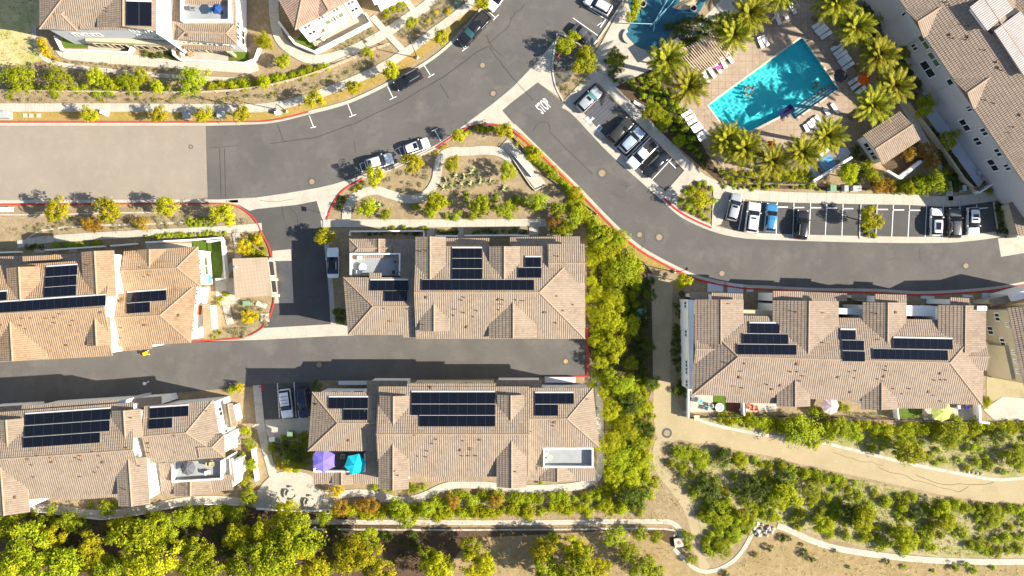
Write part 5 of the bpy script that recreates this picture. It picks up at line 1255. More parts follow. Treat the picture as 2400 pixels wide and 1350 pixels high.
# ------------------------------------------------------------------ pool court
slab('pool_deck', [(1590, 235), (1575, 180), (1590, 150), (1640, 180), (1690, 130), (1725, 110), (1745, 60), (1790, 0), (1800, -20), (1900, 10), (1920, 60), (1960, 85), (1990, 140), (2030, 200), (2000, 250), (1990, 290), (1940, 300), (1900, 345), (1880, 400), (1700, 400), (1665, 360), (1592, 262)], 0, .05, DECKP, holes=[POOL], label='tan gridded paving around the swimming pool', cat='paving', **ST)
slab('pool_deck', [(1590, 150), (1650, 110), (1690, 60), (1730, 60), (1690, 130), (1640, 178)], 0, .044, surf('shaded_deck', [(.13, .10, .07), ((.09, .07, .05), .5, .45, .7)], .9), label='paving under the slatted pergola with its shade painted dark', cat='paving', **ST)  # pergola shade painted into a darker paving colour
FLOORP = surf('pool_plaster', [(.10, .78, .76), ((.07, .70, .77), .1, .4, .6)], .7)
pv = px3(POOL, 0.0); DEP = 1.25
v = [Vector((p.x, p.y, .05)) for p in pv] + [Vector((p.x, p.y, -DEP)) for p in pv]; n = len(pv)
f = [[i, (i + 1) % n, n + (i + 1) % n, n + i] for i in range(n)]
f += [[n + i for i in t] for t in tessellate_polygon([[Vector((p.x, p.y, 0)) for p in pv]])]
f2 = []
for q in f:
    a, b_, c = v[q[0]], v[q[1]], v[q[2]]; nn = (b_ - a).cross(c - a); cen = (a + b_ + c) / 3; ins = sum(pv, Vector()) / n
    f2.append(q if (nn.z > 0 if abs(nn.z) > 1e-5 else nn.dot(ins - cen) > 0) else q[::-1])
pool = add('pool_basin', v, f2, FLOORP, label='turquoise plastered pool basin', cat='pool', **ST)
strip('pool_coping', POOL + [POOL[0]], .35, .02, .085, plain('coping_stone', (.5, .42, .32), .8), n=1, off=.17, label='pale coping around the swimming pool', cat='coping', **ST)
# steps at the right end
pr = (Vector(POOL[2]) - Vector(POOL[1])).normalized(); pn = Vector((pr.y, -pr.x)) if pr.x * 0 + pr.y > 0 else Vector((-pr.y, pr.x))
pn = Vector((-.632, -.775)) if False else (Vector((1880, 88)) - Vector((1964, 208))).normalized()
for k in range(3):
    a = Vector(POOL[1]) + pn * (k * 5.5) * .0; e0 = Vector((1961, 211)); e1 = Vector((1866, 276))
    o0, o1 = pn * (k * 7), pn * ((k + 1) * 7)
    slab('pool_step', [tuple(e0 + o0), tuple(e0 + o1), tuple(e1 + o1), tuple(e1 + o0)], -DEP, -.3 - .3 * k, plain(f'step_plaster{k}', (.30, .50, .54), .7), label=f'submerged pool step, {["top", "middle", "lowest"][k]} one', cat='step', **ST)

def watermat(name, tint):
    m, nt, out = nodes(name)
    r_ = N(nt, 'ShaderNodeBsdfRefraction', i_IOR=1.33, i_Roughness=0.0, i_Color=c4(tint))
    nt.links.new(r_.outputs[0], out.inputs[0])
    return m
WATER = watermat('pool_water', (.86, .98, 1.0))
WAMP, WLEN = .019, .74
def inside(x, y, poly):
    ins = False
    for i in range(len(poly)):
        a, b_ = poly[i], poly[i - 1]
        if (a.y > y) != (b_.y > y) and x < (b_.x - a.x) * (y - a.y) / (b_.y - a.y) + a.x: ins = not ins
    return ins
def water_mesh(name, pv, z, amp, wl, step, mat, **k):
    """rippled surface: a grid clipped to the outline"""
    bm = bmesh.new()
    x0, x1 = min(p.x for p in pv), max(p.x for p in pv); y0, y1 = min(p.y for p in pv), max(p.y for p in pv)
    bmesh.ops.create_grid(bm, x_segments=int((x1 - x0) / step), y_segments=int((y1 - y0) / step), size=1)
    for vv in bm.verts: vv.co.x = (x0 + x1) / 2 + vv.co.x * (x1 - x0) / 2; vv.co.y = (y0 + y1) / 2 + vv.co.y * (y1 - y0) / 2
    m = len(pv); ccw = sum(pv[i - 1].x * pv[i].y - pv[i].x * pv[i - 1].y for i in range(m)) > 0
    dead = [f for f in bm.faces if not inside(f.calc_center_median().x, f.calc_center_median().y, pv)]
    bmesh.ops.delete(bm, geom=dead, context='FACES')
    rg = random.Random(3); W = []
    for _ in range(26):
        a = rg.uniform(0, 2 * math.pi); l = wl * rg.uniform(.6, 1.7); W.append((math.cos(a) * 2 * math.pi / l, math.sin(a) * 2 * math.pi / l, rg.uniform(0, 6.3), l))
    for vv in bm.verts:
        p = vv.co
        env = .62 + .38 * max(0, math.sin(p.x * .45 + 1.3) * math.sin(p.y * .55 + p.x * .2)) ** .5
        vv.co.z = z + amp * env * sum(math.sin(kx * p.x + ky * p.y + ph) * l for kx, ky, ph, l in W) / math.sqrt(26) / wl
    for ff in bm.faces: ff.smooth = True
    me = bpy.data.meshes.new(name); bm.to_mesh(me); bm.free(); me.materials.append(mat)
    o = bpy.data.objects.new(name, me); COL.objects.link(o); tag(o, **k); return o
pw = water_mesh('pool_water', pv, -.06, WAMP, WLEN, .08, WATER, label='clear turquoise water of the swimming pool', cat='water', kind='structure')
CAUSTIC = True
pw.cycles.is_caustics_caster = True
pool.cycles.is_caustics_receiver = True
for o in bpy.data.objects:
    if o.name.startswith('pool_step'): o.cycles.is_caustics_receiver = True
# splash pool and its pieces
SPL = [(1486, -20), (1482, 48), (1467, 73), (1472, 88), (1490, 104), (1515, 117), (1545, 111), (1562, 95), (1575, 70), (1600, 50), (1630, 38), (1650, 8), (1660, -25)]
SPLs = [(p.x, p.y) for p in smooth([(a, b_, 0) for a, b_ in SPL], 4, True)]
slab('splash_pool', SPLs, 0, .03, surf('splash_floor_shaded', [(.018, .085, .125), ((.03, .12, .16), .3, .4, .6), ((.06, .17, .20), .8, .55, .75)], .3), label='blue green splash pool at the top, shade painted into its floor', cat='pool', **ST)  # shade of trees out of view painted into the dark floor colour
slab('beach_entry', [(1575, 18), (1592, 5), (1600, -20), (1648, -20), (1625, 20), (1598, 24)], 0, .036, surf('sand_floor', [(.42, .33, .19)], .8), label='sandy beach entry of the splash pool', cat='paving', **ST)
WHT = cloth('white_vinyl', (.72, .71, .68))
r = empty('water_slide_frame', U(1535, 55), label='pale blue triangular frame standing in the splash pool', cat='play frame')
PBL2 = plain('pale_blue_pipe', (.25, .5, .58), .4)
r0 = U(1535, 55)
for k, (a, b_) in enumerate([((1533, 53, 0), (1566, -4, 3.2)), ((1536, 55, 0), (1580, 0, 3.2)), ((1534, 54, 0), (1532, 72, 1.2)), ((1472, 54, 1.4), (1530, 56, 1.6)), ((1524, 62, .6), (1562, 20, 2.6))]):
    b = MB(); b.bar(U(*a), U(*b_), .07, n=8); b.build('pipe', PBL2, r, world=True)
for i, (x, y) in enumerate([(1505, 13), (1623, 23)]):
    r = empty('planter_pot', U(x, y), label=f"round pale stone pot at the splash pool, {['left', 'right'][i]} one", cat='pot')
    b = MB(); b.lathe((0, 0, 0), [(.35, 0), (.55, .5), (.6, .9), (.48, .9), (.42, .6)], 16); b.build('bowl', STONE, r); b = MB(); b.cyl((0, 0, .6), .42, .05, 16); b.build('fill', DARKW, r)
r = empty('curved_bench', U(1476, 86), label='curved white seat at the left rim of the splash pool', cat='bench')
b = MB(); g_ = lambda rr, t, z: (rr * math.cos(t), rr * math.sin(t), z)
for j in range(12):
    t0, t1 = 2.0 + j * .2, 2.2 + j * .2
    b.hexa([g_(.8, t0, 0), g_(1.25, t0, 0), g_(1.25, t1, 0), g_(.8, t1, 0)], [g_(.8, t0, .45), g_(1.25, t0, .45), g_(1.25, t1, .45), g_(.8, t1, .45)])
b.build('seat', STONE, r)

# pergolas
def pergola(q, z, nsl, label, slat=.13, extra=1.0):
    """q: four photo corners (at slat height): slats run from edge 0-1 to edge 3-2"""
    P = [U(x, y, z) for x, y in q]
    r = empty('pergola', Vector((P[0].x, P[0].y, 0)), label=label, cat='pergola')
    for a, b_ in ((P[0], P[1]), (P[3], P[2])):
        m = MB(); d = (b_ - a).normalized(); e = Vector((-d.y, d.x, 0)) * .1
        lo, hi = Vector((0, 0, -.25)), Vector((0, 0, -.03))
        m.hexa([a - e + lo, b_ - e + lo, b_ + e + lo, a + e + lo], [a - e + hi, b_ - e + hi, b_ + e + hi, a + e + hi]); m.build('beam', WOOD, r, world=True)
    for t in (.5,):
        m = MB(); a, b_ = P[0].lerp(P[3], t), P[1].lerp(P[2], t); d = (b_ - a).normalized(); e = Vector((-d.y, d.x, 0)) * .05
        m.hexa([a - e + lo, b_ - e + lo, b_ + e + lo, a + e + lo], [a - e + hi, b_ - e + hi, b_ + e + hi, a + e + hi]); m.build('beam', WOOD, r, world=True)
    for k in range(nsl):
        t = k / (nsl - 1); a, b_ = P[0].lerp(P[1], t), P[3].lerp(P[2], t); d = (b_ - a).normalized(); a, b_ = a - d * .35, b_ + d * .35; e = Vector((-d.y, d.x, 0)) * slat / 2
        m = MB(); m.hexa([a - e, b_ - e, b_ + e, a + e], [p + Vector((0, 0, .14)) for p in (a - e, b_ - e, b_ + e, a + e)]); m.build('slat', WOOD, r, world=True)
    for p in P + [P[0].lerp(P[1], .5), P[3].lerp(P[2], .5)]:
        m = MB(); m.box((p.x, p.y, z / 2 - .12), (.22, .22, z - .26)); m.build('post', WOOD, r, world=True)
pergola([(1588, 126), (1690, 72), (1724, 120), (1632, 175)], 2.9, 21, 'slatted wooden pergola between splash pool and swimming pool')
pergola([(1790, -20), (1838, -38), (1872, 14), (1822, 34)], 2.9, 14, 'slatted wooden pergola at the top edge among palms')
pergola([(1500, 110), (1553, 92), (1580, 128), (1526, 150)][:0] or [(1548, 118), (1590, 92), (1606, 118), (1566, 144)], 2.9, 18, 'small slatted pergola beside the splash pool, half under a palm')

# loungers
b = MB(); lg = empty('sun_lounger')
b.box((-.35, 0, .32), (1.3, .62, .07)); b.build('seat', WHT, lg)
b = MB(); b.box((.62, 0, .52), (.74, .62, .07), 0, -.6); b.build('backrest', WHT, lg)
for sy in (.3, -.3): b = MB(); b.box((-.1, sy, .26), (1.85, .05, .06)); b.build('frame', METAL, lg)
for sx, sy in ((-.85, .28), (-.85, -.28), (.5, .28), (.5, -.28)): b = MB(); b.box((sx, sy, .13), (.06, .06, .26)); b.build('leg', METAL, lg)
lounge = []
def row(x0, y0, x1, y1, n_, ang, where): lounge.extend([(x0 + (x1 - x0) * i / max(1, n_ - 1), y0 + (y1 - y0) * i / max(1, n_ - 1), ang, i, n_, where) for i in range(n_)])
row(1608, 268, 1648, 324, 7, 210, 'left of the pool'); row(1640, 194, 1708, 138, 6, 122, 'beside the slatted pergola')
row(1914, 60, 1934, 84, 4, 35, 'at the pool top corner'); row(1958, 112, 1986, 156, 6, 35, 'along the upper right pool edge'); row(1998, 190, 2014, 214, 3, 35, 'under the orange red parasol')
row(1890, 305, 1918, 284, 4, 300, 'below the pool end'); row(1822, 46, 1856, 22, 3, 115, 'by the top pergola'); row(1782, 102, 1792, 96, 2, 120, 'near the top pool corner'); row(1938, 265, 1956, 256, 2, 300, 'beside the striped pool steps')
ORD = ['first', 'second', 'third', 'fourth', 'fifth', 'sixth', 'seventh', 'eighth', 'ninth', 'tenth']
for i, (x, y, a, k, n_, where) in enumerate(lounge):
    o = lg if i == 0 else dup(lg)
    o.location = U(x + random.uniform(-1, 1), y + random.uniform(-1, 1), .05); o.rotation_euler = (0, 0, R(a + random.uniform(-5, 5)))
    tag(o, f'white sun lounger {where}, {ORD[k]} from the {"top" if y != x and n_ > 1 and lounge[i - k][1] <= lounge[min(len(lounge) - 1, i - k + n_ - 1)][1] else "bottom"}', 'sun lounger', 'sun loungers around the pool')
for i, (x, y, c, l) in enumerate([(1676, 156, (.65, .1, .45), 'bright pink towel on a lounger by the pergola'), (1686, 158, (.5, .08, .25), 'rose towel on a lounger by the pergola'), (1659, 165, (.03, .03, .05), 'black towel on a lounger by the pergola')]):
    b = MB(); b.hexa([(-.4, -.3, 0), (.4, -.3, .03), (.45, .28, 0), (-.36, .32, .02)], [(-.4, -.3, .05), (.4, -.3, .08), (.45, .28, .05), (-.36, .32, .07)])
    o = b.build('towel', cloth(f'towel{i}', c), label=l, cat='towel'); o.location = U(x, y, .42); o.rotation_euler = (0, 0, R(35 * i))
# spa beside the pool house
r = empty('hot_tub', U(1936, 382), R(38), label='round-cornered blue hot tub beside the white spa wall', cat='hot tub')
b = MB(); b.box((0, 0, .3), (3.6, 3.0, .6)); b.build('surround', DECKP, r)
b = MB(); pts = [Vector((1.25 * math.copysign(abs(math.cos(t)) ** .6, math.cos(t)), 1.05 * math.copysign(abs(math.sin(t)) ** .6, math.sin(t)), 0)) for t in [2 * math.pi * k / 24 for k in range(24)]]
b.hexa([p + Vector((0, 0, .55)) for p in pts], [p + Vector((0, 0, .63)) for p in pts]); b.build('water', surf('spa_water', [(.10, .26, .40), ((.2, .38, .5), 4, .5, .7)], .15), r)
b = MB(); b.box((.2, 1.6, .62), (2.6, .5, .08)); b.build('step', WHT, r)
for sx in (1.5, 1.8): b = MB(); b.bar((sx, -.6, .6), (sx, -.6, 1.4), .03); b.bar((sx, -.6, 1.4), (sx - .6, -.2, 1.2), .03); b.build('handrail', METAL, r)
slab('yard', [(1880, 400), (1905, 424), (2000, 368), (1985, 345), (1930, 350)], 0, .04, GREYB, label='dark paving around the hot tub', cat='paving', **ST)

# patio furniture
def chair(x, y, z, a, c, label, s=1.0):
    r = empty('patio_chair', U(x, y, z), R(a), label=label, cat='chair')
    m_ = cloth('chair_cloth' + str(int(x * 10)), c)
    b = MB(); b.box((0, 0, .42), (.62 * s, .62 * s, .12)); b.build('seat', m_, r); b = MB(); b.box((-.3 * s, 0, .68), (.1, .6 * s, .5), 0, -.2); b.build('backrest', m_, r)
    for sy in (.3, -.3): b = MB(); b.box((0, sy * s, .58), (.6 * s, .07, .06)); b.build('armrest', WOOD, r)
    for sx, sy in ((.26, .26), (.26, -.26), (-.26, .26), (-.26, -.26)): b = MB(); b.box((sx * s, sy * s, .2), (.05, .05, .4)); b.build('leg', DMETAL, r)
for x, y, z, a, c, l in [(1640, 938, .06, 40, (.12, .5, .58), 'aqua cushioned chair on the tan patio'), (1653, 955, .06, 160, (.25, .5, .58), 'aqua patterned chair near the patio fence'), (1614 + 8, 925, .06, 0, (.08, .22, .4), 'blue covered chair by the side wall'), (1664, 951, .06, 200, (.5, .5, .48), 'white chair at the turf edge'),
    (1759, 955, .06, 80, (.6, .1, .06), 'red lounge chair on the right of the partition, left one'), (1770, 955, .06, 100, (.62, .11, .07), 'red lounge chair on the right of the partition, right one'), (1752, 946, .06, 0, (.6, .12, .05), 'orange box seat by the partition wall'),
    (2243, 953, .06, 0, (.5, .52, .62), 'pale lilac chair on the right patio'), (2263, 954, .06, 0, (.1, .08, .45), 'violet chair on the right patio'), (2188, 978, .06, 0, (.65, .65, .62), 'white bench seat below the lime parasol'), (2165, 968, .06, 40, (.62, .55, .4), 'cream chair at the turf patio edge'),
    (492, 1086, 6.1, 0, (.3, .26, .13), 'olive cushioned seat on the white roof deck, left one'), (500, 1086, 6.1, 0, (.3, .26, .13), 'olive cushioned seat on the white roof deck, right one'), (490, 1106, 6.1, 10, (.7, .7, .68), 'white table chair on the white roof deck'),
    (845, 605, 6.2, 0, (.7, .69, .66), 'white round chair on the pale roof deck, upper one'), (843, 638, 6.2, 0, (.66, .65, .62), 'white round chair on the pale roof deck, lower one'), (930, 614, 6.2, 180, (.05, .05, .06), 'black chair on the pale roof deck'), (924, 638, 6.2, 90, (.06, .06, .07), 'black chair at the deck corner'),
    (2175, 300, .06, 30, (.25, .4, .45), 'pale blue chair on the shaded patio, upper one'), (2217, 282, .06, 10, (.3, .42, .42), 'pale teal chair on the shaded patio, lower one'), (2170, 190, .06, 20, (.3, .4, .5), 'pale blue chair on the upper shaded patio'),
    (2292, 405, .06, 20, (.6, .55, .5), 'cream chair on the lower shaded patio'), (2303, 418, .06, 120, (.55, .42, .32), 'tan sofa seat on the lower shaded patio'), (731, 91, .06, 30, (.6, .6, .62), 'white chair in the cream house yard'), (742, 104, .06, 30, (.35, .25, .2), 'brown table seat in the cream house yard'), (760, 92, .06, 60, (.6, .58, .55), 'pale chair in the cream house yard'), (838, 34, .06, 60, (.6, .6, .6), 'white seat in the right corner of the cream house yard'),
    (453, 22, 6.6, 0, (.1, .1, .1), 'dark seat on the top left roof terrace'), (498, 25, 6.6, 30, (.05, .35, .45), 'turquoise chair on the top left roof terrace'), (1281, 1064, 6.1, 0, (.6, .6, .58), 'white chair on the white lower right deck, left one'), (1289, 1070, 6.1, 60, (.6, .6, .58), 'white chair on the white lower right deck, right one'), (806, 1068, 6.1, 0, (.25, .2, .12), 'brown seat on the dark roof deck'), (742, 1072, 6.1, 0, (.7, .7, .7), 'white seat at the left of the dark roof deck'),
    (280, 102, .06, 0, (.5, .5, .5), 'grey chair in the top left yard'), (432, 128, .06, 0, (.55, .55, .55), 'grey chair at the left of the right yard'), (450, 128, .06, 20, (.5, .2, .08), 'rust chair in the right yard of the top house')]:
    chair(x, y, z, a, c, l)
def table(x, y, z, rad, m, label, n=20):
    r = empty('round_table', U(x, y, z), label=label, cat='table')
    b = MB(); b.cyl((0, 0, .66), rad, .06, n); b.build('table_top', m, r); b = MB(); b.bar((0, 0, .05), (0, 0, .66), .06); b.build('pedestal', DMETAL, r); b = MB(); b.cyl((0, 0, 0), rad * .5, .05, 12); b.build('foot', DMETAL, r)
table(852, 627, 6.2, .62, FRAME, 'white round table on the pale roof deck'); table(1643, 936, .06, .01, FRAME, 'small side table between aqua chairs') if False else None
r = empty('fire_bowl', U(1685, 954, .06), label='white round fire bowl on green turf', cat='fire bowl')
b = MB(); b.lathe((0, 0, 0), [(.45, 0), (.7, .3), (.72, .5), (.5, .5), (.45, .42)], 24); b.build('bowl', FRAME, r); b = MB(); b.cyl((0, 0, .4), .46, .04, 20); b.build('grate', METAL, r)
for i, (x, y, l) in enumerate([(1734, 959, 'round grey drum on the dark red patio'), (1617, 934, 'grey kettle grill near the blue chair')]):
    r = empty('kettle_grill', U(x, y, .06), label=l, cat='grill'); b = MB(); b.lathe((0, 0, .35), [(.1, 0), (.3, .2), (.32, .3), (.25, .45), (.05, .52)], 16); b.build('bowl', GREYBOX if i == 0 else DMETAL, r)
    for k in range(3): b = MB(); b.bar((.2 * math.cos(k * 2.1), .2 * math.sin(k * 2.1), 0), (.15 * math.cos(k * 2.1), .15 * math.sin(k * 2.1), .45), .02); b.build('leg', DMETAL, r)
# ride-on toy by the garage doors of the upper left house
r = empty('ride_on_toy', U(345, 828), R(20), label='yellow and red ride-on toy on the alley by the upper left house', cat='toy')
YT = plain('yellow_plastic', (.75, .45, .01), .4); RT = plain('red_plastic', (.6, .06, .03), .4)
b = MB(); b.box((0, 0, .45), (.75, .6, .3)); b.box((-.15, 0, .85), (.4, .5, .06)); b.build('body', YT, r); b = MB(); b.box((.38, 0, .42), (.2, .5, .25)); b.build('bonnet', RT, r); b = MB(); b.box((-.1, 0, .62), (.3, .36, .05)); b.build('seat', DARKW, r)
for sx in (.3, -.3):
    for sy in (.33, -.33): b = MB(); b.bar((sx, sy - .05, .15), (sx, sy + .05, .15), .15, n=12); b.build('wheel', FRAME if sx > 0 else RUBBER, r)
r = empty('white_toy', U(340, 899), R(15), label='small white toy with a round head lying on the shaded alley', cat='toy')
b = MB(); b.lathe((0, 0, .0), [(.05, 0), (.28, .1), (.3, .25), (.1, .38)], 12); b.build('body', WHT, r); b = MB(); b.bar((.25, .05, .2), (.75, .15, .3), .06, .05); b.build('neck', WHT, r); b = MB(); b.lathe((.78, .16, .2), [(.03, 0), (.12, .1), (.05, .22)], 10); b.build('head', WHT, r)
# ------------------------------------------------------------------ people in the pool
SKIN = plain('skin', (.42, .26, .18), .6); HAIR = plain('dark_hair', (.02, .014, .011), .6); HAIR2 = plain('brown_hair', (.07, .04, .02), .6)
def person(x, y, z, ang, label, pose, hair, suit):
    r = empty('person', U(x, y, .1), R(ang), label=label, cat='person', group='people bathing in the pool'); r.location.z = z
    J = [((0, 0, .92), .13), ((0, 0, 1.12), .135), ((0, 0, 1.32), .15), ((0, 0, 1.46), .055), ((.015, 0, 1.56), .09), ((.02, 0, 1.66), .085)]
    Ed = [(0, 1), (1, 2), (2, 3), (3, 4), (4, 5)]
    for sy in (1, -1):
        i = len(J); ax = pose[0] if sy > 0 else pose[1]
        J += [((0, .19 * sy, 1.38), .06), ((.25 * ax, .34 * sy, 1.22), .045), ((.55 * ax, .36 * sy, 1.27), .034), ((.65 * ax, .35 * sy, 1.28), .028)]
        Ed += [(2, i), (i, i + 1), (i + 1, i + 2), (i + 2, i + 3)]
        j = len(J); J += [((.02, .1 * sy, .86), .085), ((.07 * sy + .03, .11 * sy, .48), .055), ((-.02, .11 * sy, .08), .038), ((.14, .12 * sy, .03), .03)]
        Ed += [(0, j), (j, j + 1), (j + 1, j + 2), (j + 2, j + 3)]
    me = bpy.data.meshes.new('body'); me.from_pydata([p for p, _ in J], Ed, [])
    o = bpy.data.objects.new('body_source', me); COL.objects.link(o)
    sk = o.modifiers.new('s', 'SKIN'); o.modifiers.new('u', 'SUBSURF').levels = 1
    for v_, (_, rr) in zip(me.skin_vertices[0].data, J): v_.radius = (rr, rr)
    me.skin_vertices[0].data[0].use_root = True
    m2 = bpy.data.meshes.new_from_object(o.evaluated_get(bpy.context.evaluated_depsgraph_get()))
    bpy.data.objects.remove(o)
    m2.materials.clear(); m2.materials.append(SKIN)
    b_ = bpy.data.objects.new('body', m2); COL.objects.link(b_); b_.parent = r
    b = MB(); b.lathe((0, 0, 1.56), [(.105, .0), (.115, .06), (.10, .13), (.05, .17), (.01, .18)], 12); b.build('hair', hair, r)
    b = MB(); b.lathe((0, 0, .84), [(.15, 0), (.165, .1), (.15, .2)], 12); b.build('swimsuit', suit, r)
sw = [cloth('suit0', (.03, .03, .12)), cloth('suit1', (.3, .03, .05)), cloth('suit2', (.02, .02, .02))]
ppl = [(1755, 200, 250, 'top of the ring of bathers'), (1748, 206, 320, 'left upper of the ring of bathers'), (1766, 204, 200, 'right upper of the ring of bathers'), (1747, 218, 30, 'left lower of the ring of bathers'), (1763, 217, 140, 'right lower of the ring of bathers'), (1754, 228, 90, 'lowest of the ring of bathers'),
       (1916, 194, 200, 'highest of the four near the striped steps'), (1911, 203, 60, 'leftmost of the four near the striped steps'), (1931, 208, 170, 'rightmost of the four near the striped steps'), (1920, 221, 110, 'lowest of the four near the striped steps')]
for i, (x, y, a, l) in enumerate(ppl):
    person(x, y, -1.25 if i < 6 else -1.22, a, 'dark-haired bather standing in the pool, ' + l, (1, .8) if i % 2 else (.7, 1.1), HAIR if i % 3 else HAIR2, sw[i % 3])

# ------------------------------------------------------------------ vegetation
rg = np.random.default_rng(11)
WOOD_B = leafmat('leaves_wood_yellow', [(.15, .15, .004), (.27, .255, .006), (.40, .35, .008), (.50, .41, .014)], .3, .2)
LSTREET = leafmat('leaves_street_tree', [(.19, .185, .004), (.28, .255, .005), (.38, .325, .006), (.46, .38, .01)], .25, .15)
LWOOD = leafmat('leaves_wood', [(.10, .14, .005), (.19, .22, .006), (.31, .31, .008), (.40, .36, .012)], .3, .2)
LBUSH = leafmat('leaves_bush', [(.12, .155, .006), (.21, .245, .008), (.29, .31, .01), (.38, .37, .014)], .25, .25)
LLIME = leafmat('leaves_lime', [(.17, .20, .005), (.26, .28, .006), (.36, .35, .008), (.45, .41, .014)], .3, .18)
LDARK = leafmat('leaves_dark', [(.03, .05, .008), (.06, .085, .01), (.095, .12, .013), (.14, .16, .02)], .2, .25)
LRUST = leafmat('leaves_rust', [(.20, .085, .012), (.30, .14, .016), (.38, .20, .02), (.20, .17, .012)], .25, .2)
LYEL = leafmat('leaves_golden', [(.38, .26, .006), (.48, .34, .008), (.56, .40, .012)], .3, .15)
LPALM = leafmat('palm_leaflets', [(.08, .09, .006), (.15, .15, .008), (.25, .225, .012), (.36, .295, .03)], .2, .12)
LAGAVE = leafmat('agave_blades', [(.22, .24, .11), (.34, .34, .16), (.46, .42, .22)], .1, .15)
LGREY = leafmat('grey_green_leaves', [(.13, .15, .075), (.19, .205, .10), (.27, .26, .13), (.24, .18, .06)], .15, .25)
LSTRAW = leafmat('straw_blades', [(.24, .23, .04), (.36, .30, .09), (.46, .37, .15), (.22, .24, .03)], .2, .25)
BARK = plain('bark', (.10, .075, .05), .95, sc=6); PBARK = plain('palm_bark', (.16, .115, .07), .95, sc=8)

def leafmesh(name, C, Nn, Ls, Ws, mat, droop=0.0):
    n = len(C)
    Nn = Nn / np.maximum(np.linalg.norm(Nn, axis=1, keepdims=True), 1e-6)
    rv = rg.normal(size=(n, 3)); T = rv - (rv * Nn).sum(1, keepdims=True) * Nn; T /= np.maximum(np.linalg.norm(T, axis=1, keepdims=True), 1e-6)
    B = np.cross(Nn, T)
    L2 = (Ls / 2)[:, None]; W2 = (Ws / 2)[:, None]
    V = np.stack([C - T * L2, C + B * W2, C + T * L2 - Nn * L2 * droop, C - B * W2], axis=1).reshape(-1, 3)
    return quads(name, V, mat)

def quads(name, V, mat):
    me = bpy.data.meshes.new(name); nv = len(V); nf = nv // 4
    me.vertices.add(nv); me.vertices.foreach_set('co', np.ascontiguousarray(V, dtype=np.float32).ravel())
    me.loops.add(nv); me.loops.foreach_set('vertex_index', np.arange(nv, dtype=np.int32))
    me.polygons.add(nf); me.polygons.foreach_set('loop_start', np.arange(0, nv, 4, dtype=np.int32)); me.polygons.foreach_set('loop_total', np.full(nf, 4, dtype=np.int32))
    me.materials.append(mat); me.update(calc_edges=True)
    return me

def crown_mesh(name, rx, rz, zc, ncl, rcl, nl, leaf, mat, low=-.45, lobes=.28, up=.85):
    ph = rg.uniform(0, 6.28, 4)
    D_ = rg.normal(size=(ncl * 3, 3)); D_ /= np.linalg.norm(D_, axis=1, keepdims=True)
    D_ = D_[D_[:, 2] > low][:ncl]
    az = np.arctan2(D_[:, 1], D_[:, 0])
    lb = 1 + lobes * (np.sin(2 * az + ph[0]) * .5 + np.sin(3 * az + ph[1]) * .6 + np.sin(5 * az + ph[2]) * .5)
    rad = rg.uniform(.45, 1.0, len(D_)) ** .6 * lb
    Cc = D_ * rad[:, None] * np.array([rx, rx, rz]) + np.array([0, 0, zc])
    cr = rcl * rg.uniform(.6, 1.3, len(Cc))
    P = []; Nn = []
    for c, r_, d in zip(Cc, cr, D_):
        k = int(nl * rg.uniform(.6, 1.3)); q = rg.normal(size=(k, 3)); q /= np.linalg.norm(q, axis=1, keepdims=True)
        q[:, 2] = np.abs(q[:, 2]) * .8 - .2 * rg.random(k) * 2
        P.append(c + q * r_ * rg.uniform(.55, 1.1, (k, 1)) * np.array([1, 1, .75])); Nn.append(q + d * .3 + np.array([0, 0, up]) + rg.normal(size=(k, 3)) * .45)
    P = np.concatenate(P); Nn = np.concatenate(Nn)
    return leafmesh(name, P, Nn, leaf * rg.uniform(.6, 1.4, len(P)), leaf * rg.uniform(.35, .75, len(P)), mat), Cc

def trunk_mesh(name, h, r, limbs, mat=BARK):
    b = MB(); pts = [Vector((0, 0, 0)), Vector((random.uniform(-.1, .1), random.uniform(-.1, .1), h * .5)), Vector((random.uniform(-.15, .15), random.uniform(-.15, .15), h))]
    for i in range(2): b.bar(pts[i], pts[i + 1], r * (1 - .3 * i), r * (.7 - .25 * i), 8)
    for c in limbs:
        b.bar(pts[1].lerp(pts[2], random.uniform(.2, 1)), Vector(c), r * .4, r * .1, 5)
    me = bpy.data.meshes.new(name); me.from_pydata([tuple(v_) for v_ in b.v], [], b.f); me.materials.append(mat)
    return me

def tree_proto(kind, n, rx, rz, zc, ncl, rcl, nl, leaf, mat, tr, **k):
    out = []
    for i in range(n):
        cm_, Cc = crown_mesh('crown', rx, rz, zc, ncl, rcl, nl, leaf, mat, **k)
        tm = trunk_mesh('trunk', zc * .95, tr, Cc[rg.permutation(len(Cc))[:9]])
        out.append((cm_, tm))
    return out
PT = dict(street=tree_proto('street', 4, 1.45, 1.1, 3.0, 36, .52, 44, .27, LSTREET, .11),
          wood=tree_proto('wood', 4, 3.5, 2.6, 6.0, 85, .95, 52, .42, LWOOD, .22, low=-.6, lobes=.35),
          lime=tree_proto('lime', 3, 2.2, 1.7, 3.4, 56, .68, 48, .32, LLIME, .15, low=-.6, lobes=.32),
          green=tree_proto('green', 3, 2.2, 1.6, 3.0, 56, .66, 46, .27, LBUSH, .15, low=-.6, lobes=.32),
          dark=tree_proto('dark', 2, 1.8, 1.4, 2.4, 44, .6, 46, .24, LDARK, .13, low=-.6),
          rust=tree_proto('rust', 2, 1.4, 1.2, 1.7, 40, .5, 44, .2, LRUST, .08, low=-.6), gold=tree_proto('gold', 2, 1.4, 1.2, 1.9, 40, .5, 44, .22, LYEL, .08, low=-.6))
for i in (1, 3): PT['wood'][i][0].materials[0] = WOOD_B
TR = dict(street=1.95, wood=4.7, lime=3.05, green=3.05, dark=2.5, rust=1.95, gold=1.95)
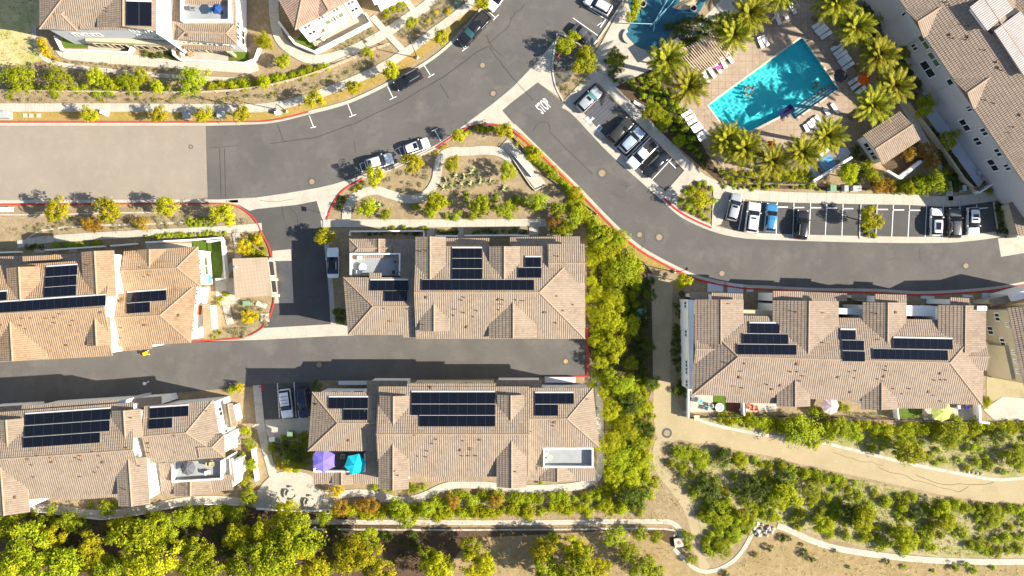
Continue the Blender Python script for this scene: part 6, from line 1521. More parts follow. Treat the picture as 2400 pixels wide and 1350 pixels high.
TZ = dict(street=3.2, wood=6.5, lime=3.6, green=3.2, dark=2.6, rust=1.9, gold=2.1)
NAME = dict(street='street_tree', wood='woodland_tree', lime='lime_green_tree', green='bushy_tree', dark='dark_tree', rust='rust_leaved_shrub', gold='golden_shrub')
cnt = {}
PATHS = []
def clear(x, y, r):
    """true when a plant of this radius (photo pixels) leaves the paths free"""
    for w_, P in PATHS:
        for p in P:
            if (p.x - x) ** 2 + (p.y - y) ** 2 < (w_ + r * .55) ** 2: return False
    return True
def tree(kind, x, y, dia, label, group=None, cat=None, hs=1.0):
    i = cnt.get(kind, 0); cnt[kind] = i + 1
    cm_, tm = PT[kind][i % len(PT[kind])]
    sc = dia / S / 2 / TR[kind] * random.uniform(.97, 1.05)
    sz = sc ** .7 if kind != 'wood' else min(1.25, sc ** .8)
    sz *= hs
    p = U(x, y, TZ[kind] * sz)
    r = empty(NAME[kind], (p.x, p.y, 0), random.uniform(0, 6.28), label=label, cat=cat or ('shrub' if kind in ('rust', 'gold') else 'tree'), group=group)
    r.scale = (sc, sc, sz)
    for nm, me in (('crown', cm_), ('trunk', tm)):
        o = bpy.data.objects.new(nm, me); COL.objects.link(o); o.parent = r
    return r
def nth(i): 
    w = ['first', 'second', 'third', 'fourth', 'fifth', 'sixth', 'seventh', 'eighth', 'ninth', 'tenth', 'eleventh', 'twelfth', 'thirteenth', 'fourteenth', 'fifteenth', 'sixteenth', 'seventeenth', 'eighteenth', 'nineteenth']
    t = {20: 'twent', 30: 'thirt', 40: 'fort', 50: 'fift', 60: 'sixt', 70: 'sevent', 80: 'eight', 90: 'ninet'}
    n = i + 1
    if n <= 19: return w[n - 1]
    if n >= 100: return f'{n}th'
    a, u = n // 10 * 10, n % 10
    return t[a] + ('ieth' if u == 0 else 'y-' + w[u - 1])
def trees(kind, pts, desc, where, group=None, hs=1.0):
    for i, p in enumerate(sorted(pts)):
        tree(kind, p[0], p[1], p[2], f'{desc}, {nth(i)} from the left {where}' if len(pts) > 1 else f'{desc} {where}', group or f'{desc.split()[-1]}s {where}', hs=hs)

trees('street', [(208, 268, 46), (372, 267, 46), (474, 269, 46), (566, 266, 48), (737, 231, 54), (829, 203, 44), (916, 166, 46), (1035, 86, 44), (1127, 5, 44)], 'round yellow-green street tree', 'along the upper verge')
trees('street', [(131, 491, 68), (252, 492, 70), (388, 483, 60), (523, 502, 66)], 'round yellow-green street tree', 'below the pale road')
trees('street', [(877, 411, 58), (968, 381, 58)], 'golden-green street tree', 'beside the white parked cars')
trees('street', [(1075, 316, 42), (1184, 305, 48), (1252, 357, 44), (1350, 453, 44)], 'small yellow-green tree', 'along the island kerb')
trees('street', [(1638, 468, 58)], 'yellow-green tree', 'in the triangular planter'); trees('street', [(2043, 514, 58)], 'yellow-green tree', 'in the narrow planter between bays')
trees('street', [(1602, 660, 46)], 'small yellow-green tree', 'at the corner of the right house by the red kerb')
trees('street', [(758, 555, 52)], 'yellow-green tree half in shadow', 'above the white car in the lane')
trees('green', [(40, 182, 96), (137, 187, 84), (300, 192, 62), (452, 186, 84)], 'olive bushy tree', 'on the slope below the top left house')
trees('lime', [(225, 180, 56), (365, 202, 40), (255, 196, 44), (330, 178, 44)], 'lime leafy shrub tree', 'on the slope below the top left house')
trees('lime', [(621, 98, 46), (664, 142, 46), (618, 190, 36)], 'lime shrub tree', 'near the walk below the cream house')
trees('lime', [(860, 122, 34), (963, 52, 34), (1080, -4, 30), (858, 118, 34)][:2], 'small lime tree', 'among the grey-green beds of the upper curve')
trees('lime', [(1326, 108, 56), (1372, 140, 74), (1343, 85, 36)], 'feathery bright green tree', 'on the planter nose by the road')
trees('green', [(1443, 134, 56)], 'leafy green tree', 'in the round bed by the splash pool'); trees('green', [(1528, 262, 60), (1556, 292, 44), (1592, 330, 38)], 'green bushy tree', 'between pool path and pool fence')
trees('lime', [(1488, 22, 34), (1478, 40, 34), (1492, 0, 34)], 'yellow-green clump tree', 'on the left rim of the splash pool')
trees('lime', [(1990, 408, 66), (2033, 385, 30), (2044, 410, 40)], 'bright lime tree', 'right of the hot tub wall')
trees('lime', [(2169, 247, 62), (2226, 327, 54), (2075, 32, 36), (2046, 54, 40), (2122, 120, 44), (2112, 160, 40)], 'bright lime tree', 'along the walk by the upper right house')
trees('green', [(2194, 424, 66), (2160, 436, 50)], 'leafy green tree', 'below the pool house'); trees('rust', [(2132, 350 + 10, 46), (2172, 352, 50), (2190, 380, 46), (2060, 436, 46), (2085, 436, 40)], 'rust brown shrub', 'around the pool house')
trees('lime', [(2128, 442, 40), (2150, 440, 36), (2390, 416, 40), (2375, 430, 34)], 'lime shrub tree', 'between pool house and parking path')
# corridor between the middle house and the track
trees('green', [(1408, 550, 70), (1450, 560, 56)], 'mid-green tree', 'at the top of the corridor')
trees('lime', [(1424, 582, 78), (1392, 605, 46), (1440, 645, 50), (1396, 690, 52), (1424, 745, 84), (1474, 762, 66), (1442, 700, 66), (1392, 742, 40), (1402, 800, 50), (1440, 812, 70), (1406, 850, 46), (1387, 660, 36)], 'bright lime-green tree', 'in the corridor beside the middle house', hs=.75)
trees('green', [(1466, 622, 92), (1448, 672, 56), (1488, 662, 40), (1462, 900, 70), (1430, 880, 46), (1478, 852, 44)], 'mid-green bushy tree', 'in the corridor beside the middle house', hs=.8)
trees('dark', [(1400, 545, 50), (1500, 780, 44), (1525, 690, 40), (1530, 895, 44), (1520, 810, 40)], 'dark green tree', 'in shade along the gravel track')
trees('lime', [(1432, 960, 64), (1500, 950, 60), (1470, 1000, 70), (1430, 1040, 76), (1505, 1075, 60), (1440, 1120, 66), (1480, 1120, 56), (1415, 920, 40)], 'yellow-green shrub tree', 'right of the lower middle house', hs=.6)
trees('dark', [(1478, 945, 64), (1490, 998, 40), (1520, 1010, 44), (1488, 1165, 84)], 'dark green tree', 'right of the lower middle house')
trees('green', [(1450, 1075, 80), (1496, 1040, 46), (1530, 905, 40), (1505, 1160, 40), (1515, 1000, 44)], 'green bushy tree', 'right of the lower middle house', hs=.65)
trees('rust', [(798, 1193, 50), (868, 1188, 54), (1060, 1178, 42), (1162, 1175, 42), (845, 1185, 40)], 'rust orange shrub', 'along the walk below the lower middle house')
trees('gold', [(785, 1148, 44), (571, 578, 46), (601, 560, 30), (582, 742, 44), (562, 908, 28), (98, 100, 30), (104, 118, 30), (614, 96, 40)], 'golden yellow shrub', 'around the houses', 'golden shrubs')
trees('dark', [(800, 738, 50), (700, 900, 1), (745, 905, 36), (692, 1060, 66), (660, 1050, 50)][:1] + [(692, 1062, 66), (660, 1050, 50), (742, 905, 36)], 'dark leafy tree', 'in house shade near lane and lower bay')
trees('green', [(680, 1078, 46), (585, 1040, 40), (590, 1090, 40), (581, 1165, 50), (250, 1194, 50), (120, 1195, 34), (968, 1145, 40)], 'olive green shrub tree', 'along the lower walks')
trees('rust', [(1304, 527, 56), (205, 525, 44), (225, 528, 40), (330, 522, 44)], 'red brown shrub', 'beside the long walks'); trees('green', [(1320, 540, 50)], 'olive shrub', 'at the top right corner of the middle house')
# woods along the bottom
woods = [(20, 1235, 90), (60, 1290, 130), (25, 1345, 120), (130, 1335, 130), (120, 1262, 80), (215, 1300, 90), (255, 1345, 110), (320, 1262, 120), (350, 1325, 140), (375, 1245, 80), (285, 1238, 70), (470, 1322, 110), (450, 1285, 70), (560, 1262, 80), (570, 1335, 110), (640, 1315, 140), (690, 1262, 130), (625, 1250, 90), (675, 1205, 70), (720, 1340, 110), (830, 1302, 110), (855, 1270, 70), (880, 1345, 90), (760, 1330, 60), (1005, 1305, 60), (1030, 1340, 90), (1105, 1285, 60), (1120, 1330, 90), (1140, 1320, 50), (1275, 1290, 70), (1285, 1340, 90), (1345, 1285, 70), (1352, 1335, 100), (1390, 1330, 80)]
trees('wood', woods, 'tall yellow-green tree', 'in the wood along the bottom', 'trees of the bottom wood')
trees('green', [(1440, 1258, 66), (1470, 1290, 66), (1505, 1330, 80), (1540, 1345, 60), (1535, 1258, 44), (1502, 1252, 44), (1300, 1262, 40), (935, 1190, 60), (1000, 1195, 50), (950, 1215, 60), (425, 1214, 60), (500, 1208, 56), (465, 1216, 50), (560, 1206, 50), (760, 1215, 50), (160, 1225, 60)], 'green bushy tree', 'along the lower slope and ditch')
# right slope
trees('green', [(1880, 1010, 100), (1965, 1000, 70), (2000, 1015, 60), (2230, 1020, 90), (1770, 988, 36), (2385, 1078, 60)], 'green bushy tree', 'between right house and gravel track', hs=.7)
trees('lime', [(2135, 1063, 76), (1905, 1035, 50), (1742, 1205, 40)], 'yellow-green tree', 'beside the gravel track')
trees('dark', [(1658, 1140, 84), (1700, 1075, 60), (1770, 1150, 90), (1990, 1205, 70), (1840, 1120, 60), (1672, 1188, 40), (2150, 1200, 50), (2340, 1025, 50)], 'dark green tree', 'on the right slope below the track', hs=.7)
trees('lime', [(1840, 1165, 84), (1930, 1230, 60), (2025, 1220, 76), (2125, 1265, 70), (2220, 1225, 60), (2210, 1195, 50), (1735, 1078, 50)], 'yellow-green leafy tree', 'on the right slope below the track', hs=.8)
trees('green', [(1642, 1078, 64), (1600, 1062, 54), (1600, 1100, 40), (1692, 1205, 84), (1722, 1250, 56), (1694, 1285, 60), (1613, 1262, 36), (1622, 1312, 36), (2330, 1215, 60), (1905, 1150, 60)], 'round green shrub tree', 'near the narrow footpath', hs=.45)

# shrubs: one mesh each
def bush_mesh(name, mat, ncl, leaf, nl, rcl=.36, rz=.6, **k):
    return crown_mesh(name, .72, rz, .35, ncl, rcl, nl, leaf, mat, low=-.1, **k)[0]
BM = dict(bush=[bush_mesh('bush', LBUSH, 22, .17, 34) for _ in range(3)], lime=[bush_mesh('bush', LLIME, 22, .18, 34) for _ in range(3)], dark=[bush_mesh('bush', LDARK, 20, .16, 34) for _ in range(2)],
          rust=[bush_mesh('bush', LRUST, 18, .15, 30) for _ in range(2)], grey=[bush_mesh('bush', LGREY, 16, .15, 24) for _ in range(3)], gold=[bush_mesh('bush', LYEL, 18, .16, 30) for _ in range(2)])
def blades(name, n, L0, w, mat, lift=(.2, 1.2), bend=.4):
    V = []
    for i in range(n):
        a = i * 2.39996 + rg.uniform(-.2, .2); e = rg.uniform(*lift); l = L0 * rg.uniform(.75, 1.1)
        d = np.array([math.cos(a) * math.cos(e), math.sin(a) * math.cos(e), math.sin(e)]); sd = np.array([-math.sin(a), math.cos(a), 0]) * w / 2
        p0 = np.array([0, 0, .05]); p1 = p0 + d * l * .5; p2 = p0 + d * l - np.array([0, 0, bend * l * .3])
        V += [p0 - sd * .7, p0 + sd * .7, p1 + sd, p1 - sd, p1 - sd, p1 + sd, p2 + sd * .1, p2 - sd * .1]
    return quads(name, np.array(V), mat)
BM['agave'] = [blades('agave', 22, .95, .17, LAGAVE) for _ in range(3)]
BM['tuft'] = [blades('tuft', 40, .9, .05, LSTRAW, (.4, 1.4), .8) for _ in range(3)]
BM['spiky'] = [blades('spiky', 60, .9, .07, LLIME, (.3, 1.4), .6) for _ in range(3)]
BNAME = dict(bush='green_shrub', lime='lime_shrub', dark='dark_shrub', rust='rust_shrub', grey='grey_green_shrub', gold='golden_shrub', agave='agave_plant', tuft='grass_tuft', spiky='spiky_plant')
QUEUE = {}
def bush(kind, x, y, dia, label, group, z=0):
    if not clear(x, y, dia / 2): return
    p = U(x, y, .5); sc = dia / S / 2
    QUEUE.setdefault(kind, []).append((dia, Matrix.Translation((p.x, p.y, z)) @ Matrix.Rotation(random.uniform(0, 6.28), 4, 'Z') @ Matrix.Diagonal((sc * random.uniform(.88, 1.12), sc * random.uniform(.88, 1.12), sc ** .8 * random.uniform(.8, 1.2), 1)), label, group))
def flush():
    for kind, q in QUEUE.items():
        q.sort(key=lambda t: -t[0]); ms = BM[kind]
        for i, (dia, M, label, group) in enumerate(q[:270]):
            o = bpy.data.objects.new(BNAME[kind], ms[i % len(ms)]); COL.objects.link(o); o.matrix_basis = M
            tag(o, label, 'plant' if kind in ('agave', 'tuft', 'spiky') else 'shrub', group)
        if len(q) > 270:
            V = []
            for i, (dia, M, label, group) in enumerate(q[270:]):
                me = ms[i % len(ms)]; co_ = np.empty(len(me.vertices) * 3, dtype=np.float32); me.vertices.foreach_get('co', co_)
                m_ = np.array(M); V.append(co_.reshape(-1, 3) @ m_[:3, :3].T + m_[:3, 3])
            o = bpy.data.objects.new(BNAME[kind].replace('shrub', 'shrubbery'), quads(BNAME[kind] + '_mass', np.concatenate(V), ms[0].materials[0])); COL.objects.link(o)
            tag(o, f'smallest {BNAME[kind].split("_")[0]} shrubs scattered between the larger ones', 'shrubbery', kind='stuff')
def bushes(kind, pts, desc, where, group=None):
    for i, p in enumerate(sorted(pts)): bush(kind, p[0], p[1], p[2], f'{desc}, {nth(i)} from the left {where}' if len(pts) > 1 else f'{desc} {where}', group or f'{desc.split()[-1]}s {where}')
def along(pts, step, dia, jit=4, dj=.3):
    P = smooth([(a, b_, 0) for a, b_ in pts], 12); out = []; acc = 0
    for p, q in zip(P, P[1:]):
        acc += (q - p).length
        if acc >= step: acc = 0; out.append((q.x + random.uniform(-jit, jit), q.y + random.uniform(-jit, jit), dia * random.uniform(1 - dj, 1 + dj)))
    return out
def inpoly(x, y, poly):
    ins = False
    for i in range(len(poly)):
        (x1, y1), (x2, y2) = poly[i], poly[i - 1]
        if (y1 > y) != (y2 > y) and x < (x2 - x1) * (y - y1) / (y2 - y1) + x1: ins = not ins
    return ins
def scatter(poly, n_, d0, d1, sep=.62, tries=6000):
    xs = [p[0] for p in poly]; ys = [p[1] for p in poly]; out = []
    for _ in range(tries):
        if len(out) >= n_: break
        x, y, d = random.uniform(min(xs), max(xs)), random.uniform(min(ys), max(ys)), random.uniform(d0, d1)
        if inpoly(x, y, poly) and all((x - a) ** 2 + (y - b_) ** 2 > (sep * (d + e) / 2) ** 2 for a, b_, e in out): out.append((x, y, d))
    return out
# garden island
for w_, P in ((11, [(1562, 1020), (1543, 1045), (1541, 1080), (1556, 1113), (1585, 1150), (1612, 1190), (1628, 1235), (1634, 1280), (1642, 1310), (1655, 1335)]), (10, [(811, 515), (814, 490), (826, 466), (852, 451), (882, 446), (915, 456), (953, 466), (985, 463), (1008, 446), (1022, 420), (1026, 392), (1034, 368), (1056, 355), (1091, 355), (1141, 352), (1174, 358), (1200, 375)]),
        (14, [(1180, 335), (1215, 368), (1268, 438)]), (9, [(775, 1162), (830, 1156), (870, 1158), (920, 1170), (960, 1172), (1000, 1160), (1040, 1142), (1090, 1135), (1180, 1142), (1240, 1146), (1340, 1141), (1390, 1126), (1407, 1095), (1406, 1000), (1404, 920)]), (9, [(130, 1192), (200, 1203), (260, 1204), (340, 1194), (420, 1176), (500, 1171), (575, 1178)]),
        (24, [(1552, 680), (1550, 780), (1548, 900)]), (32, [(1580, 1000), (1660, 1020), (1800, 1045), (1941, 1072), (2064, 1104), (2180, 1130), (2300, 1148), (2400, 1150)]), (10, [(635, 0), (643, 40), (655, 90), (690, 122), (735, 140), (790, 131), (850, 106), (905, 76), (950, 46), (1000, 12)]), (10, [(0, 252), (560, 254), (713, 232), (806, 198), (897, 156), (960, 116), (1020, 72), (1070, 35)]), (5, [(700, 1223), (900, 1224), (1200, 1225), (1540, 1222)]), (6, [(1822, 1232), (1900, 1266), (2050, 1300), (2200, 1314), (2450, 1316)])):
    PATHS.append((w_, smooth([(a, q, 0) for a, q in P], 10)))
bushes('agave', [(1049, 421, 30), (1072, 412, 30), (1092, 413, 28), (1112, 402, 34), (1042, 438, 32), (1062, 434, 32), (1086, 431, 32), (1107, 430, 30), (1130, 425, 32), (1152, 424, 22), (1186, 442, 32), (880, 478, 34), (893, 479, 30)], 'pale spiky agave', 'in the garden island')
trees('lime', [(1060, 385, 46), (1025, 472, 60), (1190, 400, 50), (860, 485, 56), (1010, 490, 44)], 'feathery lime tree', 'in the garden island')
trees('green', [(1125, 478, 64), (1258, 470, 60), (905, 500, 36), (1180, 490, 50), (1310, 490, 50), (1345, 510, 60)], 'green shrub tree', 'in the garden island')
bushes('bush', scatter([(990, 480), (1100, 450), (1200, 460), (1280, 470), (1290, 510), (840, 508), (840, 480)], 26, 14, 30), 'small green shrub', 'on the lower edge of the island')
bushes('grey', scatter([(900, 420), (1000, 385), (1015, 420), (960, 450), (880, 435)], 14, 8, 18), 'dry grey-green shrub', 'on the left lobe of the island'); bushes('grey', scatter([(1050, 380), (1180, 370), (1250, 470), (1100, 470), (1035, 440)], 26, 7, 16), 'small grey-green shrub', 'on the open soil of the island')
bushes('lime', along([(1085, 312), (1140, 300), (1185, 318), (1230, 355)], 11, 17), 'clipped lime shrub', 'along the top nose of the island'); bushes('bush', along([(1120, 305), (1170, 302)], 8, 15, 2), 'dark clipped hedge shrub', 'inside the top nose of the island')
bushes('bush', along([(1228, 345), (1270, 385), (1320, 430), (1360, 480), (1400, 530)], 9, 26), 'green hedge shrub', 'along the inside of the long kerb'); bushes('lime', along([(1330, 470), (1375, 520), (1400, 545)], 9, 30, 6), 'lime shrub', 'in the mass at the right of the island')
bushes('gold', along([(1010, 366), (1030, 352), (1050, 338)], 9, 14), 'golden shrub', 'beside the upper white car'); bushes('dark', along([(785, 500), (800, 470), (825, 447), (850, 430)], 9, 17, 4), 'dark shrub', 'on the left nose of the island'); bushes('gold', along([(795, 495), (815, 460), (840, 440)], 13, 12, 4), 'golden shrub', 'on the left nose of the island')
bushes('grey', scatter([(1310, 150), (1390, 180), (1330, 225), (1305, 200)], 22, 7, 15), 'brown-grey shrub', 'on the bare lower part of the planter nose')
bushes('bush', scatter([(1590, 455), (1640, 420), (1680, 450), (1660, 525), (1610, 495)], 20, 14, 26), 'olive shrub', 'in the triangular planter'); bushes('lime', scatter([(2020, 482), (2050, 482), (2050, 552), (2022, 552)], 9, 14, 20), 'lime shrub', 'in the narrow planter between bays')
bushes('dark', scatter([(2338, 480), (2362, 478), (2375, 545), (2342, 545)], 12, 14, 24), 'dark shrub', 'beside the carport')
# upper slope
bushes('bush', along([(10, 205), (150, 206), (300, 208), (470, 208)], 24, 26, 8), 'green shrub', 'on the slope above the rail fence'); bushes('lime', along([(480, 196), (560, 200), (620, 192), (700, 175), (760, 158), (830, 134)], 11, 24, 6), 'lime hedge shrub', 'along the curved garden walk')
bushes('bush', along([(515, 198), (590, 196), (650, 185), (720, 165)], 14, 26, 7), 'green hedge shrub', 'along the curved garden walk'); bushes('grey', along([(20, 228), (300, 230), (560, 232), (700, 208), (820, 170), (900, 130)], 12, 13, 7), 'grey-green succulent', 'between rail fence and top sidewalk')
bushes('spiky', [(128, 228, 20), (20, 225, 30), (236, 233, 18), (252, 225, 18), (358, 230, 14), (375, 232, 14), (402, 230, 14), (525, 231, 14), (545, 228, 14), (155, 208, 16), (72, 205, 16), (500, 206, 16), (640, 218, 16), (768, 186, 14), (735, 205, 16), (628, 222, 14), (860, 146, 14)], 'bright spiky rosette plant', 'near the top rail fence')
bushes('grey', scatter([(760, 130), (868, 60), (885, 85), (800, 122)], 40, 8, 15), 'grey-green succulent', 'below the cream house wall'); bushes('grey', scatter([(885, 40), (945, 5), (960, 30), (905, 66)], 16, 8, 16), 'grey-green succulent', 'in the top bed between walks'); bushes('grey', scatter([(930, 70), (1030, 0), (1090, 0), (1000, 70), (960, 108)], 50, 8, 16), 'grey-green succulent', 'in the wide bed beside the sidewalk'); bushes('gold', [(1002, 27, 18), (1020, 28, 18), (1050, 26, 20), (1003, 48, 16), (960, 50, 26)], 'golden shrub', 'in the wide bed beside the sidewalk')
bushes('lime', scatter([(890, 30), (940, 2), (950, 15), (900, 45)], 7, 14, 22), 'lime shrub', 'in the top bed between walks'); bushes('gold', along([(88, 85), (96, 105), (112, 125), (130, 140)], 8, 16, 3), 'golden shrub', 'inside the curved ditch'); bushes('grey', along([(140, 142), (260, 152), (400, 163)], 10, 8, 2), 'small dry shrub', 'between ditch and terrace walk')
bushes('dark', along([(330, 126), (400, 132)], 7, 16, 3), 'dark hedge shrub', 'in front of the top left house')
# beds by the left houses
bushes('grey', scatter([(20, 545), (110, 515), (300, 510), (480, 505), (570, 520), (540, 528), (300, 535), (120, 545)], 60, 8, 15), 'grey-green succulent', 'in the long bed above the left walk'); bushes('bush', scatter([(435, 510), (500, 512), (500, 527), (440, 528)], 14, 10, 16), 'leafy green shrub', 'near the corner street tree')
bushes('dark', along([(55, 580), (95, 578)], 8, 18, 3), 'dark hedge shrub', 'at the far left front of the left house'); bushes('bush', along([(112, 577), (240, 571)], 8, 17, 2), 'hedge shrub', 'above the left roof'); bushes('bush', along([(330, 556), (430, 550), (525, 545)], 8, 13, 2), 'hedge shrub', 'along the left yard wall')
bushes('lime', scatter([(555, 550), (615, 548), (630, 600), (560, 600)], 14, 12, 24), 'lime shrub', 'in the bed above the garage'); bushes('grey', scatter([(555, 705), (632, 700), (620, 760), (580, 785), (530, 790), (535, 740)], 26, 10, 20), 'grey-green shrub', 'in the bed below the garage'); bushes('spiky', [(590, 560, 26), (575, 730, 30), (598, 745, 30), (512, 780, 24), (500, 790, 22)], 'spiky yellow-green plant', 'in the garage beds')
bushes('lime', [(515, 700, 22), (528, 690, 18), (510, 712, 16), (576, 1010, 30), (545, 915, 26)], 'round lime shrub', 'beside the left house end walls')
bushes('dark', along([(832, 545), (985, 545)], 9, 14, 3), 'dark shrub', 'in front of the middle house, left bed'); bushes('lime', along([(890, 534), (1000, 534)], 12, 14, 2), 'small yellow-green shrub', 'along the walk before the middle house'); bushes('dark', along([(1022, 544), (1068, 544)], 7, 14, 2), 'dark shrub', 'in front of the middle house, small bed'); bushes('dark', along([(1092, 543), (1236, 543)], 8, 14, 3), 'dark shrub', 'in front of the middle house, long bed'); bushes('bush', along([(1285, 543), (1345, 542)], 8, 14, 3), 'green shrub', 'in front of the middle house, right bed')
# below the lower houses
bushes('bush', along([(20, 1208), (150, 1216), (280, 1222), (430, 1198), (580, 1196)], 13, 30, 8), 'green shrub', 'below the lower left walk'); bushes('lime', scatter([(560, 1040), (595, 1050), (600, 1160), (570, 1160)], 14, 14, 24), 'lime shrub', 'left of the fan patio'); bushes('bush', scatter([(625, 1020), (735, 1010), (735, 1095), (650, 1105)], 14, 18, 34), 'green shrub', 'in the shade above the fan patio'); bushes('gold', along([(640, 1092), (680, 1096)], 10, 22, 4), 'golden shrub', 'on the top rim of the fan patio')
bushes('lime', along([(780, 1198), (900, 1202), (1050, 1200), (1200, 1198), (1350, 1195), (1480, 1192)], 9, 30, 11), 'lime shrub', 'in the band above the straight ditch'); bushes('bush', along([(900, 1182), (1000, 1188), (1080, 1168), (1200, 1165), (1340, 1162), (1420, 1158)], 9, 32, 9), 'green shrub', 'in the band under the winding walk'); bushes('bush', along([(860, 1142), (960, 1146), (1020, 1138)], 12, 20, 3), 'small green shrub', 'against the lower middle house'); bushes('bush', along([(1240, 1134), (1330, 1130)], 10, 15, 2), 'small green shrub', 'under the lower right roof'); bushes('lime', along([(1388, 890), (1390, 960), (1392, 990)], 9, 16, 3), 'lime shrub', 'between house end and side walk'); bushes('bush', scatter([(100, 1184), (280, 1175), (280, 1190), (140, 1192)], 12, 10, 18), 'small green shrub', 'under the lower left roof')
# corridor under-planting and slope masses
bushes('lime', scatter([(1385, 560), (1440, 545), (1500, 620), (1490, 740), (1440, 860), (1385, 800)], 60, 22, 46), 'lime shrub', 'under the corridor trees'); bushes('lime', scatter([(1412, 880), (1525, 890), (1530, 1030), (1540, 1130), (1500, 1200), (1415, 1170), (1415, 1000)], 90, 18, 42), 'yellow-green shrub', 'right of the lower middle house'); bushes('bush', scatter([(1400, 880), (1520, 900), (1520, 1180), (1410, 1150)], 40, 20, 40), 'mid-green shrub', 'right of the lower middle house')
bushes('dark', scatter([(1485, 640), (1528, 660), (1530, 890), (1490, 890)], 30, 18, 34, .5), 'dark shaded shrub', 'along the left edge of the track'); bushes('dark', scatter([(1578, 680), (1612, 690), (1612, 925), (1575, 920)], 34, 16, 28, .5), 'dark shaded shrub', 'between track and right house'); bushes('spiky', [(1590, 922, 30)], 'orange-yellow spiky plant', 'at the lower corner of the right house')
SL = [(1562, 1050), (1600, 1036), (1640, 1046), (1800, 1076), (1900, 1100), (2060, 1135), (2200, 1168), (2330, 1187), (2450, 1190), (2450, 1300), (2200, 1302), (2000, 1272), (1880, 1240), (1800, 1215), (1760, 1235), (1700, 1285), (1660, 1300), (1648, 1230), (1620, 1170), (1580, 1110)]
bushes('bush', along([(1660, 1052), (1800, 1082), (1900, 1104), (2060, 1140), (2200, 1174), (2330, 1194), (2400, 1196)], 9, 30, 7), 'rounded green shrub', 'along the lower edge of the track')
bushes('bush', scatter(SL, 110, 18, 44), 'green shrub', 'on the right slope below the track'); bushes('lime', scatter(SL, 80, 14, 34), 'lime shrub', 'on the right slope below the track')
SU = [(1660, 978), (1760, 985), (1900, 998), (2050, 998), (2300, 1000), (2450, 990), (2450, 1110), (2290, 1108), (2170, 1086), (2000, 1042), (1850, 1012), (1700, 990)]
bushes('lime', along([(1655, 978), (1740, 985), (1800, 992), (1900, 998), (2050, 1000), (2180, 1004), (2300, 1004), (2400, 996)], 8, 32, 8), 'lime shrub', 'in the hedge behind the right house'); bushes('bush', scatter(SU, 70, 14, 36), 'green shrub', 'between right house and track'); bushes('tuft', scatter([(2180, 1030), (2450, 1020), (2450, 1110), (2290, 1105), (2170, 1080)], 60, 10, 18), 'straw grass tuft', 'on the dry bank right of the yellow-green tree')
bushes('grey', along([(1990, 972), (2070, 974)], 7, 13, 2), 'olive shrub', 'along the middle patios fence'); bushes('bush', [(1908, 962, 40), (1930, 968, 36), (1983, 958, 26), (2238, 982, 30)], 'green patio shrub', 'behind the right house'); bushes('lime', [(2312, 946, 26), (2318, 938, 18), (2030 - 60, 955, 22)], 'lime patio shrub', 'behind the right house')
bushes('dark', [(1842, 1262, 30), (1805, 1284, 24), (1885, 1298, 24), (1906, 1312, 18), (1957, 1293, 14), (1880, 1278, 12), (1990, 1330, 12), (1770, 1300, 16), (1700, 1346, 24), (2080, 1318, 16)], 'small dark shrub', 'on the bare orange slope'); bushes('bush', [(2240, 1330, 26), (2265, 1324, 22), (2285, 1338, 24), (2330, 1332, 16), (2120, 1330, 16), (2190, 1340, 12)], 'small green shrub', 'at the bottom edge of the orange slope')
bushes('bush', scatter([(1600, 1200), (1625, 1230), (1635, 1310), (1600, 1270)], 9, 12, 30), 'green shrub', 'between drain box and footpath'); bushes('bush', scatter([(1640, 1185), (1760, 1220), (1735, 1265), (1680, 1300), (1655, 1290)], 26, 20, 44), 'green shrub', 'inside the looping ditch')
bushes('dark', scatter([(30, 1215), (500, 1220), (980, 1250), (980, 1340), (500, 1300), (30, 1330)], 60, 20, 40), 'dark undergrowth shrub', 'in the bottom wood')
# pool court planting
PALMS = [(1566, 143, 60), (1612, 210, 58), (1727, 82, 54), (1762, 34, 58), (1704, 62, 44), (1952, 4, 60), (2001, 72, 56), (2058, 130, 58), (2104, 198, 56), (2040, 250, 58), (1944, 316, 56), (1878, 359, 56), (1812, 381, 54), (1748, 348, 56), (1698, 330, 54), (1830, -12, 46)]
PFS = []
for var in range(3):
  V = []
  NFR = (44, 36, 50)[var]
  for i in range(NFR):
    a = i * 2.39996 + var + rg.uniform(-.15, .15); f_ = i / (NFR - 1); e0 = 1.35 - (1.65, 1.35, 1.85)[var] * f_ + rg.uniform(-.1, .1); l = 3.5 * (.72 + .34 * math.sin(f_ * 2.4)) * rg.uniform(.85, 1.08); m = 17; p = np.array([0, 0, 6.6]); pts = []
    for k in range(m + 1):
        e = e0 - .75 * (k / m) ** 1.6; pts.append(p.copy()); p = p + np.array([math.cos(a) * math.cos(e), math.sin(a) * math.cos(e), math.sin(e)]) * l / m
    side = np.array([-math.sin(a), math.cos(a), 0]) ; side = side + rg.normal(size=3) * .05
    for k in range(2, m):
        t = k / m; ll = .62 * math.sin(math.pi * min(1, t * .9 + .12)) ** .6; d = pts[k + 1] - pts[k]; dn = d / np.linalg.norm(d); up = np.cross(side, dn)
        for s_ in (1, -1):
            tip = pts[k] + (side * s_ * .8 + dn * .75 - up * -.18) * ll; w = dn * .105
            V += [pts[k] - w, pts[k] + w, tip + w * .25, tip - w * .25]
    sd = side * .05
    for k in range(0, m, 2):
        q = pts[min(k + 2, m)]; V += [pts[k] - sd, pts[k] + sd, q + sd * .6, q - sd * .6]
  PFS.append(quads('crown', np.array(V), LPALM))
V = []
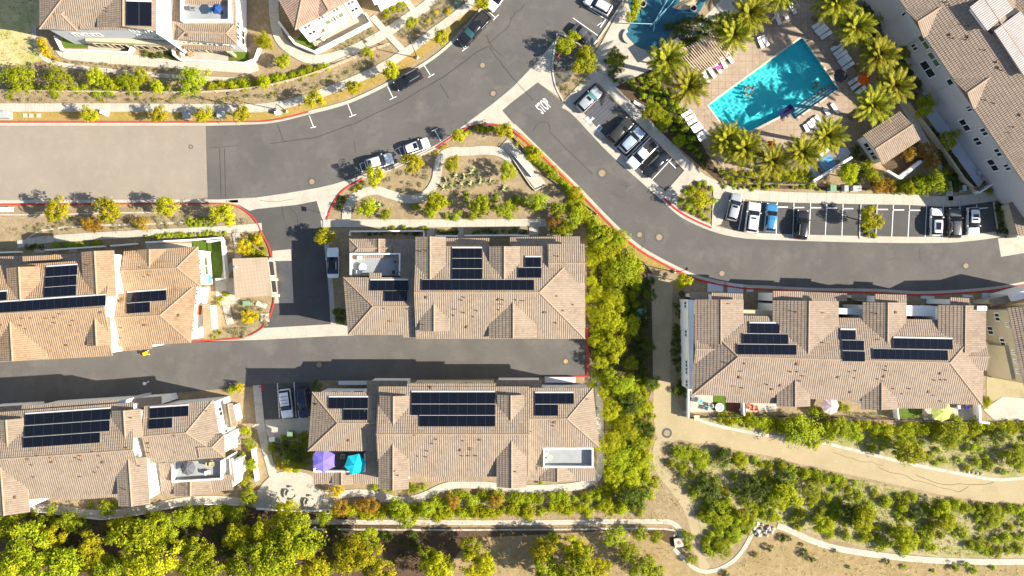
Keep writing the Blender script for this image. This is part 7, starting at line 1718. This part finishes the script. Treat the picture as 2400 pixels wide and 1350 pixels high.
for i in range(260):
    a = rg.normal(.0, .75) + (2.4 if i % 3 == 0 else 0); e = rg.uniform(-.2, .6); l = rg.uniform(.25, 1.2); c = np.array([math.cos(a) * l, math.sin(a) * l, 7.25 + math.sin(e) * l * .6]); t = rg.normal(size=3) * .1; u = np.array([math.cos(a), math.sin(a), .1]) * .16
    V += [c - u, c + t * .6, c + u, c - t * .6]
OFR = plain('orange_fruit_stalks', (.42, .17, .008), .6)
PFR = quads('fruit_stalks', np.array(V), OFR)
b = MB(); prof = [(.5, 0), (.4, .4), (.32, 1.2), (.33, 4.8), (.46, 6.2), (.5, 6.6), (.2, 7.0)]; b.lathe((0, 0, 0), prof, 12)
PTR = bpy.data.meshes.new('trunk'); PTR.from_pydata([tuple(q) for q in b.v], [], b.f); PTR.materials.append(PBARK)
for i, (x, y, rad) in enumerate(sorted(PALMS)):
    sc = rad / S / 3.9; p = U(x, y, 6.8 * sc)
    r = empty('palm_tree', (p.x, p.y, 0), random.uniform(-.8, .6), label=f'date palm with orange fruit stalks, {nth(i)} from the left round the pool', cat='palm tree', group='date palms round the pool'); r.scale = (sc, sc, sc * random.uniform(.95, 1.05))
    r.rotation_euler = (random.uniform(-.06, .06), random.uniform(-.06, .06), random.uniform(-1.2, 1.0))
    for nm, me in (('crown', PFS[i * 7 % 3]), ('trunk', PTR), ('fruit_stalks', PFR)):
        o = bpy.data.objects.new(nm, me); COL.objects.link(o); o.parent = r
bushes('bush', scatter([(1470, 190), (1540, 170), (1590, 260), (1650, 370), (1620, 350), (1540, 270)], 36, 16, 34), 'green shrub', 'between path and pool fence'); bushes('dark', scatter([(1530, 170), (1560, 140), (1590, 250), (1640, 330), (1660, 400), (1600, 330)], 26, 16, 30), 'dark shrub', 'just outside the pool deck'); bushes('lime', scatter([(1690, 400), (1900, 400), (1910, 425), (1720, 425)], 26, 14, 30), 'lime shrub', 'under the lower palms'); bushes('bush', scatter([(1690, 428), (1940, 436), (1940, 446), (1700, 442)], 20, 8, 16), 'small green shrub', 'along the parking path fence')
bushes('dark', scatter([(1560, 60), (1700, 30), (1690, 70), (1600, 110)], 24, 16, 34), 'dark shrub', 'behind the slatted pergola'); bushes('dark', scatter([(1990, 20), (2060, 0), (2150, 150), (2180, 250), (2080, 180), (2030, 110)], 36, 18, 38), 'dark shrub', 'between palms and upper right house'); bushes('dark', scatter([(2000, 340), (2060, 390), (2080, 430), (2000, 440)], 16, 16, 30), 'dark shrub', 'left of the pool house'); bushes('bush', scatter([(2090, 425), (2220, 400), (2222, 448), (2090, 448)], 26, 14, 28), 'green shrub', 'below the pool house'); bushes('dark', scatter([(2232, 350), (2260, 400), (2285, 445), (2240, 445), (2180, 300)], 22, 14, 26), 'dark shrub', 'along the long pale yard wall'); bushes('lime', scatter([(2300, 450), (2400, 410), (2420, 425), (2330, 445)], 12, 12, 24), 'lime shrub', 'below the thin white yard wall')
bushes('dark', scatter([(1420, 140), (1470, 130), (1460, 190), (1440, 200)], 12, 12, 22), 'dark shrub', 'in the round bed by the splash pool')
bushes('rust', [(1320, 535, 24), (88, 230, 1)][:1] + [(1650, 440, 22), (1940, 430, 22), (2260 - 40, 400, 26)], 'rust red shrub', 'among the planting strips')

# ground cover that nobody could count
def cover(name, polys, dens, size, mat, label, up=.9):
    P = []
    for poly in polys:
        xs = [p[0] for p in poly]; ys = [p[1] for p in poly]; area = (max(xs) - min(xs)) * (max(ys) - min(ys)) / S / S
        n_ = int(area * dens); X = rg.uniform(min(xs), max(xs), n_); Y = rg.uniform(min(ys), max(ys), n_)
        ph = np.sin(X * .11 + np.sin(Y * .07) * 2) + np.sin(Y * .13 + np.cos(X * .05) * 2)
        for x, y, h in zip(X, Y, ph):
            if h > -1.1 and inpoly(x, y, poly): P.append((x, y))
    P = np.array(P); k = 1 / S
    C = np.stack([(P[:, 0] - CX) * k, (CY - P[:, 1]) * k, rg.uniform(.02, .22, len(P))], 1)
    C = np.repeat(C, 5, 0) + rg.normal(size=(len(P) * 5, 3)) * np.array([.16, .16, .05]); C[:, 2] = np.abs(C[:, 2]) + .02
    me = leafmesh(name, C, rg.normal(size=C.shape) * .6 + np.array([0, 0, up]), size * rg.uniform(.6, 1.5, len(C)), size * rg.uniform(.2, .5, len(C)), mat)
    o = bpy.data.objects.new(name, me); COL.objects.link(o); tag(o, label, 'ground cover', kind='stuff')
cover('ground_cover', [[(0, 221), (480, 224), (600, 216), (760, 178), (860, 140), (880, 150), (780, 205), (640, 240), (560, 244), (0, 242)], [(760, 132), (868, 58), (888, 92), (800, 122)], [(885, 40), (945, 2), (965, 28), (905, 66)], [(925, 75), (1030, -5), (1100, -5), (1020, 62), (960, 108)], [(800, 152), (870, 125), (890, 150), (800, 190)], [(0, 540), (110, 512), (300, 505), (480, 500), (590, 515), (600, 525), (300, 545), (60, 560)], [(535, 705), (636, 700), (625, 755), (580, 790), (520, 795)]], 5, .17, LGREY, 'low grey-green ground cover in the kerbside beds')
cover('dry_weeds', [[(-40, -10), (85, -10), (80, 70), (90, 130), (-40, 155)], [(1290, 490), (1360, 500), (1500, 600), (1520, 640), (1440, 620)], [(780, 1236), (1560, 1236), (1560, 1242), (780, 1244)]], 3, .2, LSTRAW, 'dry straw-coloured weeds on the open slopes')
cover('verge_tufts', [[(0, 263), (560, 264), (720, 240), (880, 178), (1000, 100), (1100, 20), (1130, 8), (1060, 88), (990, 142), (900, 188), (720, 255), (560, 278), (0, 280)], [(1215, 318), (1400, 500), (1560, 622), (1550, 630), (1440, 550), (1320, 440)]], 4, .16, LYEL, 'golden tufts scattered on the mulched verges')
cover('slope_weeds', [[(1780, 1290), (1900, 1275), (2050, 1315), (2400, 1325), (2400, 1350), (1700, 1350)], SL, SU, [(1400, 1140), (1560, 1060), (1600, 1180), (1590, 1230), (1420, 1215)], [(700, 1205), (1560, 1205), (1560, 1218), (700, 1218)]], 2.6, .2, LSTRAW, 'dry weeds and low growth on the sandy slopes')
cover('low_green_cover', [SL, SU, [(1385, 550), (1500, 620), (1490, 880), (1530, 1000), (1520, 1200), (1410, 1170), (1410, 880), (1380, 800)], [(780, 1180), (1400, 1165), (1500, 1200), (780, 1212)], [(0, 152), (90, 165), (560, 192), (560, 212), (0, 210)]], 5, .22, LBUSH, 'low green ground cover between the shrubs on the slopes')
cover('leaf_litter', [[(0, 1210), (560, 1200), (1580, 1250), (1560, 1350), (0, 1350)], [(1480, 640), (1528, 650), (1530, 900), (1480, 900)]], 3, .16, LRUST, 'brown leaf litter and weeds under the bottom trees')

flush()
# stones at the ditch end
RK = plain('pale_rock', (.40, .36, .31), .95)
bm = bmesh.new(); bmesh.ops.create_icosphere(bm, subdivisions=2, radius=.5)
for q in bm.verts: q.co *= 1 + .28 * math.sin(q.co.x * 9 + 1) * math.cos(q.co.y * 8) + random.uniform(-.08, .08)
rk = bpy.data.meshes.new('boulder'); bm.to_mesh(rk); bm.free(); rk.materials.append(RK)
for i, (x, y) in enumerate(sorted([(1752, 1224), (1760, 1232), (1768, 1238), (1776, 1246), (1784, 1240), (1792, 1246), (1800, 1238), (1786, 1230), (1774, 1228), (1764, 1222), (1806, 1246), (1796, 1254), (1812, 1240), (1780, 1254), (1770, 1250), (1748, 1216)])):
    o = bpy.data.objects.new('boulder', rk); COL.objects.link(o); o.location = U(x, y, .1); s_ = random.uniform(.5, 1.0); o.scale = (s_, s_ * random.uniform(.7, 1.1), s_ * .7); o.rotation_euler = (random.random(), random.random(), random.uniform(0, 6))
    tag(o, f'pale grey boulder, {nth(i)} from the left in the rock pile between the two ditches', 'boulder', 'boulders between the ditches')
for i, (x, y) in enumerate([(2270, 1106), (2280, 1107), (2290, 1109), (2301, 1110)]):
    o = bpy.data.objects.new('boulder', rk); COL.objects.link(o); o.location = U(x, y, .05); o.scale = (.55, .5, .4); tag(o, f'small white stone in a row beside the track, {nth(i)} from the left', 'boulder', 'white stones beside the track')

# ------------------------------------------------------------------ sun, sky, camera
EL, AZ = 32.0, Vector((.977, -.212, 0))
d = Vector((-AZ.x * math.cos(R(EL)), -AZ.y * math.cos(R(EL)), -math.sin(R(EL))))
su = bpy.data.lights.new('sun', 'SUN'); su.energy = 5.0; su.angle = R(.5); su.color = (1, .92, .78)
so = bpy.data.objects.new('sun', su); COL.objects.link(so); so.rotation_euler = d.to_track_quat('-Z', 'Y').to_euler(); so.location = (60, -13, 60)
su.cycles.is_caustics_light = CAUSTIC
w = bpy.data.worlds.new('World'); scene.world = w; w.use_nodes = True; nt = w.node_tree
sk = nt.nodes.new('ShaderNodeTexSky'); sk.sky_type = 'NISHITA'; sk.sun_disc = False; sk.sun_elevation = R(EL); sk.sun_rotation = math.atan2(AZ.x, AZ.y)
nt.links.new(sk.outputs[0], nt.nodes['Background'].inputs[0]); nt.nodes['Background'].inputs[1].default_value = .085
cam = bpy.data.cameras.new('camera'); cam.sensor_width = 36; cam.lens = 36 * H / (2400 / S); cam.clip_end = 5000; cam.clip_start = 1
co = bpy.data.objects.new('camera', cam); COL.objects.link(co); co.location = (0, 0, H); scene.camera = co
vs = scene.view_settings; vs.view_transform = 'Standard'; vs.look = 'None'; vs.gamma = 1; vs.exposure = 1.38
scene.cycles.max_bounces = 6; scene.cycles.transparent_max_bounces = 8; scene.cycles.use_denoising = True
